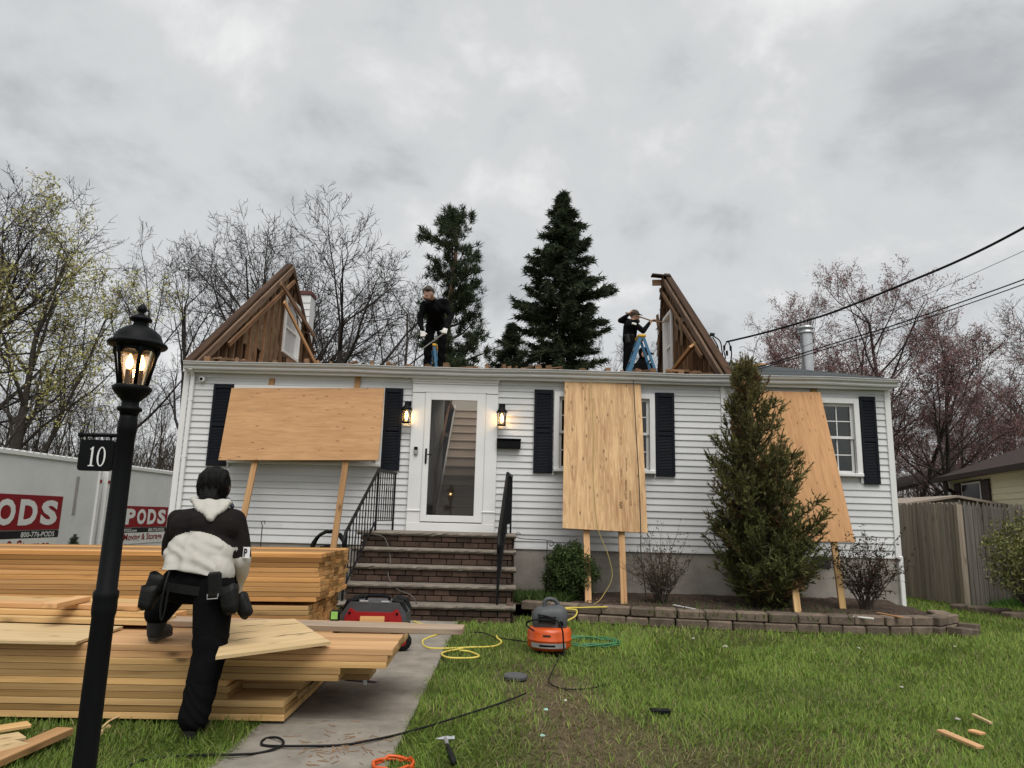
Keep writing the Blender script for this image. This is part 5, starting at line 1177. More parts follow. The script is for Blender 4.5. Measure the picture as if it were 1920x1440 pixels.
def decal(t, tr, br, mid, strip, tail, scale_l):
    """tr, br: pixels of the red panel's far top and bottom corners"""
    a = PX(*tr, XF + .035); zt_ = a.z; zb_ = PX(*br, XF + .035).z; y1 = a.y; y0 = y1 - scale_l
    xq = XF - .018 + .01
    def plate(ya, yb, za_, zb2, mat, nm, dx=0): put(nm, MB().box((xq + dx, (ya + yb) / 2, (za_ + zb2) / 2), (.012, yb - ya, zb2 - za_)), mat, t)
    plate(y0, y1, zb_, zt_, MT['pod_red'], 'red_panel')
    h = zt_ - zb_
    plate(y0, y1, zb_ - .02 - strip, zb_ - .02, MT['pod_black'], 'black_strip')
    plate(y0, y1, zb_ - .02 - strip - tail, zb_ - .02 - strip, MT['white'], 'white_strip', -.001)
    xx = xq + .0075
    lw = (y1 - y0) * .215
    for i, ch_ in enumerate('PODS'):
        lettering('letter', ch_, (xx, y0 + (y1 - y0) * (.045 + .237 * i), zb_ + h * .13), (0, 1, 0), (0, 0, 1), lw * .92, h * .74, MT['white'], t, .045)
    lettering('letters', '800-776-PODS', (xx, y1 - (y1 - y0) * .43, zb_ - .02 - strip * .86), (0, 1, 0), (0, 0, 1), (y1 - y0) * .38, strip * .72, MT['white'], t, .015)
    lettering('letters', 'PODS.com', (xx, y0 + (y1 - y0) * .05, zb_ - .02 - strip * .86), (0, 1, 0), (0, 0, 1), (y1 - y0) * .26, strip * .72, MT['white'], t, .015)
    lettering('letters', 'Moving & Storage', (xx, y0 + (y1 - y0) * .05, zb_ - .02 - strip - tail * .86), (0, 1, 0), (0, 0, 1), (y1 - y0) * .86, tail * .78, MT['pod_red'], t, .02)
decal(podA, (122, 931), (118, 992), None, .16, .42, 3.0)
decal(podB, (318, 951), (316, 987), None, .13, .30, 2.5)
put('grime_mark', MB().box((XF - .012, PX(143, 930, XF).y, 1.55), (.01, .12, .9)), plain('grime', (.36, .35, .32)), podA)

# ------------------------------------------------------------------ fence, shed, neighbours, wires
fz_ = PY(1803, 941, 12.32).z
fence = thing('picket_fence', (7.7, 12.5, 0), 'weathered grey wooden picket fence at the corner of the yard', 'fence')
def picket(p, a, h, w, pointed):
    top = [(-w / 2, h - (.09 if pointed else .025)), (-.018, h), (.018, h), (w / 2, h - (.09 if pointed else .025))] if not pointed else [(-w / 2, h - .12), (0, h), (w / 2, h - .12)]
    poly = [(-w / 2, 0)] + top + [(w / 2, 0)]
    m = slab_poly(poly, -.009, .009); m.v = [(z, y, -x) for x, y, z in m.v]      # local X up the picket so grain follows
    put('picket', m, MT['fence_dark'] if pointed else MT['fence'], fence, MW(p, RZ(a) @ Matrix.Rotation(-math.pi / 2, 3, 'Y') @ Matrix.Rotation(U(-.01, .01), 3, 'Z')))
C_ = Vector((7.69, 12.32, 0)); A_ = Vector((7.12, 15.6, 0)); B_ = Vector((11.2, 14.3, 0))
n = int((A_ - C_).length / .096)
for i in range(n):
    p = C_.lerp(A_, (i + .5) / n); d = (A_ - C_); picket(p + Vector((0, 0, .04)), math.atan2(d.y, d.x), fz_ - .04 + U(-.015, .01), .09, False)
n = int((B_ - C_).length / .142)
for i in range(n):
    p = C_.lerp(B_, (i + .6) / n); d = (B_ - C_); picket(p + Vector((0, 0, .02)), math.atan2(d.y, d.x), fz_ - .0 + U(-.02, .02), .125, True)
for za_ in (.35, 1.0, 1.5):
    board('fence_rail', C_ + Vector((.05, .04, za_)), A_ + Vector((.05, 0, za_)), .04, .09, MT['fence'], fence); board('fence_rail', C_ + Vector((0, .05, za_)), B_ + Vector((0, .05, za_)), .04, .09, MT['fence'], fence)
board('fence_post', C_ + Vector((.02, .02, 0)), C_ + Vector((.02, .02, fz_ - .05)), .09, .09, MT['fence'], fence)
for (px, py, L) in ((1838, 1146, .35), (1872, 1150, .4), (1905, 1157, .4), (1800, 1142, .25)):
    q_ = PZ(px, py, .03); put_ = put('edging_stone', MB().box((0, 0, 0), (L, .18, .11), ch=.02), MT['block'], None, MW((q_.x, q_.y, .05), RZ(.35 + U(-.1, .1))))
    tag(put_, 'weathered edging stone at the foot of the picket fence', 'edging stone', 'edging stones below the fence')
shed = thing('garden_shed', (9.64, 16.4, 0), 'low tan garden shed with a shallow gable behind the picket fence', 'shed')
ap = PY(1790, 930, 15.5); l_ = PY(1690, 942, 15.5); r_ = PY(1893, 946, 15.5)
put('wall', MB().add([(l_.x + .1, 15.6, 0), (r_.x - .1, 15.6, 0), (r_.x - .1, 15.6, r_.z - .06), (ap.x, 15.6, ap.z - .06), (l_.x + .1, 15.6, l_.z - .06), (l_.x + .1, 17.6, 0), (r_.x - .1, 17.6, 0), (r_.x - .1, 17.6, r_.z - .06), (ap.x, 17.6, ap.z - .06), (l_.x + .1, 17.6, l_.z - .06)], [(0, 1, 2, 3, 4), (9, 8, 7, 6, 5), (0, 4, 9, 5), (1, 6, 7, 2), (2, 7, 8, 3), (3, 8, 9, 4)]), MT['shed_tan'], shed)
for e_ in (l_, r_): board('roof_panel', (e_.x, 16.55, e_.z - .04), (ap.x, 16.55, ap.z - .01), 2.3, .05, MT['shed_tan'], shed)
put('vent', MB().box((ap.x, 15.58, ap.z - .19), (.28, .03, .13)), MT['gutter'], shed)
# cream house
Cn = Vector((11.75, 19.0, 0)); an = Vector((10.55 - 11.95, 14.4 - 20.2, 0)).normalized(); bn = Vector((-an.y, an.x, 0))
if bn.x < 0: bn = -bn
Lh, Dh, Hh = 9.5, 8.0, 2.66
nh = thing('neighbour_house', Cn + an * 4, 'cream neighbouring house with a dark roof and brown shutters behind the fence', 'house')
rotn = Matrix((an, bn, Vector((0, 0, 1)))).transposed()
def NW(u, v, z): return Cn + an * u + bn * v + Vector((0, 0, z))
gabl = [NW(0, 0, 0), NW(0, Dh, 0), NW(0, Dh, Hh), NW(0, Dh / 2, Hh + 1.55), NW(0, 0, Hh)]
gab2 = [p_ + an * Lh for p_ in gabl]
put('wall', MB().add(gabl + gab2, [(0, 1, 2, 3, 4), (9, 8, 7, 6, 5), (0, 4, 9, 5), (1, 6, 7, 2)]), MT['cream_siding'], nh)
wl_ = MB()
sc_m = None
for i in range(14):
    z = .75 + i * .135
    put('siding_board', MB().add([NW(0, -.022, z), NW(Lh, -.022, z), NW(Lh, -.004, z + .14), NW(0, -.004, z + .14), NW(0, 0, z), NW(Lh, 0, z)], [(0, 1, 2, 3), (4, 5, 1, 0)]), MT['cream_siding'], nh)
for v0, v1 in ((-.25, Dh / 2), (Dh + .25, Dh / 2)):
    zq = Hh - .25 * 1.55 / (Dh / 2)
    a4 = [NW(-.35, v0, zq + .02), NW(Lh + .3, v0, zq + .02), NW(Lh + .3, v1, Hh + 1.6), NW(-.35, v1, Hh + 1.6)]
    put('roof', MB().add(a4 + [p_ + Vector((0, 0, .07)) for p_ in a4], [(3, 2, 1, 0), (4, 5, 6, 7), (0, 1, 5, 4), (1, 2, 6, 5), (2, 3, 7, 6), (3, 0, 4, 7)]), MT['shingle_dark'], nh)
put('gutter', MB().beam(NW(-.35, -.30, Hh - .09), NW(Lh + .3, -.30, Hh - .09), .11, .11), MT['brown_trim'], nh)
put('corner_board', MB().beam(NW(.06, -.03, 0), NW(.06, -.03, Hh - .1), .1, .1), MT['white'], nh)
put('downspout', MB().tube(bez([NW(.5, -.30, Hh - .12), NW(.5, -.25, Hh - .35), NW(.45, -.1, Hh - .5), NW(.45, -.08, Hh - 1.4)], 4), .05, 8), MT['brown_trim'], nh)
def uv_on_wall(px, py):
    d = ray(px, py); nrm_ = bn; k = (Cn - CAM).dot(nrm_) / d.dot(nrm_); q_ = CAM + d * k; return (q_ - Cn).dot(an), q_.z
u0, zt0 = uv_on_wall(1806, 907); u1, zb0 = uv_on_wall(1846, 945)
put('window', MB().beam(NW((u0 + u1) / 2, -.035, zt0 + .04), NW((u0 + u1) / 2, -.035, zb0 - .2), u1 - u0, .03, up=tuple(bn)), MT['brown_trim'], nh)
wn_ = put('window', MB().box((0, 0, 0), (u1 - u0, .05, zt0 - zb0 + .2)), MT['white'], nh, MW(NW((u0 + u1) / 2, -.03, (zt0 + zb0) / 2 - .1), rotn))
put('pane', MB().box((0, 0, 0), (u1 - u0 - .12, .02, zt0 - zb0 + .1)), MT['dark_pane'] if 'dark_pane' in MT else MT.setdefault('dark_pane', plain('dark_pane', (.03, .03, .032), .15)), wn_, MW(NW((u0 + u1) / 2, -.055, (zt0 + zb0) / 2 - .1), rotn))
for uu in (u0 - .28, u1 + .3): put('shutter', MB().box((0, 0, 0), (.42, .04, zt0 - zb0 + .25), ch=.01), MT['brown_trim'], nh, MW(NW(uu, -.05, (zt0 + zb0) / 2 - .1), rotn))
sl = (Hh + 1.6 - (Hh - .45 * 1.55 / 4)) / (Dh / 2 + .45); zs = lambda v: Hh - .174 + (v + .45) * sl + .09
sk = [NW(5.0, 1.3, zs(1.3)), NW(6.4, 1.3, zs(1.3)), NW(6.4, 2.5, zs(2.5)), NW(5.0, 2.5, zs(2.5))]
put('skylight', MB().add(sk + [p_ + Vector((0, 0, .12)) for p_ in sk], [(3, 2, 1, 0), (4, 5, 6, 7), (0, 1, 5, 4), (1, 2, 6, 5), (2, 3, 7, 6), (3, 0, 4, 7)]), MT['silver'], nh)
gr = thing('garage', (10.5, 27, 0), 'low brown outbuilding with a dark roof beyond the shed', 'outbuilding')
ga, gb = PY(1684, 915, 27), PY(1765, 897, 27)
put('wall', MB().box(((ga.x + gb.x) / 2 + .8, 29, .9), (gb.x - ga.x + 2.4, 4, 1.8)), MT['brown_trim'], gr)
put('roof', MB().beam((ga.x - .6, 28.5, ga.z - .15), (gb.x + 2.0, 28.5, gb.z + .6), 4.6, .12), MT['shingle_dark'], gr)
# overhead wires
def wire(pix, r, label, name='overhead_wire'):
    pts = [PY(px, py, Y) for px, py, Y in pix]; return tag(put(name, MB().tube(bez(pts, 8), r, 6), MT['rubber'], smooth=True), label, 'wire', 'overhead wires')
wire([(1362, 641, 12.3), (1440, 622, 11.7), (1560, 586, 10.8), (1700, 530, 9.8), (1810, 483, 9.0), (1925, 424, 8.2), (2120, 310, 7.0)], .017, 'thick twisted service cable running to the splintered gable by the flue')
wire([(1385, 697, 12.4), (1440, 683, 12.1), (1560, 645, 11.5), (1700, 602, 10.8), (1925, 522, 9.8), (2120, 445, 9.0)], .010, 'upper wire of the close pair dropping to the wing roof')
wire([(1385, 701, 12.4), (1440, 687, 12.1), (1560, 651, 11.5), (1700, 609, 10.8), (1925, 531, 9.8), (2120, 456, 9.0)], .008, 'lower wire of the close pair dropping to the wing roof')
wire([(1390, 690, 14), (1480, 660, 13.4), (1600, 612, 12.6), (1740, 551, 11.8), (1925, 468, 10.8), (2120, 375, 9.8)], .0045, 'single thin wire between the thick cable and the wire pair')
sm_ = thing('service_drop', PY(1345, 640, 12.3), 'black looped service wires and insulators hanging from the splintered gable', 'service wires')
put('bracket', MB().beam(PY(1331, 627, 12.32), PY(1340, 628, 12.3), .06, .05), MT['rubber'], sm_)
for i, pix in enumerate((((1336, 629), (1350, 640), (1354, 660), (1358, 680), (1366, 688)), ((1336, 632), (1346, 650), (1348, 668), (1352, 686)), ((1362, 642), (1357, 655), (1360, 670), (1358, 684), (1366, 690)), ((1366, 641), (1371, 655), (1371, 672), (1366, 686), (1360, 680)))):
    put('wire_loop', MB().tube(bez([PY(px, py, 12.3 - .03 * i) for px, py in pix], 6), .011, 6), MT['rubber'], sm_, smooth=True)
for (px, py) in ((1358, 652), (1370, 653), (1363, 662)): 
    q_ = PY(px, py, 12.25); put('insulator', MB().lathe([(.008, -.05), (.02, -.04), (.022, .03), (.008, .05)], 8, q_), MT['rubber'], sm_)
# ------------------------------------------------------------------ people
def cap_mesh(mb, p0, r0, p1, r1, flat=None, n=14, k=5):
    p0, p1 = Vector(p0), Vector(p1); ax = p1 - p0; L = ax.length
    if L < 1e-5: ax = Vector((0, 0, 1)); L = 1e-5
    t = ax.normalized(); u = t.orthogonal().normalized(); v = t.cross(u); o = len(mb.v); rings = []
    for i in range(k): a = math.pi / 2 * (1 - i / (k - 1)) if i else math.pi / 2 * .98; rings.append((p0 - t * r0 * math.sin(a), r0 * math.cos(a)))
    for i in range(k): a = math.pi / 2 * i / (k - 1) if i < k - 1 else math.pi / 2 * .98; rings.append((p1 + t * r1 * math.sin(a), r1 * math.cos(a)))
    fd = Vector(flat[0]).normalized() if flat else None
    for c, r in rings:
        for j in range(n):
            a = 2 * math.pi * j / n; d = (u * math.cos(a) + v * math.sin(a)) * r
            if fd is not None: d = d + fd * d.dot(fd) * (flat[1] - 1)
            mb.v.append(tuple(c + d))
    m = len(rings)
    for i in range(m - 1):
        for j in range(n): a = o + i * n + j; b_ = o + i * n + (j + 1) % n; mb.f.append((a, b_, b_ + n, a + n)); mb.mi.append(0)
    mb.f.append(tuple(o + j for j in reversed(range(n)))); mb.f.append(tuple(o + (m - 1) * n + j for j in range(n))); mb.mi += [0, 0]
def blob(name, caps, mats, parent, voxel=.012, smooth=4, pick_=None, fold=None):
    """one continuous surface grown round tapered capsules"""
    mb = MB()
    for c in caps: cap_mesh(mb, *c)
    me = mb.mesh(name + '_cage', mats[0]); ob = bpy.data.objects.new('tmp_cage', me); COL.objects.link(ob)
    rm = ob.modifiers.new('r', 'REMESH'); rm.mode = 'VOXEL'; rm.voxel_size = voxel; rm.adaptivity = 0
    sm = ob.modifiers.new('s', 'SMOOTH'); sm.iterations = smooth; sm.factor = .5
    dg = bpy.context.evaluated_depsgraph_get(); out = bpy.data.meshes.new_from_object(ob.evaluated_get(dg)); out.name = name
    bpy.data.objects.remove(ob)
    n = len(out.vertices); co = np.zeros(n * 3, dtype=np.float32); out.vertices.foreach_get('co', co); co = co.reshape(-1, 3)
    if fold is not None:
        nr = np.zeros(n * 3, dtype=np.float32); out.vertices.foreach_get('normal', nr); nr = nr.reshape(-1, 3)
        co = co + nr * fold(co)[:, None]; out.vertices.foreach_set('co', co.astype(np.float32).ravel())
    out.materials.clear()
    for m in mats: out.materials.append(m)
    pc = np.zeros(len(out.polygons) * 3, dtype=np.float32); out.polygons.foreach_get('center', pc); pc = pc.reshape(-1, 3)
    if pick_ is not None: out.polygons.foreach_set('material_index', np.asarray(pick_(pc), dtype=np.int32))
    else: out.polygons.foreach_set('material_index', np.zeros(len(pc), dtype=np.int32))
    out.polygons.foreach_set('use_smooth', np.ones(len(pc), dtype=bool)); out.update()
    return link(name, out, parent)
def V(*a): return Vector(a)
def hand(caps, wrist, d, side, r=.0085, curl=.5, down=V(0, 0, -1), s=1.0):
    """palm, four unequal fingers with a bend, and a thumb leaving the side of the palm"""
    d = Vector(d).normalized(); side = Vector(side); side = (side - d * side.dot(d)).normalized(); nrm = d.cross(side)
    if nrm.dot(down) < 0: nrm = -nrm
    palm = wrist + d * .085 * s
    for q_ in (-.028, -.009, .009, .028): caps.append((wrist + side * q_ * .6 * s, .016 * s, palm + side * q_ * s, .014 * s))
    for q_, L in ((-.033, .062), (-.011, .074), (.011, .078), (.033, .070)):
        b0 = palm + side * q_ * s; b1 = b0 + (d * math.cos(curl) + nrm * math.sin(curl)) * L * .5 * s; b2 = b1 + (d * math.cos(curl * 2.2) + nrm * math.sin(curl * 2.2)) * L * .5 * s
        caps.append((b0, r * s, b1, r * .95 * s)); caps.append((b1, r * .95 * s, b2, r * .8 * s))
    t0 = wrist + d * .03 * s + side * .03 * s; t1 = t0 + (d * .6 + side * .7 + nrm * .2).normalized() * .04 * s; t2 = t1 + (d * .9 + side * .2 + nrm * .4).normalized() * .032 * s
    caps.append((t0, .012 * s, t1, .0105 * s)); caps.append((t1, .0105 * s, t2, .009 * s))

# ---- worker standing with one boot on the low stack, seen from behind
w1 = thing('person', PZ(362, 1380, 0), 'worker in a black and cream hoodie and black trousers, one boot up on the lumber', 'person')
hipR, knR, anR = PY(402, 1098, 4.45), PY(393, 1225, 4.38), PY(363, 1345, 4.30)
hipL = PY(338, 1095, 4.48); anL = PY(291, 1196, 4.60); anL.z = TOPZ + .10; knL = V(hipL.x - .09, 4.90, .90)
pel, wai, chs, neck = PY(371, 1088, 4.46), PY(378, 1040, 4.52), PY(386, 992, 4.60), PY(394, 945, 4.70)
shL, shR = PY(337, 976, 4.64), PY(440, 976, 4.64); head = PY(400, 912, 4.76)
elR, wrR = PY(452, 1050, 4.62), PY(440, 1112, 4.76); elL, wrL = PY(322, 1035, 4.70), PY(330, 1062, 4.92)
Xd = V(1, 0, 0); Yd = V(0, 1, 0)
caps = [(hipR, .120, knR, .096), (knR, .096, anR + V(0, 0, -.005), .082), (hipL, .112, knL, .092), (knL, .092, anL + V(0, 0, .075), .080),
        (hipL, .115, hipR, .115), (pel, .13, wai, .14), (wai, .14, chs, .15, (Yd, .75)), (neck, .055, head + V(0, .0, -.04), .055),
        (shL, .06, shR, .06), (chs + V(-.08, 0, 0), .10, chs + V(.08, 0, 0), .10), (shR, .05, elR, .042), (elR, .042, wrR, .03), (shL, .05, elL, .042), (elL, .042, wrL, .03),
        (head + V(0, .005, .02), .088, head + V(0, .02, -.035), .075), (head + V(.02, .075, -.03), .03, head + V(.0, .085, -.05), .025),
        (head + V(.088, .015, -.02), .017, head + V(.09, .012, .005), .017), (head + V(-.088, .015, -.02), .017, head + V(-.09, .012, .005), .017)]
hand(caps, wrR, (wrR - elR), (-1, 0, 0)); hand(caps, wrL, (wrL - elL), (1, 0, 0))
def pk(pc): return np.where(pc[:, 2] > pel.z + .07, 0, 1)
def folds(co):
    z = co[:, 2]; x = co[:, 0]
    return .003 * np.sin(z * 70 + x * 45 + 4.0 * np.sin(x * 23 + z * 11)) * ((z < .32) | ((z > .42) & (z < .56)))
w1b = blob('body', caps, [MT['skin'], MT['cloth_black']], w1, .0085, 3, pk, folds)
# hoodie
hc = [(pel + V(-.105, -.005, .055), .118, pel + V(.095, -.005, .045), .118), (wai + V(-.10, 0, 0), .125, wai + V(.09, 0, 0), .125), (pel + V(0, 0, .05), .15, wai, .155), (wai, .15, chs, .155, (Yd, .75)),
      (chs + V(-.10, 0, 0), .125, chs + V(.10, 0, 0), .125), (shL + V(.02, 0, 0), .078, shR + V(-.02, 0, 0), .078), (chs, .15, neck + V(0, -.02, -.05), .085),
      (shR, .075, elR, .066), (elR, .066, wrR + (elR - wrR).normalized() * .03, .046), (shL, .075, elL, .066), (elL, .066, wrL + (elL - wrL).normalized() * .03, .046)]
yz = PY(380, 1000, 4.46).z; arm_z = PY(460, 1046, 4.55).z; hem_z = PY(372, 1074, 4.32).z
def hk(pc):
    x, y, z = pc[:, 0], pc[:, 1], pc[:, 2]
    armR = (x > shR.x + .066); armL = x < shL.x - .012
    line = yz - .075 * ((x - chs.x) / .2) ** 2 + .01
    body = np.where(z > line, 0, 1)
    arm = np.where(z > arm_z + .0, 0, 1)
    return np.where(armR | (armL & (z < yz + .02)), arm, body)
def hf(co):
    z, x = co[:, 2], co[:, 0]; low = np.clip((yz + .06 - z) / .25, 0, 1)
    hem = np.exp(-((z - (pel.z + .02)) / .022) ** 2)
    low = low * (np.abs(x - chs.x + .02) < .20)
    return low * (.0055 * np.sin(z * 78 + 3.1 * np.sin(x * 12 + z * 9) + x * 16) + .005 * np.sin(x * 55 + z * 60 + 2 * np.sin(z * 30))) + .004 * np.sin(x * 33 + z * 28) * (1 - low)
def hem(me):
    n = len(me.vertices); co = np.zeros(n * 3, dtype=np.float32); me.vertices.foreach_get('co', co); co = co.reshape(-1, 3)
    tors = (co[:, 0] > shL.x - .09) & (co[:, 0] < shR.x + .045) & (co[:, 1] < wrR.y - .06)
    hz_ = hem_z - .03 * np.clip((co[:, 0] - pel.x) / .2, -.4, 1.2)
    co[:, 2] = np.where(tors & (co[:, 2] < hz_), hz_ + .12 * (co[:, 2] - hz_) * 0, co[:, 2]); me.vertices.foreach_set('co', co.ravel()); me.update()
hood_g = blob('hoodie', hc, [MT['hood_black'], MT['hood_cream']], w1, .0085, 5, hk, hf)
hem(hood_g.data)
nk = PY(394, 940, 4.64)
hd_caps = [(PY(x0_, y_, Y_), .020, PY(x1_, y_ + 1, Y_), .020) for x0_, x1_, y_, Y_ in ((364, 428, 941, 4.605), (367, 425, 946, 4.58), (371, 420, 951, 4.555), (376, 414, 956, 4.535), (382, 408, 961, 4.515), (387, 401, 966, 4.50), (392, 396, 971, 4.488))] + [(PY(362, 938, 4.62), .024, PY(372, 938, 4.78), .02), (PY(430, 943, 4.62), .022, PY(424, 940, 4.78), .02)]
put_h = blob('hood', hd_caps, [MT['hood_cream']], hood_g, .0075, 4, None, lambda co: .004 * np.sin(co[:, 0] * 70 + co[:, 2] * 40))
blob('collar_lining', [(PY(427, 937, 4.70), .018, PY(436, 950, 4.62), .014)], [plain('lining_navy', (.02, .025, .04))], hood_g, .008, 3)
hair = [(head + V(0, -.005, .03), .102, head + V(0, .0, -.03), .092), (head + V(0, -.03, -.03), .078, neck + V(0, -.015, .035), .058), (head + V(0, .04, .05), .085, head + V(0, .03, .05), .085)]
blob('hair', hair, [MT['hair']], w1, .0085, 3, None, lambda co: .004 * np.sin(co[:, 0] * 130 + co[:, 2] * 35) + .003 * np.sin(co[:, 0] * 260))
for an, dY, hz_ in ((anR, .0, .0), (anL, .0, TOPZ)):
    toe = an + V(-.01, .16, 0); gz = hz_ + .01
    blob('boot', [(V(an.x, an.y - .01, gz + .045), .045, V(toe.x, toe.y, gz + .04), .040), (V(an.x, an.y - .01, gz + .05), .048, an + V(0, 0, .02), .058), (V(an.x - .012, an.y - .03, gz + .014), .018, V(toe.x, toe.y + .03, gz + .014), .018), (V(an.x + .015, an.y - .03, gz + .014), .018, V(toe.x + .015, toe.y + .03, gz + .014), .018)],
         [MT['boot'], plain('boot_sole', (.06, .055, .05)) if an is anR else bpy.data.materials['boot_sole']], w1, .0085, 2, lambda pc, g=gz: np.where(pc[:, 2] < g + .022, 1, 0))
# tool belt
bz = pel.z - .045
ring = [V(pel.x + .005 + .222 * math.cos(a), pel.y + .03 + .160 * math.sin(a), bz + .012 * math.sin(a * 2)) for a in np.linspace(0, 2 * math.pi, 28)]
bm = MB()
for p_ in ring: bm.v += [tuple(p_ + V(0, 0, .026)), tuple(p_ - V(0, 0, .026))]
bm.f = [(2 * i, 2 * i + 2, 2 * i + 3, 2 * i + 1) for i in range(27)]; bm.mi = [0] * 27
belt = put('tool_belt', bm, MT['leather'], w1, smooth=True)
def pouch(name, c, w, d, h, tilt, par=belt):
    m = MB(); n = 20; prof_ = [(.55, 0), (.8, .02), (.92, .3), (1.0, .75), (1.08, 1.0), (1.0, 1.0), (.9, .75), (.7, .12), (.1, .08)]
    for r, z in prof_:
        for j in range(n):
            a = 2 * math.pi * j / n; ca, sa = math.cos(a), math.sin(a)
            m.v.append((w * r * math.copysign(abs(ca) ** .65, ca), d * r * math.copysign(abs(sa) ** .65, sa), -h + h * z + .01 * math.sin(2 * a + z * 3)))
    for i in range(len(prof_) - 1):
        for j in range(n): a = i * n + j; b_ = i * n + (j + 1) % n; m.f.append((a, b_, b_ + n, a + n)); m.mi.append(0)
    m.f.append(tuple(reversed(range(n)))); m.mi.append(0)
    return put(name, m, MT['leather'], par, MW(c, Matrix.Rotation(tilt[0], 3, 'Y') @ Matrix.Rotation(tilt[1], 3, 'X')), smooth=True)
pouch('pouch', PY(285, 1100, 4.36), .050, .045, .13, (.12, -.2)); pouch('pouch', PY(301, 1078, 4.42), .055, .045, .13, (.3, -.15))
pouch('pouch', PY(428, 1100, 4.32), .052, .045, .15, (-.25, -.1)); pouch('pouch', PY(448, 1118, 4.40), .045, .04, .13, (-.55, -.1))
pp = PY(403, 1097, 4.28)
put('phone_holster', MB().box((0, 0, 0), (.080, .03, .15), Matrix.Rotation(-.12, 3, 'Y'), ch=.012), MT['leather'], belt, MW(pp))
put('holster_clip', MB().tube([pp + V(-.03, -.02, -.05), pp + V(-.028, -.022, -.078), pp + V(.03, -.022, -.072), pp + V(.032, -.02, -.045)], .004, 6), MT['silver'], belt)
put('hammer_loop', MB().tube(bez([PY(318, 1070, 4.32), PY(309, 1100, 4.29), PY(301, 1140, 4.29), PY(303, 1163, 4.30), PY(310, 1140, 4.30), PY(316, 1100, 4.31)], 5), .006, 6), MT['leather'], belt)
sl_ = PY(461.5, 1036, 4.555)
sleeve_tag = put('sleeve_patch', MB().add([(sl_.x + a * .028 - .004, sl_.y + .028 - .030 * math.cos(a * .9), sl_.z + z) for a in np.linspace(-.6, .9, 6) for z in (-.034, .034)], [(2 * i, 2 * i + 2, 2 * i + 3, 2 * i + 1) for i in range(5)]), MT['white'], hood_g)
lettering('letter', 'P', (sl_.x - .012, sl_.y - .006, sl_.z - .024), (1, 0.25, 0), (0, 0, 1), .02, .048, MT['hood_black'], hood_g, .02)

# ---- roof worker bent forward over the eave, facing the street
w2 = thing('person', V(PY(813, 682, 11.6).x, 11.6, 3.62), 'worker in black and a brown cap bending forward over the roofless eave', 'person')
f0 = 3.62
hdc, nk2 = PY(803, 551, 11.10), PY(810, 560, 11.26); sL, sR = PY(796, 572, 11.38), PY(834, 567, 11.42)
eL, hL = PY(787, 597, 11.34), PY(792, 622, 11.22); eR, hR = PY(845, 594, 11.40), PY(835, 618, 11.20)
pl2 = PY(819, 604, 11.74); kL, kR = PY(803, 645, 11.58), PY(829, 643, 11.60); aL, aR = V(PY(801, 680, 11.62).x, 11.64, f0 + .10), V(PY(827, 680, 11.62).x, 11.66, f0 + .10)
ch2 = sL.lerp(sR, .5) + V(0, .05, -.06)
caps = [(pl2 + V(-.09, 0, 0), .095, kL, .078), (kL, .074, aL, .062), (pl2 + V(.09, 0, 0), .095, kR, .078), (kR, .074, aR, .062), (pl2 + V(-.06, 0, 0), .12, pl2 + V(.06, 0, 0), .12),
        (pl2, .15, ch2, .155), (ch2 + V(-.07, 0, 0), .12, ch2 + V(.07, 0, 0), .12), (sL, .075, sR, .075), (sL, .066, eL, .055), (eL, .055, hL, .036), (sR, .066, eR, .055), (eR, .055, hR, .036),
        (nk2, .052, hdc, .05), (hdc + V(0, .01, .03), .088, hdc + V(-.01, -.02, -.055), .068), (hdc + V(-.01, -.092, -.025), .014, hdc + V(-.012, -.096, -.045), .017)]
blob('body', caps, [MT['cloth_black'], MT['skin']], w2, .012, 4, lambda pc: np.where((pc[:, 2] > hdc.z - .095) & (pc[:, 1] < hdc.y + .13) & (np.abs(pc[:, 0] - hdc.x) < .12), 1, 0), lambda co: .006 * np.sin(co[:, 2] * 40 + co[:, 0] * 30 + np.sin(co[:, 0] * 25)))
for wr_, el_, sd_ in ((hL, eL, V(1, 0, 0)), (hR, eR, V(-1, 0, 0))):
    hcaps = []; hand(hcaps, wr_, (wr_ - el_) + V(0, -.05, -.08), sd_, .012, .5, V(0, -1, -.4)); hcaps.append((wr_, .042, wr_ + (wr_ - el_).normalized() * .05, .045, (Yd, .6)))
    blob('glove', hcaps, [MT['glove']], w2, .009, 2)
blob('cap', [(hdc + V(0, .01, .045), .095, hdc + V(0, .02, .045), .095), (hdc + V(-.045, -.11, .040), .012, hdc + V(.045, -.11, .040), .012), (hdc + V(0, -.06, .055), .045, hdc + V(0, -.115, .042), .024)], [MT['cap']], w2, .011, 3)
blob('beard', [(hdc + V(-.025, -.050, -.108), .020, hdc + V(.015, -.050, -.108), .020)], [plain('beard_brown', (.05, .03, .02))], w2, .011, 3)
for a_ in (aL, aR): blob('boot', [(a_ + V(0, 0, .02), .062, a_ + V(0, -.02, -.055), .05), (a_ + V(0, -.0, -.06), .045, a_ + V(-.01, -.17, -.065), .042)], [MT['boot_tan']], w2, .011, 3)
tag(put('pry_bar', MB().tube([hR + V(-.01, -.05, -.07), PY(795, 652, 11.25), PY(785, 660, 11.25)], .009, 6), MT['steel']), 'thin steel pry bar held by the worker bending over the eave', 'pry bar')

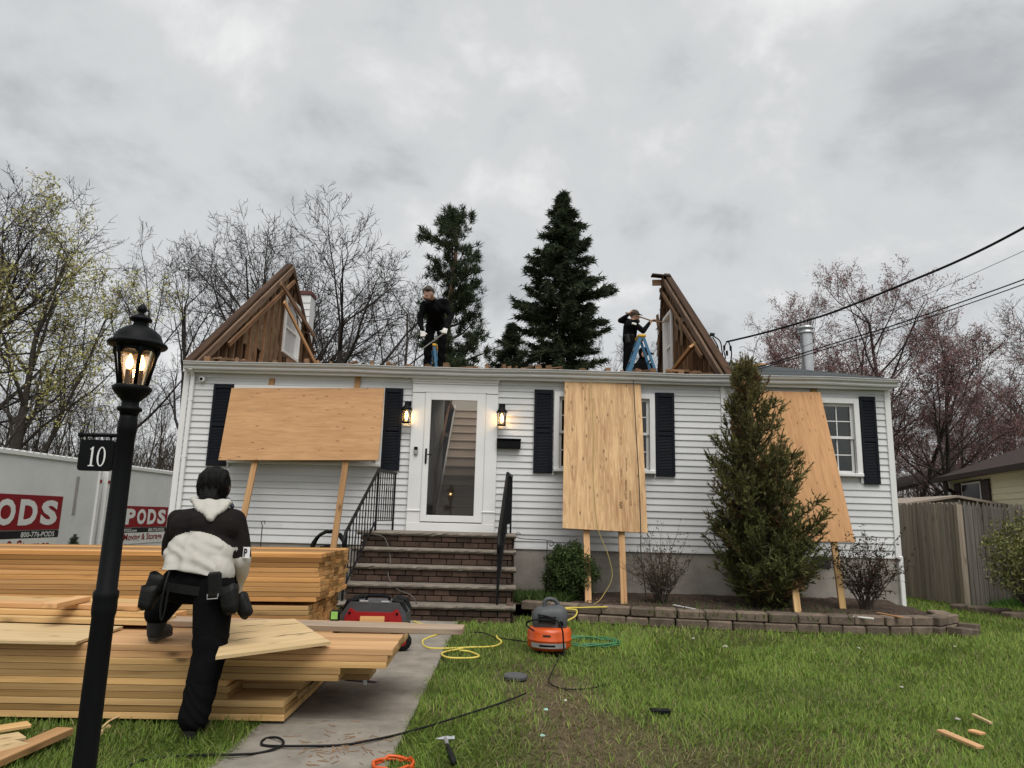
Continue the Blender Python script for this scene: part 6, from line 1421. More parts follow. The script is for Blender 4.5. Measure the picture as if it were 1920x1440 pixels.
# ---- roof worker on the far gable side prying with a long bar, in profile
w3 = thing('person', V(PY(1182, 688, 13.4).x, 13.4, 3.62), 'bearded worker in black and a brown cap prying at the gable with a long bar', 'person')
Y3 = 13.4
hd3, nk3 = PY(1190, 593, Y3), PY(1186, 603, Y3); s3L, s3R = PY(1176, 603, Y3 + .10), PY(1188, 606, Y3 - .16)
e3L, h3L = PY(1163, 601, Y3 + .05), PY(1178, 590, Y3 - .02); e3R, h3R = PY(1206, 621, Y3 - .18), PY(1219, 604, Y3 - .1)
p3 = PY(1180, 638, Y3); k3a, k3b = PY(1180, 668, Y3 - .1), PY(1176, 668, Y3 + .1); a3a, a3b = V(k3a.x - .02, Y3 - .1, 3.72), V(k3b.x - .05, Y3 + .1, 3.72)
ch3 = s3L.lerp(s3R, .5) + V(0, 0, -.09)
caps = [(p3 + V(0, -.09, 0), .10, k3a, .082), (k3a, .08, a3a, .062), (p3 + V(0, .09, 0), .10, k3b, .082), (k3b, .08, a3b, .062), (p3 + V(0, -.05, 0), .12, p3 + V(0, .05, 0), .12), (p3, .135, ch3, .14), (ch3 + V(0, -.07, 0), .115, ch3 + V(0, .07, 0), .115),
        (s3L, .068, s3R, .068), (s3L, .062, e3L, .052), (e3L, .052, h3L, .034), (s3R, .062, e3R, .052), (e3R, .052, h3R, .034), (nk3, .05, hd3, .05), (hd3 + V(-.005, 0, .02), .086, hd3 + V(.02, 0, -.05), .065), (hd3 + V(.095, 0, -.015), .014, hd3 + V(.10, 0, -.03), .015)]
hand(caps, h3L, V(.6, -.2, .8), V(0, -1, 0), .010, .9, V(1, 0, 0)); hand(caps, h3R, V(.7, 0, .6), V(0, -1, 0), .010, .9, V(1, 0, 0))
blob('body', caps, [MT['cloth_black'], MT['skin']], w3, .012, 4, lambda pc: np.where(((pc[:, 2] > nk3.z + .03) & (pc[:, 0] > s3L.x + .02)) | ((pc[:, 0] > h3R.x - .01)) | ((pc[:, 2] > h3L.z + .0) & (pc[:, 0] < h3L.x + .1)), 1, 0))
blob('cap', [(hd3 + V(-.01, 0, .045), .094, hd3 + V(.0, 0, .045), .092), (hd3 + V(.07, 0, .045), .035, hd3 + V(.155, 0, .022), .012, (V(0, 0, 1), .5))], [MT['cap']], w3, .011, 3)
blob('beard', [(hd3 + V(.05, 0, -.085), .045, hd3 + V(.065, 0, -.10), .04)], [bpy.data.materials['beard_brown']], w3, .011, 3)
lg = PY(1188, 604, Y3 - .32)
put('chest_print', MB().box(PY(1189, 607, Y3 - .245), (.09, .02, .04), Matrix.Rotation(.25, 3, 'Y'), ch=.009), MT['white'], w3)
for a_ in (a3a, a3b): blob('boot', [(a_ + V(0, 0, .0), .062, a_ + V(0, 0, -.055), .045), (a_ + V(0, 0, -.06), .042, a_ + V(.15, 0, -.065), .04)], [MT['boot']], w3, .012, 3)
blob('tool_belt', [(p3 + V(-.05, -.13, .05), .05, p3 + V(-.04, -.15, -.08), .055), (p3 + V(.05, -.14, .06), .03, p3 + V(-.1, -.1, .06), .03)], [MT['leather']], w3, .012, 3)
tag(put('wrecking_bar', MB().tube([h3L + V(-.06, -.02, .03), h3L + V(.03, -.03, .015), h3R + V(.03, -.02, .02), PY(1244, 604, Y3 - .05)], .014, 8), MT['old_wood']), 'long bar held up against the gable by the bearded worker', 'pry bar')
# ---- crouching figure behind the step ladder
w4 = thing('person', V(PY(1204, 688, 14.0).x, 14.0, 3.62), 'crouching worker in a black hooded top behind the blue step ladder', 'person')
h4 = PY(1206, 664, 14.0); b4 = V(h4.x - .05, 14.1, 3.85)
blob('body', [(h4 + V(0, 0, .02), .10, h4 + V(0, -.02, -.04), .085), (h4 + V(0, .02, -.1), .09, h4 + V(-.03, .05, -.32), .19), (h4 + V(-.05, .08, -.40), .21, b4 + V(0, .0, -.02), .17), (h4 + V(-.14, -.05, -.25), .065, h4 + V(-.16, -.25, -.5), .055), (h4 + V(.14, -.05, -.25), .065, h4 + V(.18, -.25, -.48), .055), (b4 + V(-.1, 0, 0), .10, b4 + V(-.14, -.36, .2), .08), (b4 + V(-.14, -.36, .2), .075, b4 + V(-.12, -.25, -.16), .06), (b4 + V(.1, 0, 0), .10, b4 + V(.14, -.36, .2), .08), (b4 + V(.14, -.36, .2), .075, b4 + V(.12, -.25, -.16), .06)], [MT['cloth_black'], MT['skin']], w4, .014, 4, lambda pc: np.where((pc[:, 1] < h4.y - .085) & (pc[:, 2] > h4.z - .08), 1, 0))
blob('cap', [(h4 + V(.0, 0, .05), .10, h4 + V(.01, 0, .05), .10), (h4 + V(.08, -.02, .02), .04, h4 + V(.19, -.04, .0), .02)], [MT['cloth_black']], w4, .012, 3)

# ------------------------------------------------------------------ step ladders
def ladder(px, pyt, Y, half, label):
    top = PY(px, pyt, Y); f0 = 3.60
    t = thing('step_ladder', V(top.x, Y, f0), label, 'step ladder', 'blue step ladders on the attic floor')
    H_ = top.z - f0
    put('top_cap', MB().box((top.x, Y, top.z - .02), (.15, .34, .05), ch=.01).box((top.x, Y, top.z - .06), (.11, .30, .04), ch=.008), MT['yellow'], t)
    for s_ in (-1, 1):
        for sy in (-1, 1):
            board('rail', (top.x + s_ * .03, Y + sy * .14, top.z - .05), (top.x + s_ * half, Y + sy * .21, f0), .03, .075 if s_ < 0 else .05, MT['ladder_blue'], t, up=(1, 0, 0))
    for k in range(1, 5):
        q_ = k / 5; x_ = top.x - .03 - (half - .03) * q_
        put('step', MB().box((x_, Y, top.z - .05 - (H_ - .05) * q_), (.08, .28 + .13 * q_, .022)), MT['steel'], t)
    for k in (2, 4):
        q_ = k / 5; put('brace', MB().box((top.x + .03 + (half - .03) * q_, Y, top.z - .05 - (H_ - .05) * q_), (.02, .28 + .13 * q_, .03)), MT['ladder_blue'], t)
    return t
ladder(1201, 631, 12.9, .36, 'blue step ladder with a yellow top beside the bearded worker')
ladder(813, 648, 14.4, .20, 'blue step ladder glimpsed behind the legs of the bending worker')
# ------------------------------------------------------------------ vegetation
def tubes(segs, sides):
    """segs (n,8): p0 p1 r0 r1 -> verts, quad faces"""
    s = np.asarray(segs, dtype=np.float64); p0, p1, r0, r1 = s[:, 0:3], s[:, 3:6], s[:, 6], s[:, 7]
    t = p1 - p0; L = np.linalg.norm(t, axis=1, keepdims=True); t = t / np.maximum(L, 1e-9)
    a = np.where(np.abs(t[:, 2:3]) < .9, np.array([[0, 0, 1.]]), np.array([[1., 0, 0]])); u = np.cross(t, a); u /= np.linalg.norm(u, axis=1, keepdims=True); v = np.cross(t, u)
    n = len(s); vs_ = np.zeros((n, 2, sides, 3))
    for j in range(sides):
        an = 2 * math.pi * j / sides; d = u * math.cos(an) + v * math.sin(an)
        vs_[:, 0, j] = p0 + d * r0[:, None]; vs_[:, 1, j] = p1 + d * r1[:, None]
    base = (np.arange(n) * 2 * sides)[:, None]; f = []
    for j in range(sides):
        k = (j + 1) % sides; f.append(np.concatenate([base + j, base + k, base + sides + k, base + sides + j], axis=1))
    return vs_.reshape(-1, 3), np.stack(f, axis=1).reshape(-1, 4)
def grow(rs, P):
    """bare broadleaf: list of segments with level, and twig tips"""
    segs = []; tips = []
    def norm(d):
        l = math.sqrt(d[0] * d[0] + d[1] * d[1] + d[2] * d[2]) or 1; return (d[0] / l, d[1] / l, d[2] / l)
    def rec(p, d, L, r, lv):
        n = P['n'][lv]; st = L / n; wob = P['wob'][lv]; up = P['up'][lv]; last = lv == P['lv']
        re = r * (.28 if not last else .4)
        for i in range(n):
            g_ = rs.gauss
            d = norm((d[0] + g_(0, wob), d[1] + g_(0, wob), d[2] + g_(0, wob) + up))
            p2 = (p[0] + d[0] * st, p[1] + d[1] * st, p[2] + d[2] * st); ra = r + (re - r) * i / n; rb = r + (re - r) * (i + 1) / n
            segs.append((*p, *p2, ra, rb, lv)); 
            fr = (i + 1) / n
            if not last and fr >= P['start'][lv]:
                kk = P['kids'][lv]; kk = int(kk) + (rs.random() < kk - int(kk))
                for _ in range(kk):
                    an = math.radians(P['ang'][lv] + rs.uniform(-14, 14)); az = rs.uniform(0, 6.283)
                    ax = (1, 0, 0) if abs(d[0]) < .8 else (0, 1, 0)
                    u = norm((d[1] * ax[2] - d[2] * ax[1], d[2] * ax[0] - d[0] * ax[2], d[0] * ax[1] - d[1] * ax[0])); v = (d[1] * u[2] - d[2] * u[1], d[2] * u[0] - d[0] * u[2], d[0] * u[1] - d[1] * u[0])
                    ca, sa = math.cos(az) * math.sin(an), math.sin(az) * math.sin(an); c = math.cos(an)
                    nd = (d[0] * c + u[0] * ca + v[0] * sa, d[1] * c + u[1] * ca + v[1] * sa, d[2] * c + u[2] * ca + v[2] * sa)
                    LL = L * P['ratio'][lv] * (1.25 - .62 * fr) * rs.uniform(.7, 1.15)
                    rec(p2, nd, LL, max(rb * P.get('rr', .62), P['rmin']), lv + 1)
            p = p2
        if lv >= P['lv'] - 1: tips.append(p)
    for (dx_, dy_, ll, rr_) in P['stems']: rec((dx_ * .3, dy_ * .3, -.2), norm((dx_, dy_, 1)), P['H'] * ll, P['r'] * rr_, 0)
    return segs, tips
def leaf_tris(rs, pts, per, spread, size, cols, asp=.5):
    n = len(pts) * per; P_ = np.repeat(np.asarray(pts), per, axis=0) + rs.normal(0, spread, (n, 3))
    a = rs.normal(0, 1, (n, 3)); a /= np.linalg.norm(a, axis=1, keepdims=True); b_ = rs.normal(0, 1, (n, 3)); b_ -= a * (a * b_).sum(1, keepdims=True); b_ /= np.linalg.norm(b_, axis=1, keepdims=True)
    s = size * rs.uniform(.6, 1.3, (n, 1)); v = np.stack([P_ - b_ * s * asp * .5, P_ + a * s, P_ + b_ * s * asp * .5, P_ - a * s * .6], axis=1)
    cols = np.asarray(cols); c = cols[rs.integers(0, len(cols), n)] * rs.uniform(.7, 1.25, (n, 1))
    return v.reshape(-1, 3), (np.arange(n)[:, None] * 4 + np.arange(4)[None, :]), np.repeat(c, 4, axis=0)
def tree_meshes(seed, P, trunk_mat, twig_mat, leaf=None):
    rs = random.Random(seed); segs, tips = grow(rs, P); A = np.array(segs); lv = A[:, 8]
    big = A[lv <= 1][:, :8]; sm = A[lv > 1][:, :8]
    v, f = tubes(big, 7); trunk = np_mesh('trunk', v, f, trunk_mat, smooth=True)
    v, f = tubes(sm, 3); crown = np_mesh('crown', v, f, twig_mat)
    bud = None
    if leaf:
        r2 = np.random.default_rng(seed); v, f, c = leaf_tris(r2, np.array(tips), *leaf); bud = np_mesh('leaves', v, f, MT['leaf'], c)
    zmax = A[:, 5].max(); return trunk, crown, bud, zmax
def place_tree(name, meshes, px, pyt, Y, label, grp=None, rot=None, wide=1.0, cat='tree'):
    trunk, crown, bud, zmax = meshes; top = PY(px, pyt, Y); g0 = hgt(top.x, Y); s = (top.z - g0) / zmax
    t = thing(name, (top.x, Y, g0), label, cat, grp); rot = rnd.uniform(0, 6.28) if rot is None else rot
    mw = MW((top.x, Y, g0), RZ(rot)) @ Matrix.Diagonal((s * wide, s * wide, s, 1))
    link('trunk', trunk, t, mw); tag(link('crown', crown, t, mw), kind='stuff')
    if bud: tag(link('leaves', bud, t, mw), kind='stuff')
    return t
base = dict(lv=4, n=[9, 7, 5, 4, 3], wob=[.04, .075, .10, .13, .16], up=[.02, .04, .04, .03, .02], start=[.32, .2, .15, .1], kids=[1.7, 1.2, 1.2, 1.2], ang=[38, 40, 42, 42], ratio=[.58, .55, .5, .46], rmin=.009, H=10, r=.23, stems=[(0, 0, 1, 1)])
TA = tree_meshes(3, {**base, 'start': [.28, .18, .15, .1], 'ang': [48, 46, 44, 42], 'ratio': [.68, .60, .54, .5], 'kids': [2.0, 1.3, 1.3, 1.3], 'r': .30, 'rmin': .012}, MT['bark_dark'], MT['twig_dark'])
TB = tree_meshes(9, {**base, 'start': [.4, .2, .15, .1], 'ang': [36, 40, 42, 40], 'r': .16, 'ratio': [.50, .56, .5, .48], 'kids': [1.4, 1.05, 1.1, 1.15]}, MT['bark_dark'], MT['twig_dark'])
TC = tree_meshes(15, {**base, 'stems': [(0, 0, 1, 1), (.22, .1, .92, .8), (-.25, .05, .85, .7), (.1, -.25, .8, .6)], 'start': [.3, .2, .15, .1], 'ang': [34, 40, 42, 40], 'kids': [1.2, 1.0, 1.0, 1.0], 'r': .16, 'ratio': [.44, .52, .5, .5]}, MT['bark'], MT['twig'],
    (2, .10, .085, [(.46, .46, .14), (.38, .37, .12), (.52, .46, .20), (.30, .26, .10)], .6))
TD = tree_meshes(22, {**base, 'stems': [(0, 0, 1, 1), (.3, .1, .85, .7), (-.3, -.1, .8, .7)], 'start': [.25, .18, .15, .1], 'kids': [1.55, 1.15, 1.15, 1.2], 'ang': [38, 40, 40, 38], 'r': .16, 'ratio': [.52, .54, .5, .5]}, MT['bark_dark'], MT['twig_red'],
    (3, .09, .050, [(.29, .15, .14), (.23, .12, .115), (.34, .19, .175), (.20, .15, .14)], .7))
TE = tree_meshes(31, {**base, 'n': [8, 6, 5, 4, 3], 'start': [.45, .2, .15, .1], 'kids': [1.4, 1.1, 1.2, 1.2], 'ang': [32, 40, 42, 40], 'r': .10, 'ratio': [.42, .5, .5, .5]}, MT['bark'], MT['twig'])
G1 = 'bare trees behind the house'
place_tree('bare_tree', TA, -25, 255, 30, 'tall dark twiggy bare tree beyond the storage container', G1, 1.0, 1.0)
place_tree('budding_tree', TC, 112, 325, 27, 'tall multi-stemmed tree with yellow-green spring buds', None, 1.9, .95)
place_tree('bare_tree', TB, 285, 440, 31, 'slender bare tree between the budding tree and the torn gable', G1, .4, 1.0)
place_tree('bare_tree', TB, 392, 442, 30, 'forked bare tree rising just beyond the house corner board', G1, 2.6, .95)
place_tree('bare_tree', TA, 535, 370, 32, 'wide bare tree behind the torn gable with the white chimney', G1, 2.2, .9)
place_tree('bare_tree', TA, 655, 398, 29, 'large spreading bare tree between the white chimney and the bending worker', G1, 4.1, 1.0)
place_tree('bare_tree', TE, 770, 455, 31, 'thin bare tree just behind the bending worker', G1, .9, 1.3)
place_tree('bare_tree', TB, 455, 505, 38, 'smaller bare tree showing over the torn gable slope', G1, 5.1, 1.0)
place_tree('red_maple', TD, 1520, 528, 25, 'red-budding maple directly behind the metal flue', 'red-budding maples', .5, .9)
place_tree('red_maple', TD, 1640, 486, 26, 'tallest red-budding maple beyond the wing roof', 'red-budding maples', 2.4, 1.05)
place_tree('red_maple', TD, 1590, 550, 29, 'red-budding maple between the flue and the tallest maple', 'red-budding maples', 4.6, 1.0)
place_tree('red_maple', TD, 1755, 590, 25, 'red-budding maple leaning over the gap between the houses', 'red-budding maples', 3.6, 1.0)
place_tree('red_maple', TD, 1870, 660, 28, 'low red-budding maple behind the cream house', 'red-budding maples', 5.2, 1.0)
place_tree('bare_tree', TA, 1960, 560, 30, 'bare tree behind the cream house roof', G1, 3.0, 1.0)
# the wood behind the containers: trunks that can be told apart
gw_ = 'trees of the bare wood behind the containers'
for i in range(16):
    px = -60 + 400 * (i + rnd.random() * .8) / 16; Y = U(31, 46)
    place_tree('woodland_tree', TE if i % 3 else TB, px, U(665, 750), Y, 'thin bare tree in the brown wood behind the containers', gw_, None, U(.7, 1.1))
for i in range(8):
    px = 1690 + 250 * (i + rnd.random() * .8) / 8; Y = U(34, 48)
    place_tree('woodland_tree', TD if i % 3 == 0 else TE, px, U(740, 810), Y, 'thin bare tree in the reddish thicket beyond the shed', 'trees of the thicket beyond the shed', None, U(.9, 1.3))
for i in range(14):
    px = 560 + 700 * (i + rnd.random() * .8) / 14
    place_tree('woodland_tree', TE, px, U(600, 655), U(36, 46), 'thin bare tree low behind the attic floor', 'trees low behind the attic floor', None, U(.9, 1.4))
def brush(name, n, px0, px1, y0, y1, zmin, zmax, cols, label):
    rs = np.random.default_rng(5 + n); px = rs.uniform(px0, px1, n); Y = rs.uniform(y0, y1, n)
    k = (px - 960) / F_PX; X = k * Y; z0 = np.array([hgt(a, b_) for a, b_ in zip(X, Y)])
    h = rs.uniform(zmin, zmax, n) * rs.uniform(.5, 1, n)
    p0 = np.stack([X, Y, z0], 1); d = np.stack([rs.normal(0, .22, n), rs.normal(0, .22, n), np.ones(n)], 1) * h[:, None]
    segs = [np.concatenate([p0, p0 + d, np.full((n, 1), .03), np.full((n, 1), .006)], 1)]
    for _ in range(5):
        t_ = rs.uniform(.2, .95, (n, 1)); b0 = p0 + d * t_; dd = np.stack([rs.normal(0, .5, n), rs.normal(0, .5, n), rs.uniform(.1, .9, n)], 1) * (h * .32)[:, None]
        segs.append(np.concatenate([b0, b0 + dd, np.full((n, 1), .012), np.full((n, 1), .004)], 1))
    v, f = tubes(np.concatenate(segs), 3); c = np.asarray(cols)[rs.integers(0, len(cols), len(segs) * n)]
    tag(link(name, np_mesh(name, v, f, MT['leaf'], np.repeat(c, 6, axis=0))), label, 'brush', kind='stuff')
brush('woodland_brush', 2300, -120, 400, 30, 50, 2.0, 6.2, [(.10, .077, .060), (.075, .058, .048), (.125, .098, .075), (.085, .076, .05)], 'dense brown brush of the bare wood behind the containers')
brush('thicket_brush', 600, 1670, 2050, 30, 50, 1.5, 6.0, [(.13, .090, .078), (.10, .070, .062), (.16, .105, .09)], 'dense reddish brush beyond the shed')
brush('distant_brush', 1500, 380, 1700, 34, 52, 3.0, 6.5, [(.085, .065, .052), (.06, .045, .038)], 'low bare brush behind the house')

# conifers
def spikes(rs, base_, dirs, length, width, cols):
    """thin triangles from points along directions"""
    n = len(base_); L = length * rs.uniform(.7, 1.2, (n, 1)); d = dirs / np.linalg.norm(dirs, axis=1, keepdims=True)
    s = np.cross(d, rs.normal(0, 1, (n, 3))); s /= np.linalg.norm(s, axis=1, keepdims=True) + 1e-9
    w = width * rs.uniform(.7, 1.3, (n, 1)); v = np.stack([base_ - s * w * .5, base_ + s * w * .5, base_ + d * L], 1)
    c = np.asarray(cols)[rs.integers(0, len(cols), n)] * rs.uniform(.65, 1.3, (n, 1))
    return v.reshape(-1, 3), np.arange(3 * n).reshape(-1, 3), np.repeat(c, 3, axis=0)
def cat3(parts):
    vs_, fs, cs = [], [], []; o = 0
    for v, f, c in parts: vs_.append(v); fs.append(f + o); cs.append(c); o += len(v)
    return np.concatenate(vs_), np.concatenate(fs), np.concatenate(cs)
def pine(px, pyt, Y, label):
    rs = np.random.default_rng(77); top = PY(px, pyt, Y); H_ = top.z; c0 = np.array([top.x, Y, 0.])
    t = thing('pine_tree', c0, label, 'tree')
    tr = [(top.x + .12 * math.sin(k * .7), Y, H_ * k / 12) for k in range(12)] + [(top.x, Y, H_ - .2)]
    put('trunk', MB().tube(tr, [.22 * (1 - k / 13) + .03 for k in range(13)], 9), plain('pine_bark', (.12, .075, .05), .95, .4, 5), t, smooth=True)
    br = []; tb, td = [], []
    z = H_ * .36
    while z < H_ - .25:
        f = (z - H_ * .36) / (H_ * .64); n = rs.integers(3, 5)
        R_ = float(np.interp(f, [0, .1, .3, .5, .75, .9, 1], [1.3, 1.9, 1.95, 1.6, 1.5, 1.15, .35]))
        for _ in range(n):
            a = rs.uniform(0, 6.283) if f > .3 else rs.uniform(-1.9, 1.9); L = R_ * rs.uniform(.55, 1.12); p = np.array([top.x, Y, z]); d = np.array([math.cos(a), math.sin(a), .12 + .45 * f])
            m = 5; pts = [p]
            for k in range(m):
                d = d + np.array([0, 0, .10]) + rs.normal(0, .09, 3); d /= np.linalg.norm(d); pts.append(pts[-1] + d * L / m)
            for k in range(m): br.append((*pts[k], *pts[k + 1], .05 * (1 - k / m) * (1.2 - f) + .012, .05 * (1 - (k + 1) / m) * (1.2 - f) + .010))
            for k in range(2, m + 1):
                for _ in range(3 if k < m else 4):
                    side = pts[k] + rs.normal(0, .16, 3); br.append((*pts[k], *side, .014, .008))
                    nb = 42; dv = rs.normal(0, 1, (nb, 3)) + d * .9 + np.array([0, 0, .5]); tb.append(np.repeat(side[None], nb, 0) + rs.normal(0, .05, (nb, 3))); td.append(dv)
        z += rs.uniform(.36, .56)
    v, f = tubes(np.array(br), 4); tag(link('branches', np_mesh('branches', v, f, MT['bark_dark']), t), kind='stuff')
    v, f, c = spikes(rs, np.concatenate(tb), np.concatenate(td), .21, .030, [(.034, .050, .024), (.046, .066, .029), (.060, .078, .034), (.026, .038, .021)])
    tag(link('needles', np_mesh('needles', v, f, MT['leaf'], c), t), kind='stuff')
def spruce(px, pyt, Y, hw, label, name='spruce_tree', seed=41, low=.12, full=1.0, dens=1.0, nl=.24, nw=.05):
    rs = np.random.default_rng(seed); top = PY(px, pyt, Y); g0 = hgt(top.x, Y); H_ = top.z - g0
    t = thing(name, (top.x, Y, g0), label, 'tree'); br, tb, td = [], [], []
    put('trunk', MB().tube([(top.x, Y, g0), (top.x, Y, top.z - .05)], [.02 * H_ + .02, .02], 8), MT['bark_dark'], t)
    nb = int(430 * dens * full)
    for i in range(nb):
        f = (i + .5) / nb; f = f ** .85; z = g0 + H_ * (low + (1 - low) * f) - .1
        lob = .84 + .22 * math.sin(f * 21 + 1.3) * (1 - f) + .10 * math.sin(f * 51)
        R_ = float(np.interp(f, [0, .5, .7, .85, .92, 1], [1.15, .98, .80, .45, .24, .04])) * hw * lob; a = rs.uniform(0, 6.283); L = R_ * rs.uniform(.55, 1.25)
        p = np.array([top.x, Y, z]); d = np.array([math.cos(a), math.sin(a), .35 * f + .2]); m = 5; pts = [p]
        for k in range(m): d = d + np.array([0, 0, -.13 if k < 3 else .14]) + rs.normal(0, .06, 3); d /= np.linalg.norm(d); pts.append(pts[-1] + d * L / m)
        for k in range(m): br.append((*pts[k], *pts[k + 1], .022, .012))
        ns = int(46 * L / 1.0) + 14; tt = rs.uniform(.12, 1, ns) ** .8 * m; idx = np.minimum(tt.astype(int), m - 1); fr = (tt - idx)[:, None]
        P_ = np.array(pts); q_ = P_[idx] * (1 - fr) + P_[idx + 1] * fr; dirn = P_[idx + 1] - P_[idx]; dirn /= np.linalg.norm(dirn, axis=1, keepdims=True)
        sd_ = np.cross(dirn, np.array([0, 0, 1.])) * rs.choice([-1, 1], ns)[:, None]
        dv = dirn * .8 + sd_ * rs.uniform(.3, 1.0, (ns, 1)) + np.array([0, 0, -.35]) + rs.normal(0, .28, (ns, 3))
        for rep in range(3): tb.append(q_ + rs.normal(0, .2 * nl, (ns, 3))); td.append(dv + rs.normal(0, .35, (ns, 3)))
    v, f = tubes(np.array(br), 3); tag(link('branches', np_mesh('branches', v, f, MT['bark_dark']), t), kind='stuff')
    v, f, c = spikes(rs, np.concatenate(tb), np.concatenate(td), nl, nw, [(.032, .048, .025), (.044, .062, .030), (.058, .075, .036), (.040, .048, .030)])
    tag(link('needles', np_mesh('needles', v, f, MT['leaf'], c), t), kind='stuff')
# strands of hair on the worker's head
def strands():
    rs = np.random.default_rng(3); n = 2600; d = rs.normal(0, 1, (n, 3)); d /= np.linalg.norm(d, axis=1, keepdims=True); d = d[(d[:, 2] > -.75) & (d[:, 1] < .75)]; n = len(d)
    c = np.array(head) + np.array([0, .004, .010]); b_ = c + d * np.array([.100, .106, .122]); tang = np.array([0, 0, -1.]) + d * .22 + rs.normal(0, .25, (n, 3)); tang -= d * (tang * d).sum(1, keepdims=True) * .75
    v, f, cc = spikes(rs, b_, tang, .045, .006, [(.004, .0036, .0034), (.007, .006, .0055), (.011, .009, .008)]); tag(link('hair_strands', np_mesh('hair_strands', v, f, MT['leaf'], cc), w1), kind='stuff')
strands()
pine(852, 404, 24, 'dark pine with tufted branches behind the bending worker')
spruce(1056, 360, 25, 2.05, 'broad dark spruce standing behind the attic floor')
spruce(960, 605, 30, 1.7, 'low dark evergreen at the foot of the pine and spruce', seed=42, dens=.6)
sp_ = PY(142, 996, 9.4)
spruce(142, 994, 9.4, .16, 'small young spruce in front of the near storage container', 'spruce_sapling', 43, .1, .25, 1.0, .05, .008)

# columnar evergreen by the wall
def arborvitae():
    rs = np.random.default_rng(8); c = PY(1425, 1140, 10.0); cx_, cy_ = 3.55, 10.0; g0 = .18
    t = thing('arborvitae', (cx_, cy_, g0), 'tall shaggy columnar evergreen in the bed in front of the leaning plywood', 'tree')
    ztop = PY(1412, 668, 10.1).z
    put('trunk', MB().tube([(cx_, cy_, g0), (cx_ - .03, cy_, 1.2), (cx_ - .16, cy_, 2.4), (cx_ - .18, cy_, 3.2)], [.07, .055, .03, .012], 8).tube([(cx_ - .02, cy_ + .05, 1.0), (cx_ + .02, cy_ + .05, 2.2), (cx_ - .1, cy_ + .1, 2.9)], [.045, .025, .01], 7), plain('cedar_bark', (.16, .115, .085), .95, .3, 8), t, smooth=True)
    br, tb, td, cc = [], [], [], []
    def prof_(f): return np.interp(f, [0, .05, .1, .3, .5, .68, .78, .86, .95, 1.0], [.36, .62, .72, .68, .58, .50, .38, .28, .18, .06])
    for i in range(520):
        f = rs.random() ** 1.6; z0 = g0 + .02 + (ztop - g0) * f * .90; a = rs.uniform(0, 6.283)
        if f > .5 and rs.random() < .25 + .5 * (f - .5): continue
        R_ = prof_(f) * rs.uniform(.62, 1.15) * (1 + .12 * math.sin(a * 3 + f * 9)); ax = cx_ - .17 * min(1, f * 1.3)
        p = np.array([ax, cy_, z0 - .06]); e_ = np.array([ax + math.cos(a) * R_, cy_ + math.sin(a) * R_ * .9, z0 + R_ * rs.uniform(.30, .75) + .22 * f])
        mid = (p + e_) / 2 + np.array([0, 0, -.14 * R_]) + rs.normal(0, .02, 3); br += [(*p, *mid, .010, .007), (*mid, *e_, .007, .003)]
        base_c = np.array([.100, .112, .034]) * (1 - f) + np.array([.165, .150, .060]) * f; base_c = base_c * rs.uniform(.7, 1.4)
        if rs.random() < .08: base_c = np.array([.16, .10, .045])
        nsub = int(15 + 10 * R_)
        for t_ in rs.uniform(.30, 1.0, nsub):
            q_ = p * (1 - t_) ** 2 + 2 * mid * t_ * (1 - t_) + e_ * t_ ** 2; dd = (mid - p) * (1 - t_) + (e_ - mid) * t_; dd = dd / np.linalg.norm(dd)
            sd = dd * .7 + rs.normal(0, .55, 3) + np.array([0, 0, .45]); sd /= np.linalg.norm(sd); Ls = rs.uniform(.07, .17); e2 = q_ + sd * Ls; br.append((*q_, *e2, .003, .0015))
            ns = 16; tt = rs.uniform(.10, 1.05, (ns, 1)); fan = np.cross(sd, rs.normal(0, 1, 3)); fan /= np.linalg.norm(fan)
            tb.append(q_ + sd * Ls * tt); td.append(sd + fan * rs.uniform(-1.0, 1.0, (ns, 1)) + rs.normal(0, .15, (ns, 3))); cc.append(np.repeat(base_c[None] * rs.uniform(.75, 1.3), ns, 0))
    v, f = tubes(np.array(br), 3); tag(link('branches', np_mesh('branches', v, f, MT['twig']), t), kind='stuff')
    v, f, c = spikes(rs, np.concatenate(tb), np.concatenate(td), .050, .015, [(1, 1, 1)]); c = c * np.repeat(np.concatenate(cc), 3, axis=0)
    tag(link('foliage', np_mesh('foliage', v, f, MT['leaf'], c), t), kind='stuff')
    # bare leader above the crown
    lead = bez([(cx_ - .18, cy_, 3.1), PY(1415, 655, 10.0), PY(1425, 630, 10.0), PY(1418, 612, 10.0)], 5)
    put('leader', MB().tube(lead, [.006 - .004 * k / len(lead) for k in range(len(lead))], 5).tube(bez([PY(1413, 660, 10), PY(1395, 650, 10), PY(1386, 653, 10)], 3), .003, 4).tube(bez([PY(1418, 640, 10), PY(1428, 632, 10), PY(1420, 622, 10)], 3), .003, 4).tube(bez([PY(1414, 656, 10), PY(1424, 652, 10), PY(1430, 658, 10)], 3), .003, 4), MT['twig'], t)
arborvitae()
def leafy(name, c, pts, per, spread, size, cols, label, stems=None, asp=.55, cat='shrub', seed=1):
    rs = np.random.default_rng(seed); t = thing(name, c, label, cat)
    if stems: v, f = tubes(np.array(stems), 4); tag(link('stems', np_mesh('stems', v, f, MT['twig']), t), kind='stuff')
    v, f, cc = leaf_tris(rs, pts, per, spread, size, cols, asp); tag(link('leaves', np_mesh('leaves', v, f, MT['leaf'], cc), t), kind='stuff'); return t
rs = np.random.default_rng(4)
bc = PY(1070, 1080, 10.35); pts = []
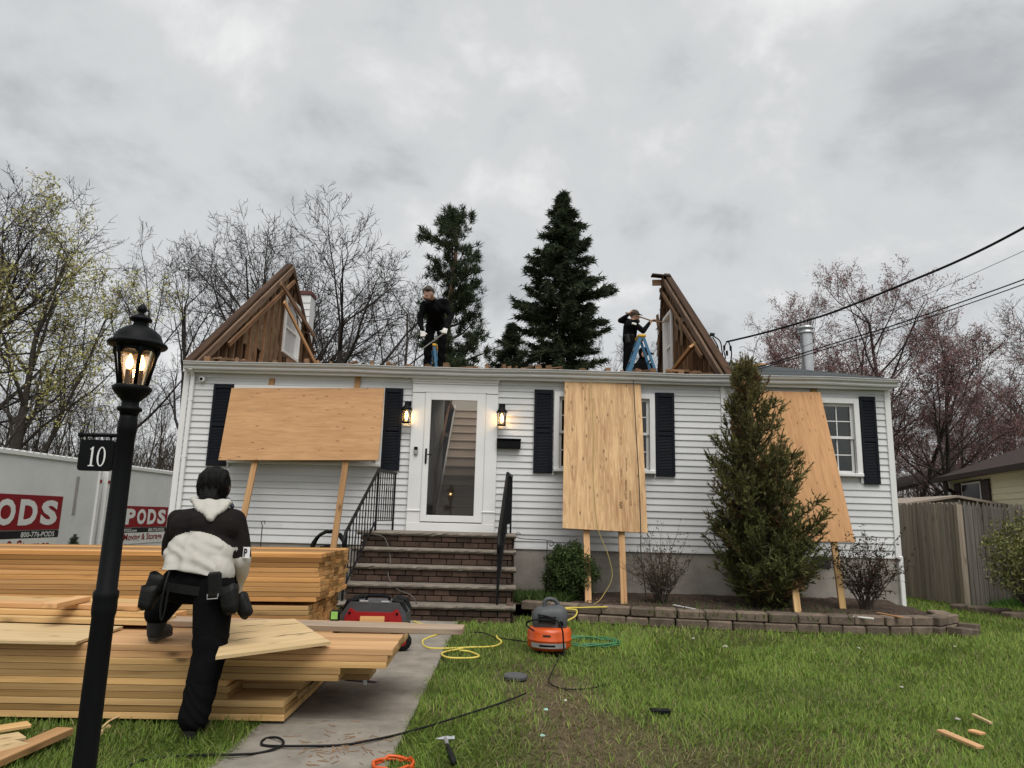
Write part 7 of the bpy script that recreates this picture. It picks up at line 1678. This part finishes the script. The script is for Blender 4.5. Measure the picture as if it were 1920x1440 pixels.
for i in range(3200):
    d = rs.normal(0, 1, 3); d /= np.linalg.norm(d); r = rs.random() ** .28; lump = 1 + .12 * math.sin(d[0] * 9 + d[2] * 7) + .08 * math.sin(d[1] * 12 + d[2] * 5)
    p_ = np.array([bc.x, 10.35, .56]) + d * r * lump * np.array([.37, .35, .38]); pts.append(p_)
st_ = [(bc.x, 10.35, .15, *p_, .010, .003) for p_ in pts[::26]]
leafy('boxwood_shrub', (bc.x, 10.35, .17), np.array(pts), 6, .020, .026, [(.045, .070, .022), (.065, .098, .028), (.085, .120, .036), (.032, .050, .018)], 'round dark green clipped shrub in front of the pale plywood stakes', st_, .6)
def stemmy(name, px, pyb, Y, H_, W_, ns, nl, size, cols, label, seed, lean=.0):
    rs = np.random.default_rng(seed); b0 = PY(px, pyb, Y); g0 = bed_z(b0.x, Y) if .1 < b0.x < 5.7 else .0; st, lp_ = [], []
    for i in range(ns):
        a = rs.uniform(0, 6.283); tilt = rs.uniform(.1, 1.0); p = np.array([b0.x + rs.normal(0, .04), Y + rs.normal(0, .04), g0]); d = np.array([math.cos(a) * tilt * W_ / H_, math.sin(a) * tilt * W_ / H_ * .8, 1.0]); L = H_ * rs.uniform(.6, 1.05) / math.sqrt(1 + (tilt * W_ / H_) ** 2) * 1.1; r = .008; m = 6
        for k in range(m):
            d = d + rs.normal(0, .10, 3); d /= np.linalg.norm(d); p2 = p + d * L / m; st.append((*p, *p2, r, r * .8)); r *= .8
            if k >= 1:
                for _ in range(2):
                    e_ = p2 + (d + rs.normal(0, .6, 3)) * L * .16; st.append((*p2, *e_, r * .7, r * .3))
                    for _ in range(nl): lp_.append(p2 + (e_ - p2) * rs.random() * 1.1)
            p = p2
    return leafy(name, (b0.x, Y, g0), np.array(lp_), 1, .012, size, cols, label, st, .5, seed=seed)
stemmy('twiggy_shrub', 1240, 1125, 10.2, .88, .85, 44, 5, .024, [(.07, .065, .03), (.05, .045, .025), (.10, .085, .04), (.09, .05, .035)], 'sparse half-bare shrub between the stakes and the columnar evergreen', 12)
stemmy('red_leaved_shrub', 1625, 1150, 10.0, .95, .75, 36, 9, .030, [(.045, .040, .020), (.06, .030, .022), (.035, .045, .018), (.08, .035, .028)], 'leggy dark shrub with reddish leaves at the house corner', 13)
rb = PY(1915, 985, 11.0); pts = []
for i in range(1700):
    d = rs.normal(0, 1, 3); d /= np.linalg.norm(d); pts.append(np.array([rb.x + .1, 11.0, .92]) + d * rs.random() ** .35 * np.array([.62, .6, .62]) * (1 + .18 * math.sin(d[0] * 8 + d[2] * 9)))
st_ = [(rb.x + .1, 11.0, 0, *p_, .012, .003) for p_ in pts[::24]]
leafy('variegated_shrub', (rb.x + .1, 11.0, 0), np.array(pts), 4, .03, .04, [(.17, .18, .05), (.28, .27, .10), (.09, .11, .03), (.36, .34, .16), (.07, .085, .025)], 'yellow-green variegated shrub in front of the pointed pickets', st_, .55)
def clump(name, c, r, n, h, cols, label, seed):
    rs = np.random.default_rng(seed); a = rs.uniform(0, 6.283, n); q_ = np.sqrt(rs.random(n)) * r
    b_ = np.stack([c[0] + q_ * np.cos(a), c[1] + q_ * np.sin(a) * .6, np.full(n, c[2])], 1); d = np.stack([rs.normal(0, .5, n), rs.normal(0, .5, n), np.ones(n)], 1)
    v, f, cc = spikes(rs, b_, d, h, .016, cols); tag(link(name, np_mesh(name, v, f, MT['grass'], cc)), label, 'plant', kind='stuff')
gcols = [(.06, .10, .025), (.085, .13, .03), (.04, .075, .02)]
clump('ground_cover', (.45, 10.2, .17), .5, 1500, .16, gcols, 'tufts of green ground cover in the bed beside the steps', 1)
q_ = PZ(1890, 1135, .0); clump('ground_cover', (q_.x, q_.y, 0), .9, 1600, .18, [(.05, .13, .025), (.07, .17, .03)], 'bright green ground cover at the foot of the fence', 2)
clump('bed_weeds', (3.1, 9.6, .17), 1.6, 420, .09, gcols, 'thin weeds along the edging blocks', 3)
# leaf litter and sticks on the mulch
lt = MB()
for i in range(420):
    x = U(.2, 5.5); y = U(edge_y(x) + .14, 11.0); a = U(0, 3.14); L = U(.015, .09); z = bed_z(x, y) + U(.005, .03)
    lt.beam((x, y, z), (x + L * math.cos(a), y + L * math.sin(a), z + U(-.01, .015)), U(.006, .02), .004)
tag(put('mulch_chips', lt, plain('mulch_chip', (.12, .075, .05), .95, .5, 30)), 'bark chips and twigs littering the planting bed', 'mulch', kind='stuff')

# ------------------------------------------------------------------ grass
def fbm(x, y, s, seed):
    """cheap value noise"""
    rs = np.random.default_rng(seed); T = rs.random((64, 64)); out = np.zeros_like(x); amp = 1; tot = 0
    for o in range(3):
        u, v = x * s, y * s; iu, iv = np.floor(u).astype(int), np.floor(v).astype(int); fu, fv = u - iu, v - iv; fu = fu * fu * (3 - 2 * fu); fv = fv * fv * (3 - 2 * fv)
        g_ = lambda a, b_: T[a % 64, b_ % 64]
        out += amp * ((g_(iu, iv) * (1 - fu) + g_(iu + 1, iv) * fu) * (1 - fv) + (g_(iu, iv + 1) * (1 - fu) + g_(iu + 1, iv + 1) * fu) * fv); tot += amp; amp *= .5; s *= 2.1
    return out / tot
def grass(N):
    rs = np.random.default_rng(99); Y = 3.1 * (17 / 3.1) ** rs.random(N); X = rs.uniform(-.98, .98, N) * Y
    eb = np.interp(X, [p_[0] for p_ in EDGE], [p_[1] for p_ in EDGE]) - .12
    edge_n = fbm(X, Y, 2.5, 1)
    keep = ~((X > -1.47 + .07 * edge_n) & (X < -.555 - .09 * edge_n) & (Y < 9.1))
    keep &= ~((X < -1.36) & (Y > 4.74) & (Y < 9.2)); keep &= ~((X < -1.36) & (Y > 7.3))
    keep &= ~((X < .12) & (Y > 9.02)); keep &= ~((X > .0) & (X < 5.75) & (Y > eb)); keep &= ~((X < 6.15) & (Y > 11.1))
    keep &= ~((X > 6.5) & (Y > 14.0)); keep &= ~(((X - cp.x) ** 2 + (Y - 7.22) ** 2) < .19 ** 2)
    X, Y = X[keep], Y[keep]; n = len(X)
    lum = fbm(X, Y, .9, 2); pat = fbm(X, Y, .45, 3); fine = fbm(X, Y, 5, 4)
    worn = np.exp(-((X - .42 - .10 * (5 - Y)) / (.36 + .12 * np.clip(5.2 - Y, 0, 2))) ** 2) * np.clip((6.9 - Y) / .9, 0, 1)
    worn = np.clip(worn * 1.25 * (.5 + .9 * fine) + np.clip((pat - .60) * 4 * (.4 + 1.2 * fine), 0, .7) * (X > -.5), 0, 1)
    worn[(X > .35) & (Y > 6.2)] *= .8
    kp = rs.random(n) > np.clip(worn - .15, 0, 1) * .62; X, Y, worn, lum, fine, n = X[kp], Y[kp], worn[kp], lum[kp], fine[kp], int(kp.sum())
    k = rs.random(n) < worn * .9
    G_ = np.array([[.152, .235, .038], [.185, .265, .046], [.118, .195, .034], [.222, .275, .066]]); S_ = np.array([[.17, .14, .065], [.125, .105, .05], [.23, .19, .095], [.11, .11, .04]])
    col = np.where(k[:, None], S_[rs.integers(0, 4, n)], G_[rs.integers(0, 4, n)]) * (.62 + .75 * lum)[:, None] * rs.uniform(.75, 1.25, (n, 1))
    dry = (rs.random(n) < .05); col[dry] = np.array([.32, .28, .14]) * rs.uniform(.6, 1.1, (dry.sum(), 1))
    h = (.034 + .034 * lum) * rs.uniform(.55, 1.35, n) * np.where(k, .62, 1.0) * (1 + .25 * (Y > 7)); h[(X < -1.4)] *= 1.15
    h *= .75 + .6 * fbm(X, Y, 3.2, 8); near_edge = (np.abs(X + 1.47) < .25) & (X < -1.4); h[near_edge] *= 1.2
    az = rs.uniform(0, 6.283, n) * .75 + fbm(X, Y, 1.7, 5) * 9; lean = rs.uniform(.3, 1.5, n) * np.where(k, 1.9, 1.0)
    w = (.0030 + .00055 * Y) * rs.uniform(.7, 1.3, n)
    d = np.stack([np.cos(az), np.sin(az), np.zeros(n)], 1); s = np.stack([-np.sin(az + rs.normal(0, .6, n)), np.cos(az), np.zeros(n)], 1) * (w / 2)[:, None]
    p = np.stack([X, Y, np.full(n, .0)], 1); up = np.array([0, 0, 1.])
    hz = h / np.sqrt(1 + (lean * .7) ** 2)
    mid = p + up * (hz * .6)[:, None] + d * (h * lean * .28)[:, None]; tip = p + up * (hz * np.where(lean > 1.2, .75, 1.0))[:, None] + d * (h * lean * .85)[:, None]
    v = np.stack([p - s, p + s, mid - s * .8, mid + s * .8, tip], 1).reshape(-1, 3)
    b_ = (np.arange(n) * 5)[:, None]; f = np.concatenate([b_ + np.array([[0, 1, 2]]), b_ + np.array([[1, 3, 2]]), b_ + np.array([[2, 3, 4]])], 1).reshape(-1, 3)
    c5 = np.repeat(col[:, None], 5, 1); return v, f, c5.reshape(-1, 3)
v, f, c = grass(360000)
tag(link('grass', np_mesh('grass', v, f, MT['grass'], c)), 'green lawn grass with worn straw-coloured patches', 'grass', kind='stuff')
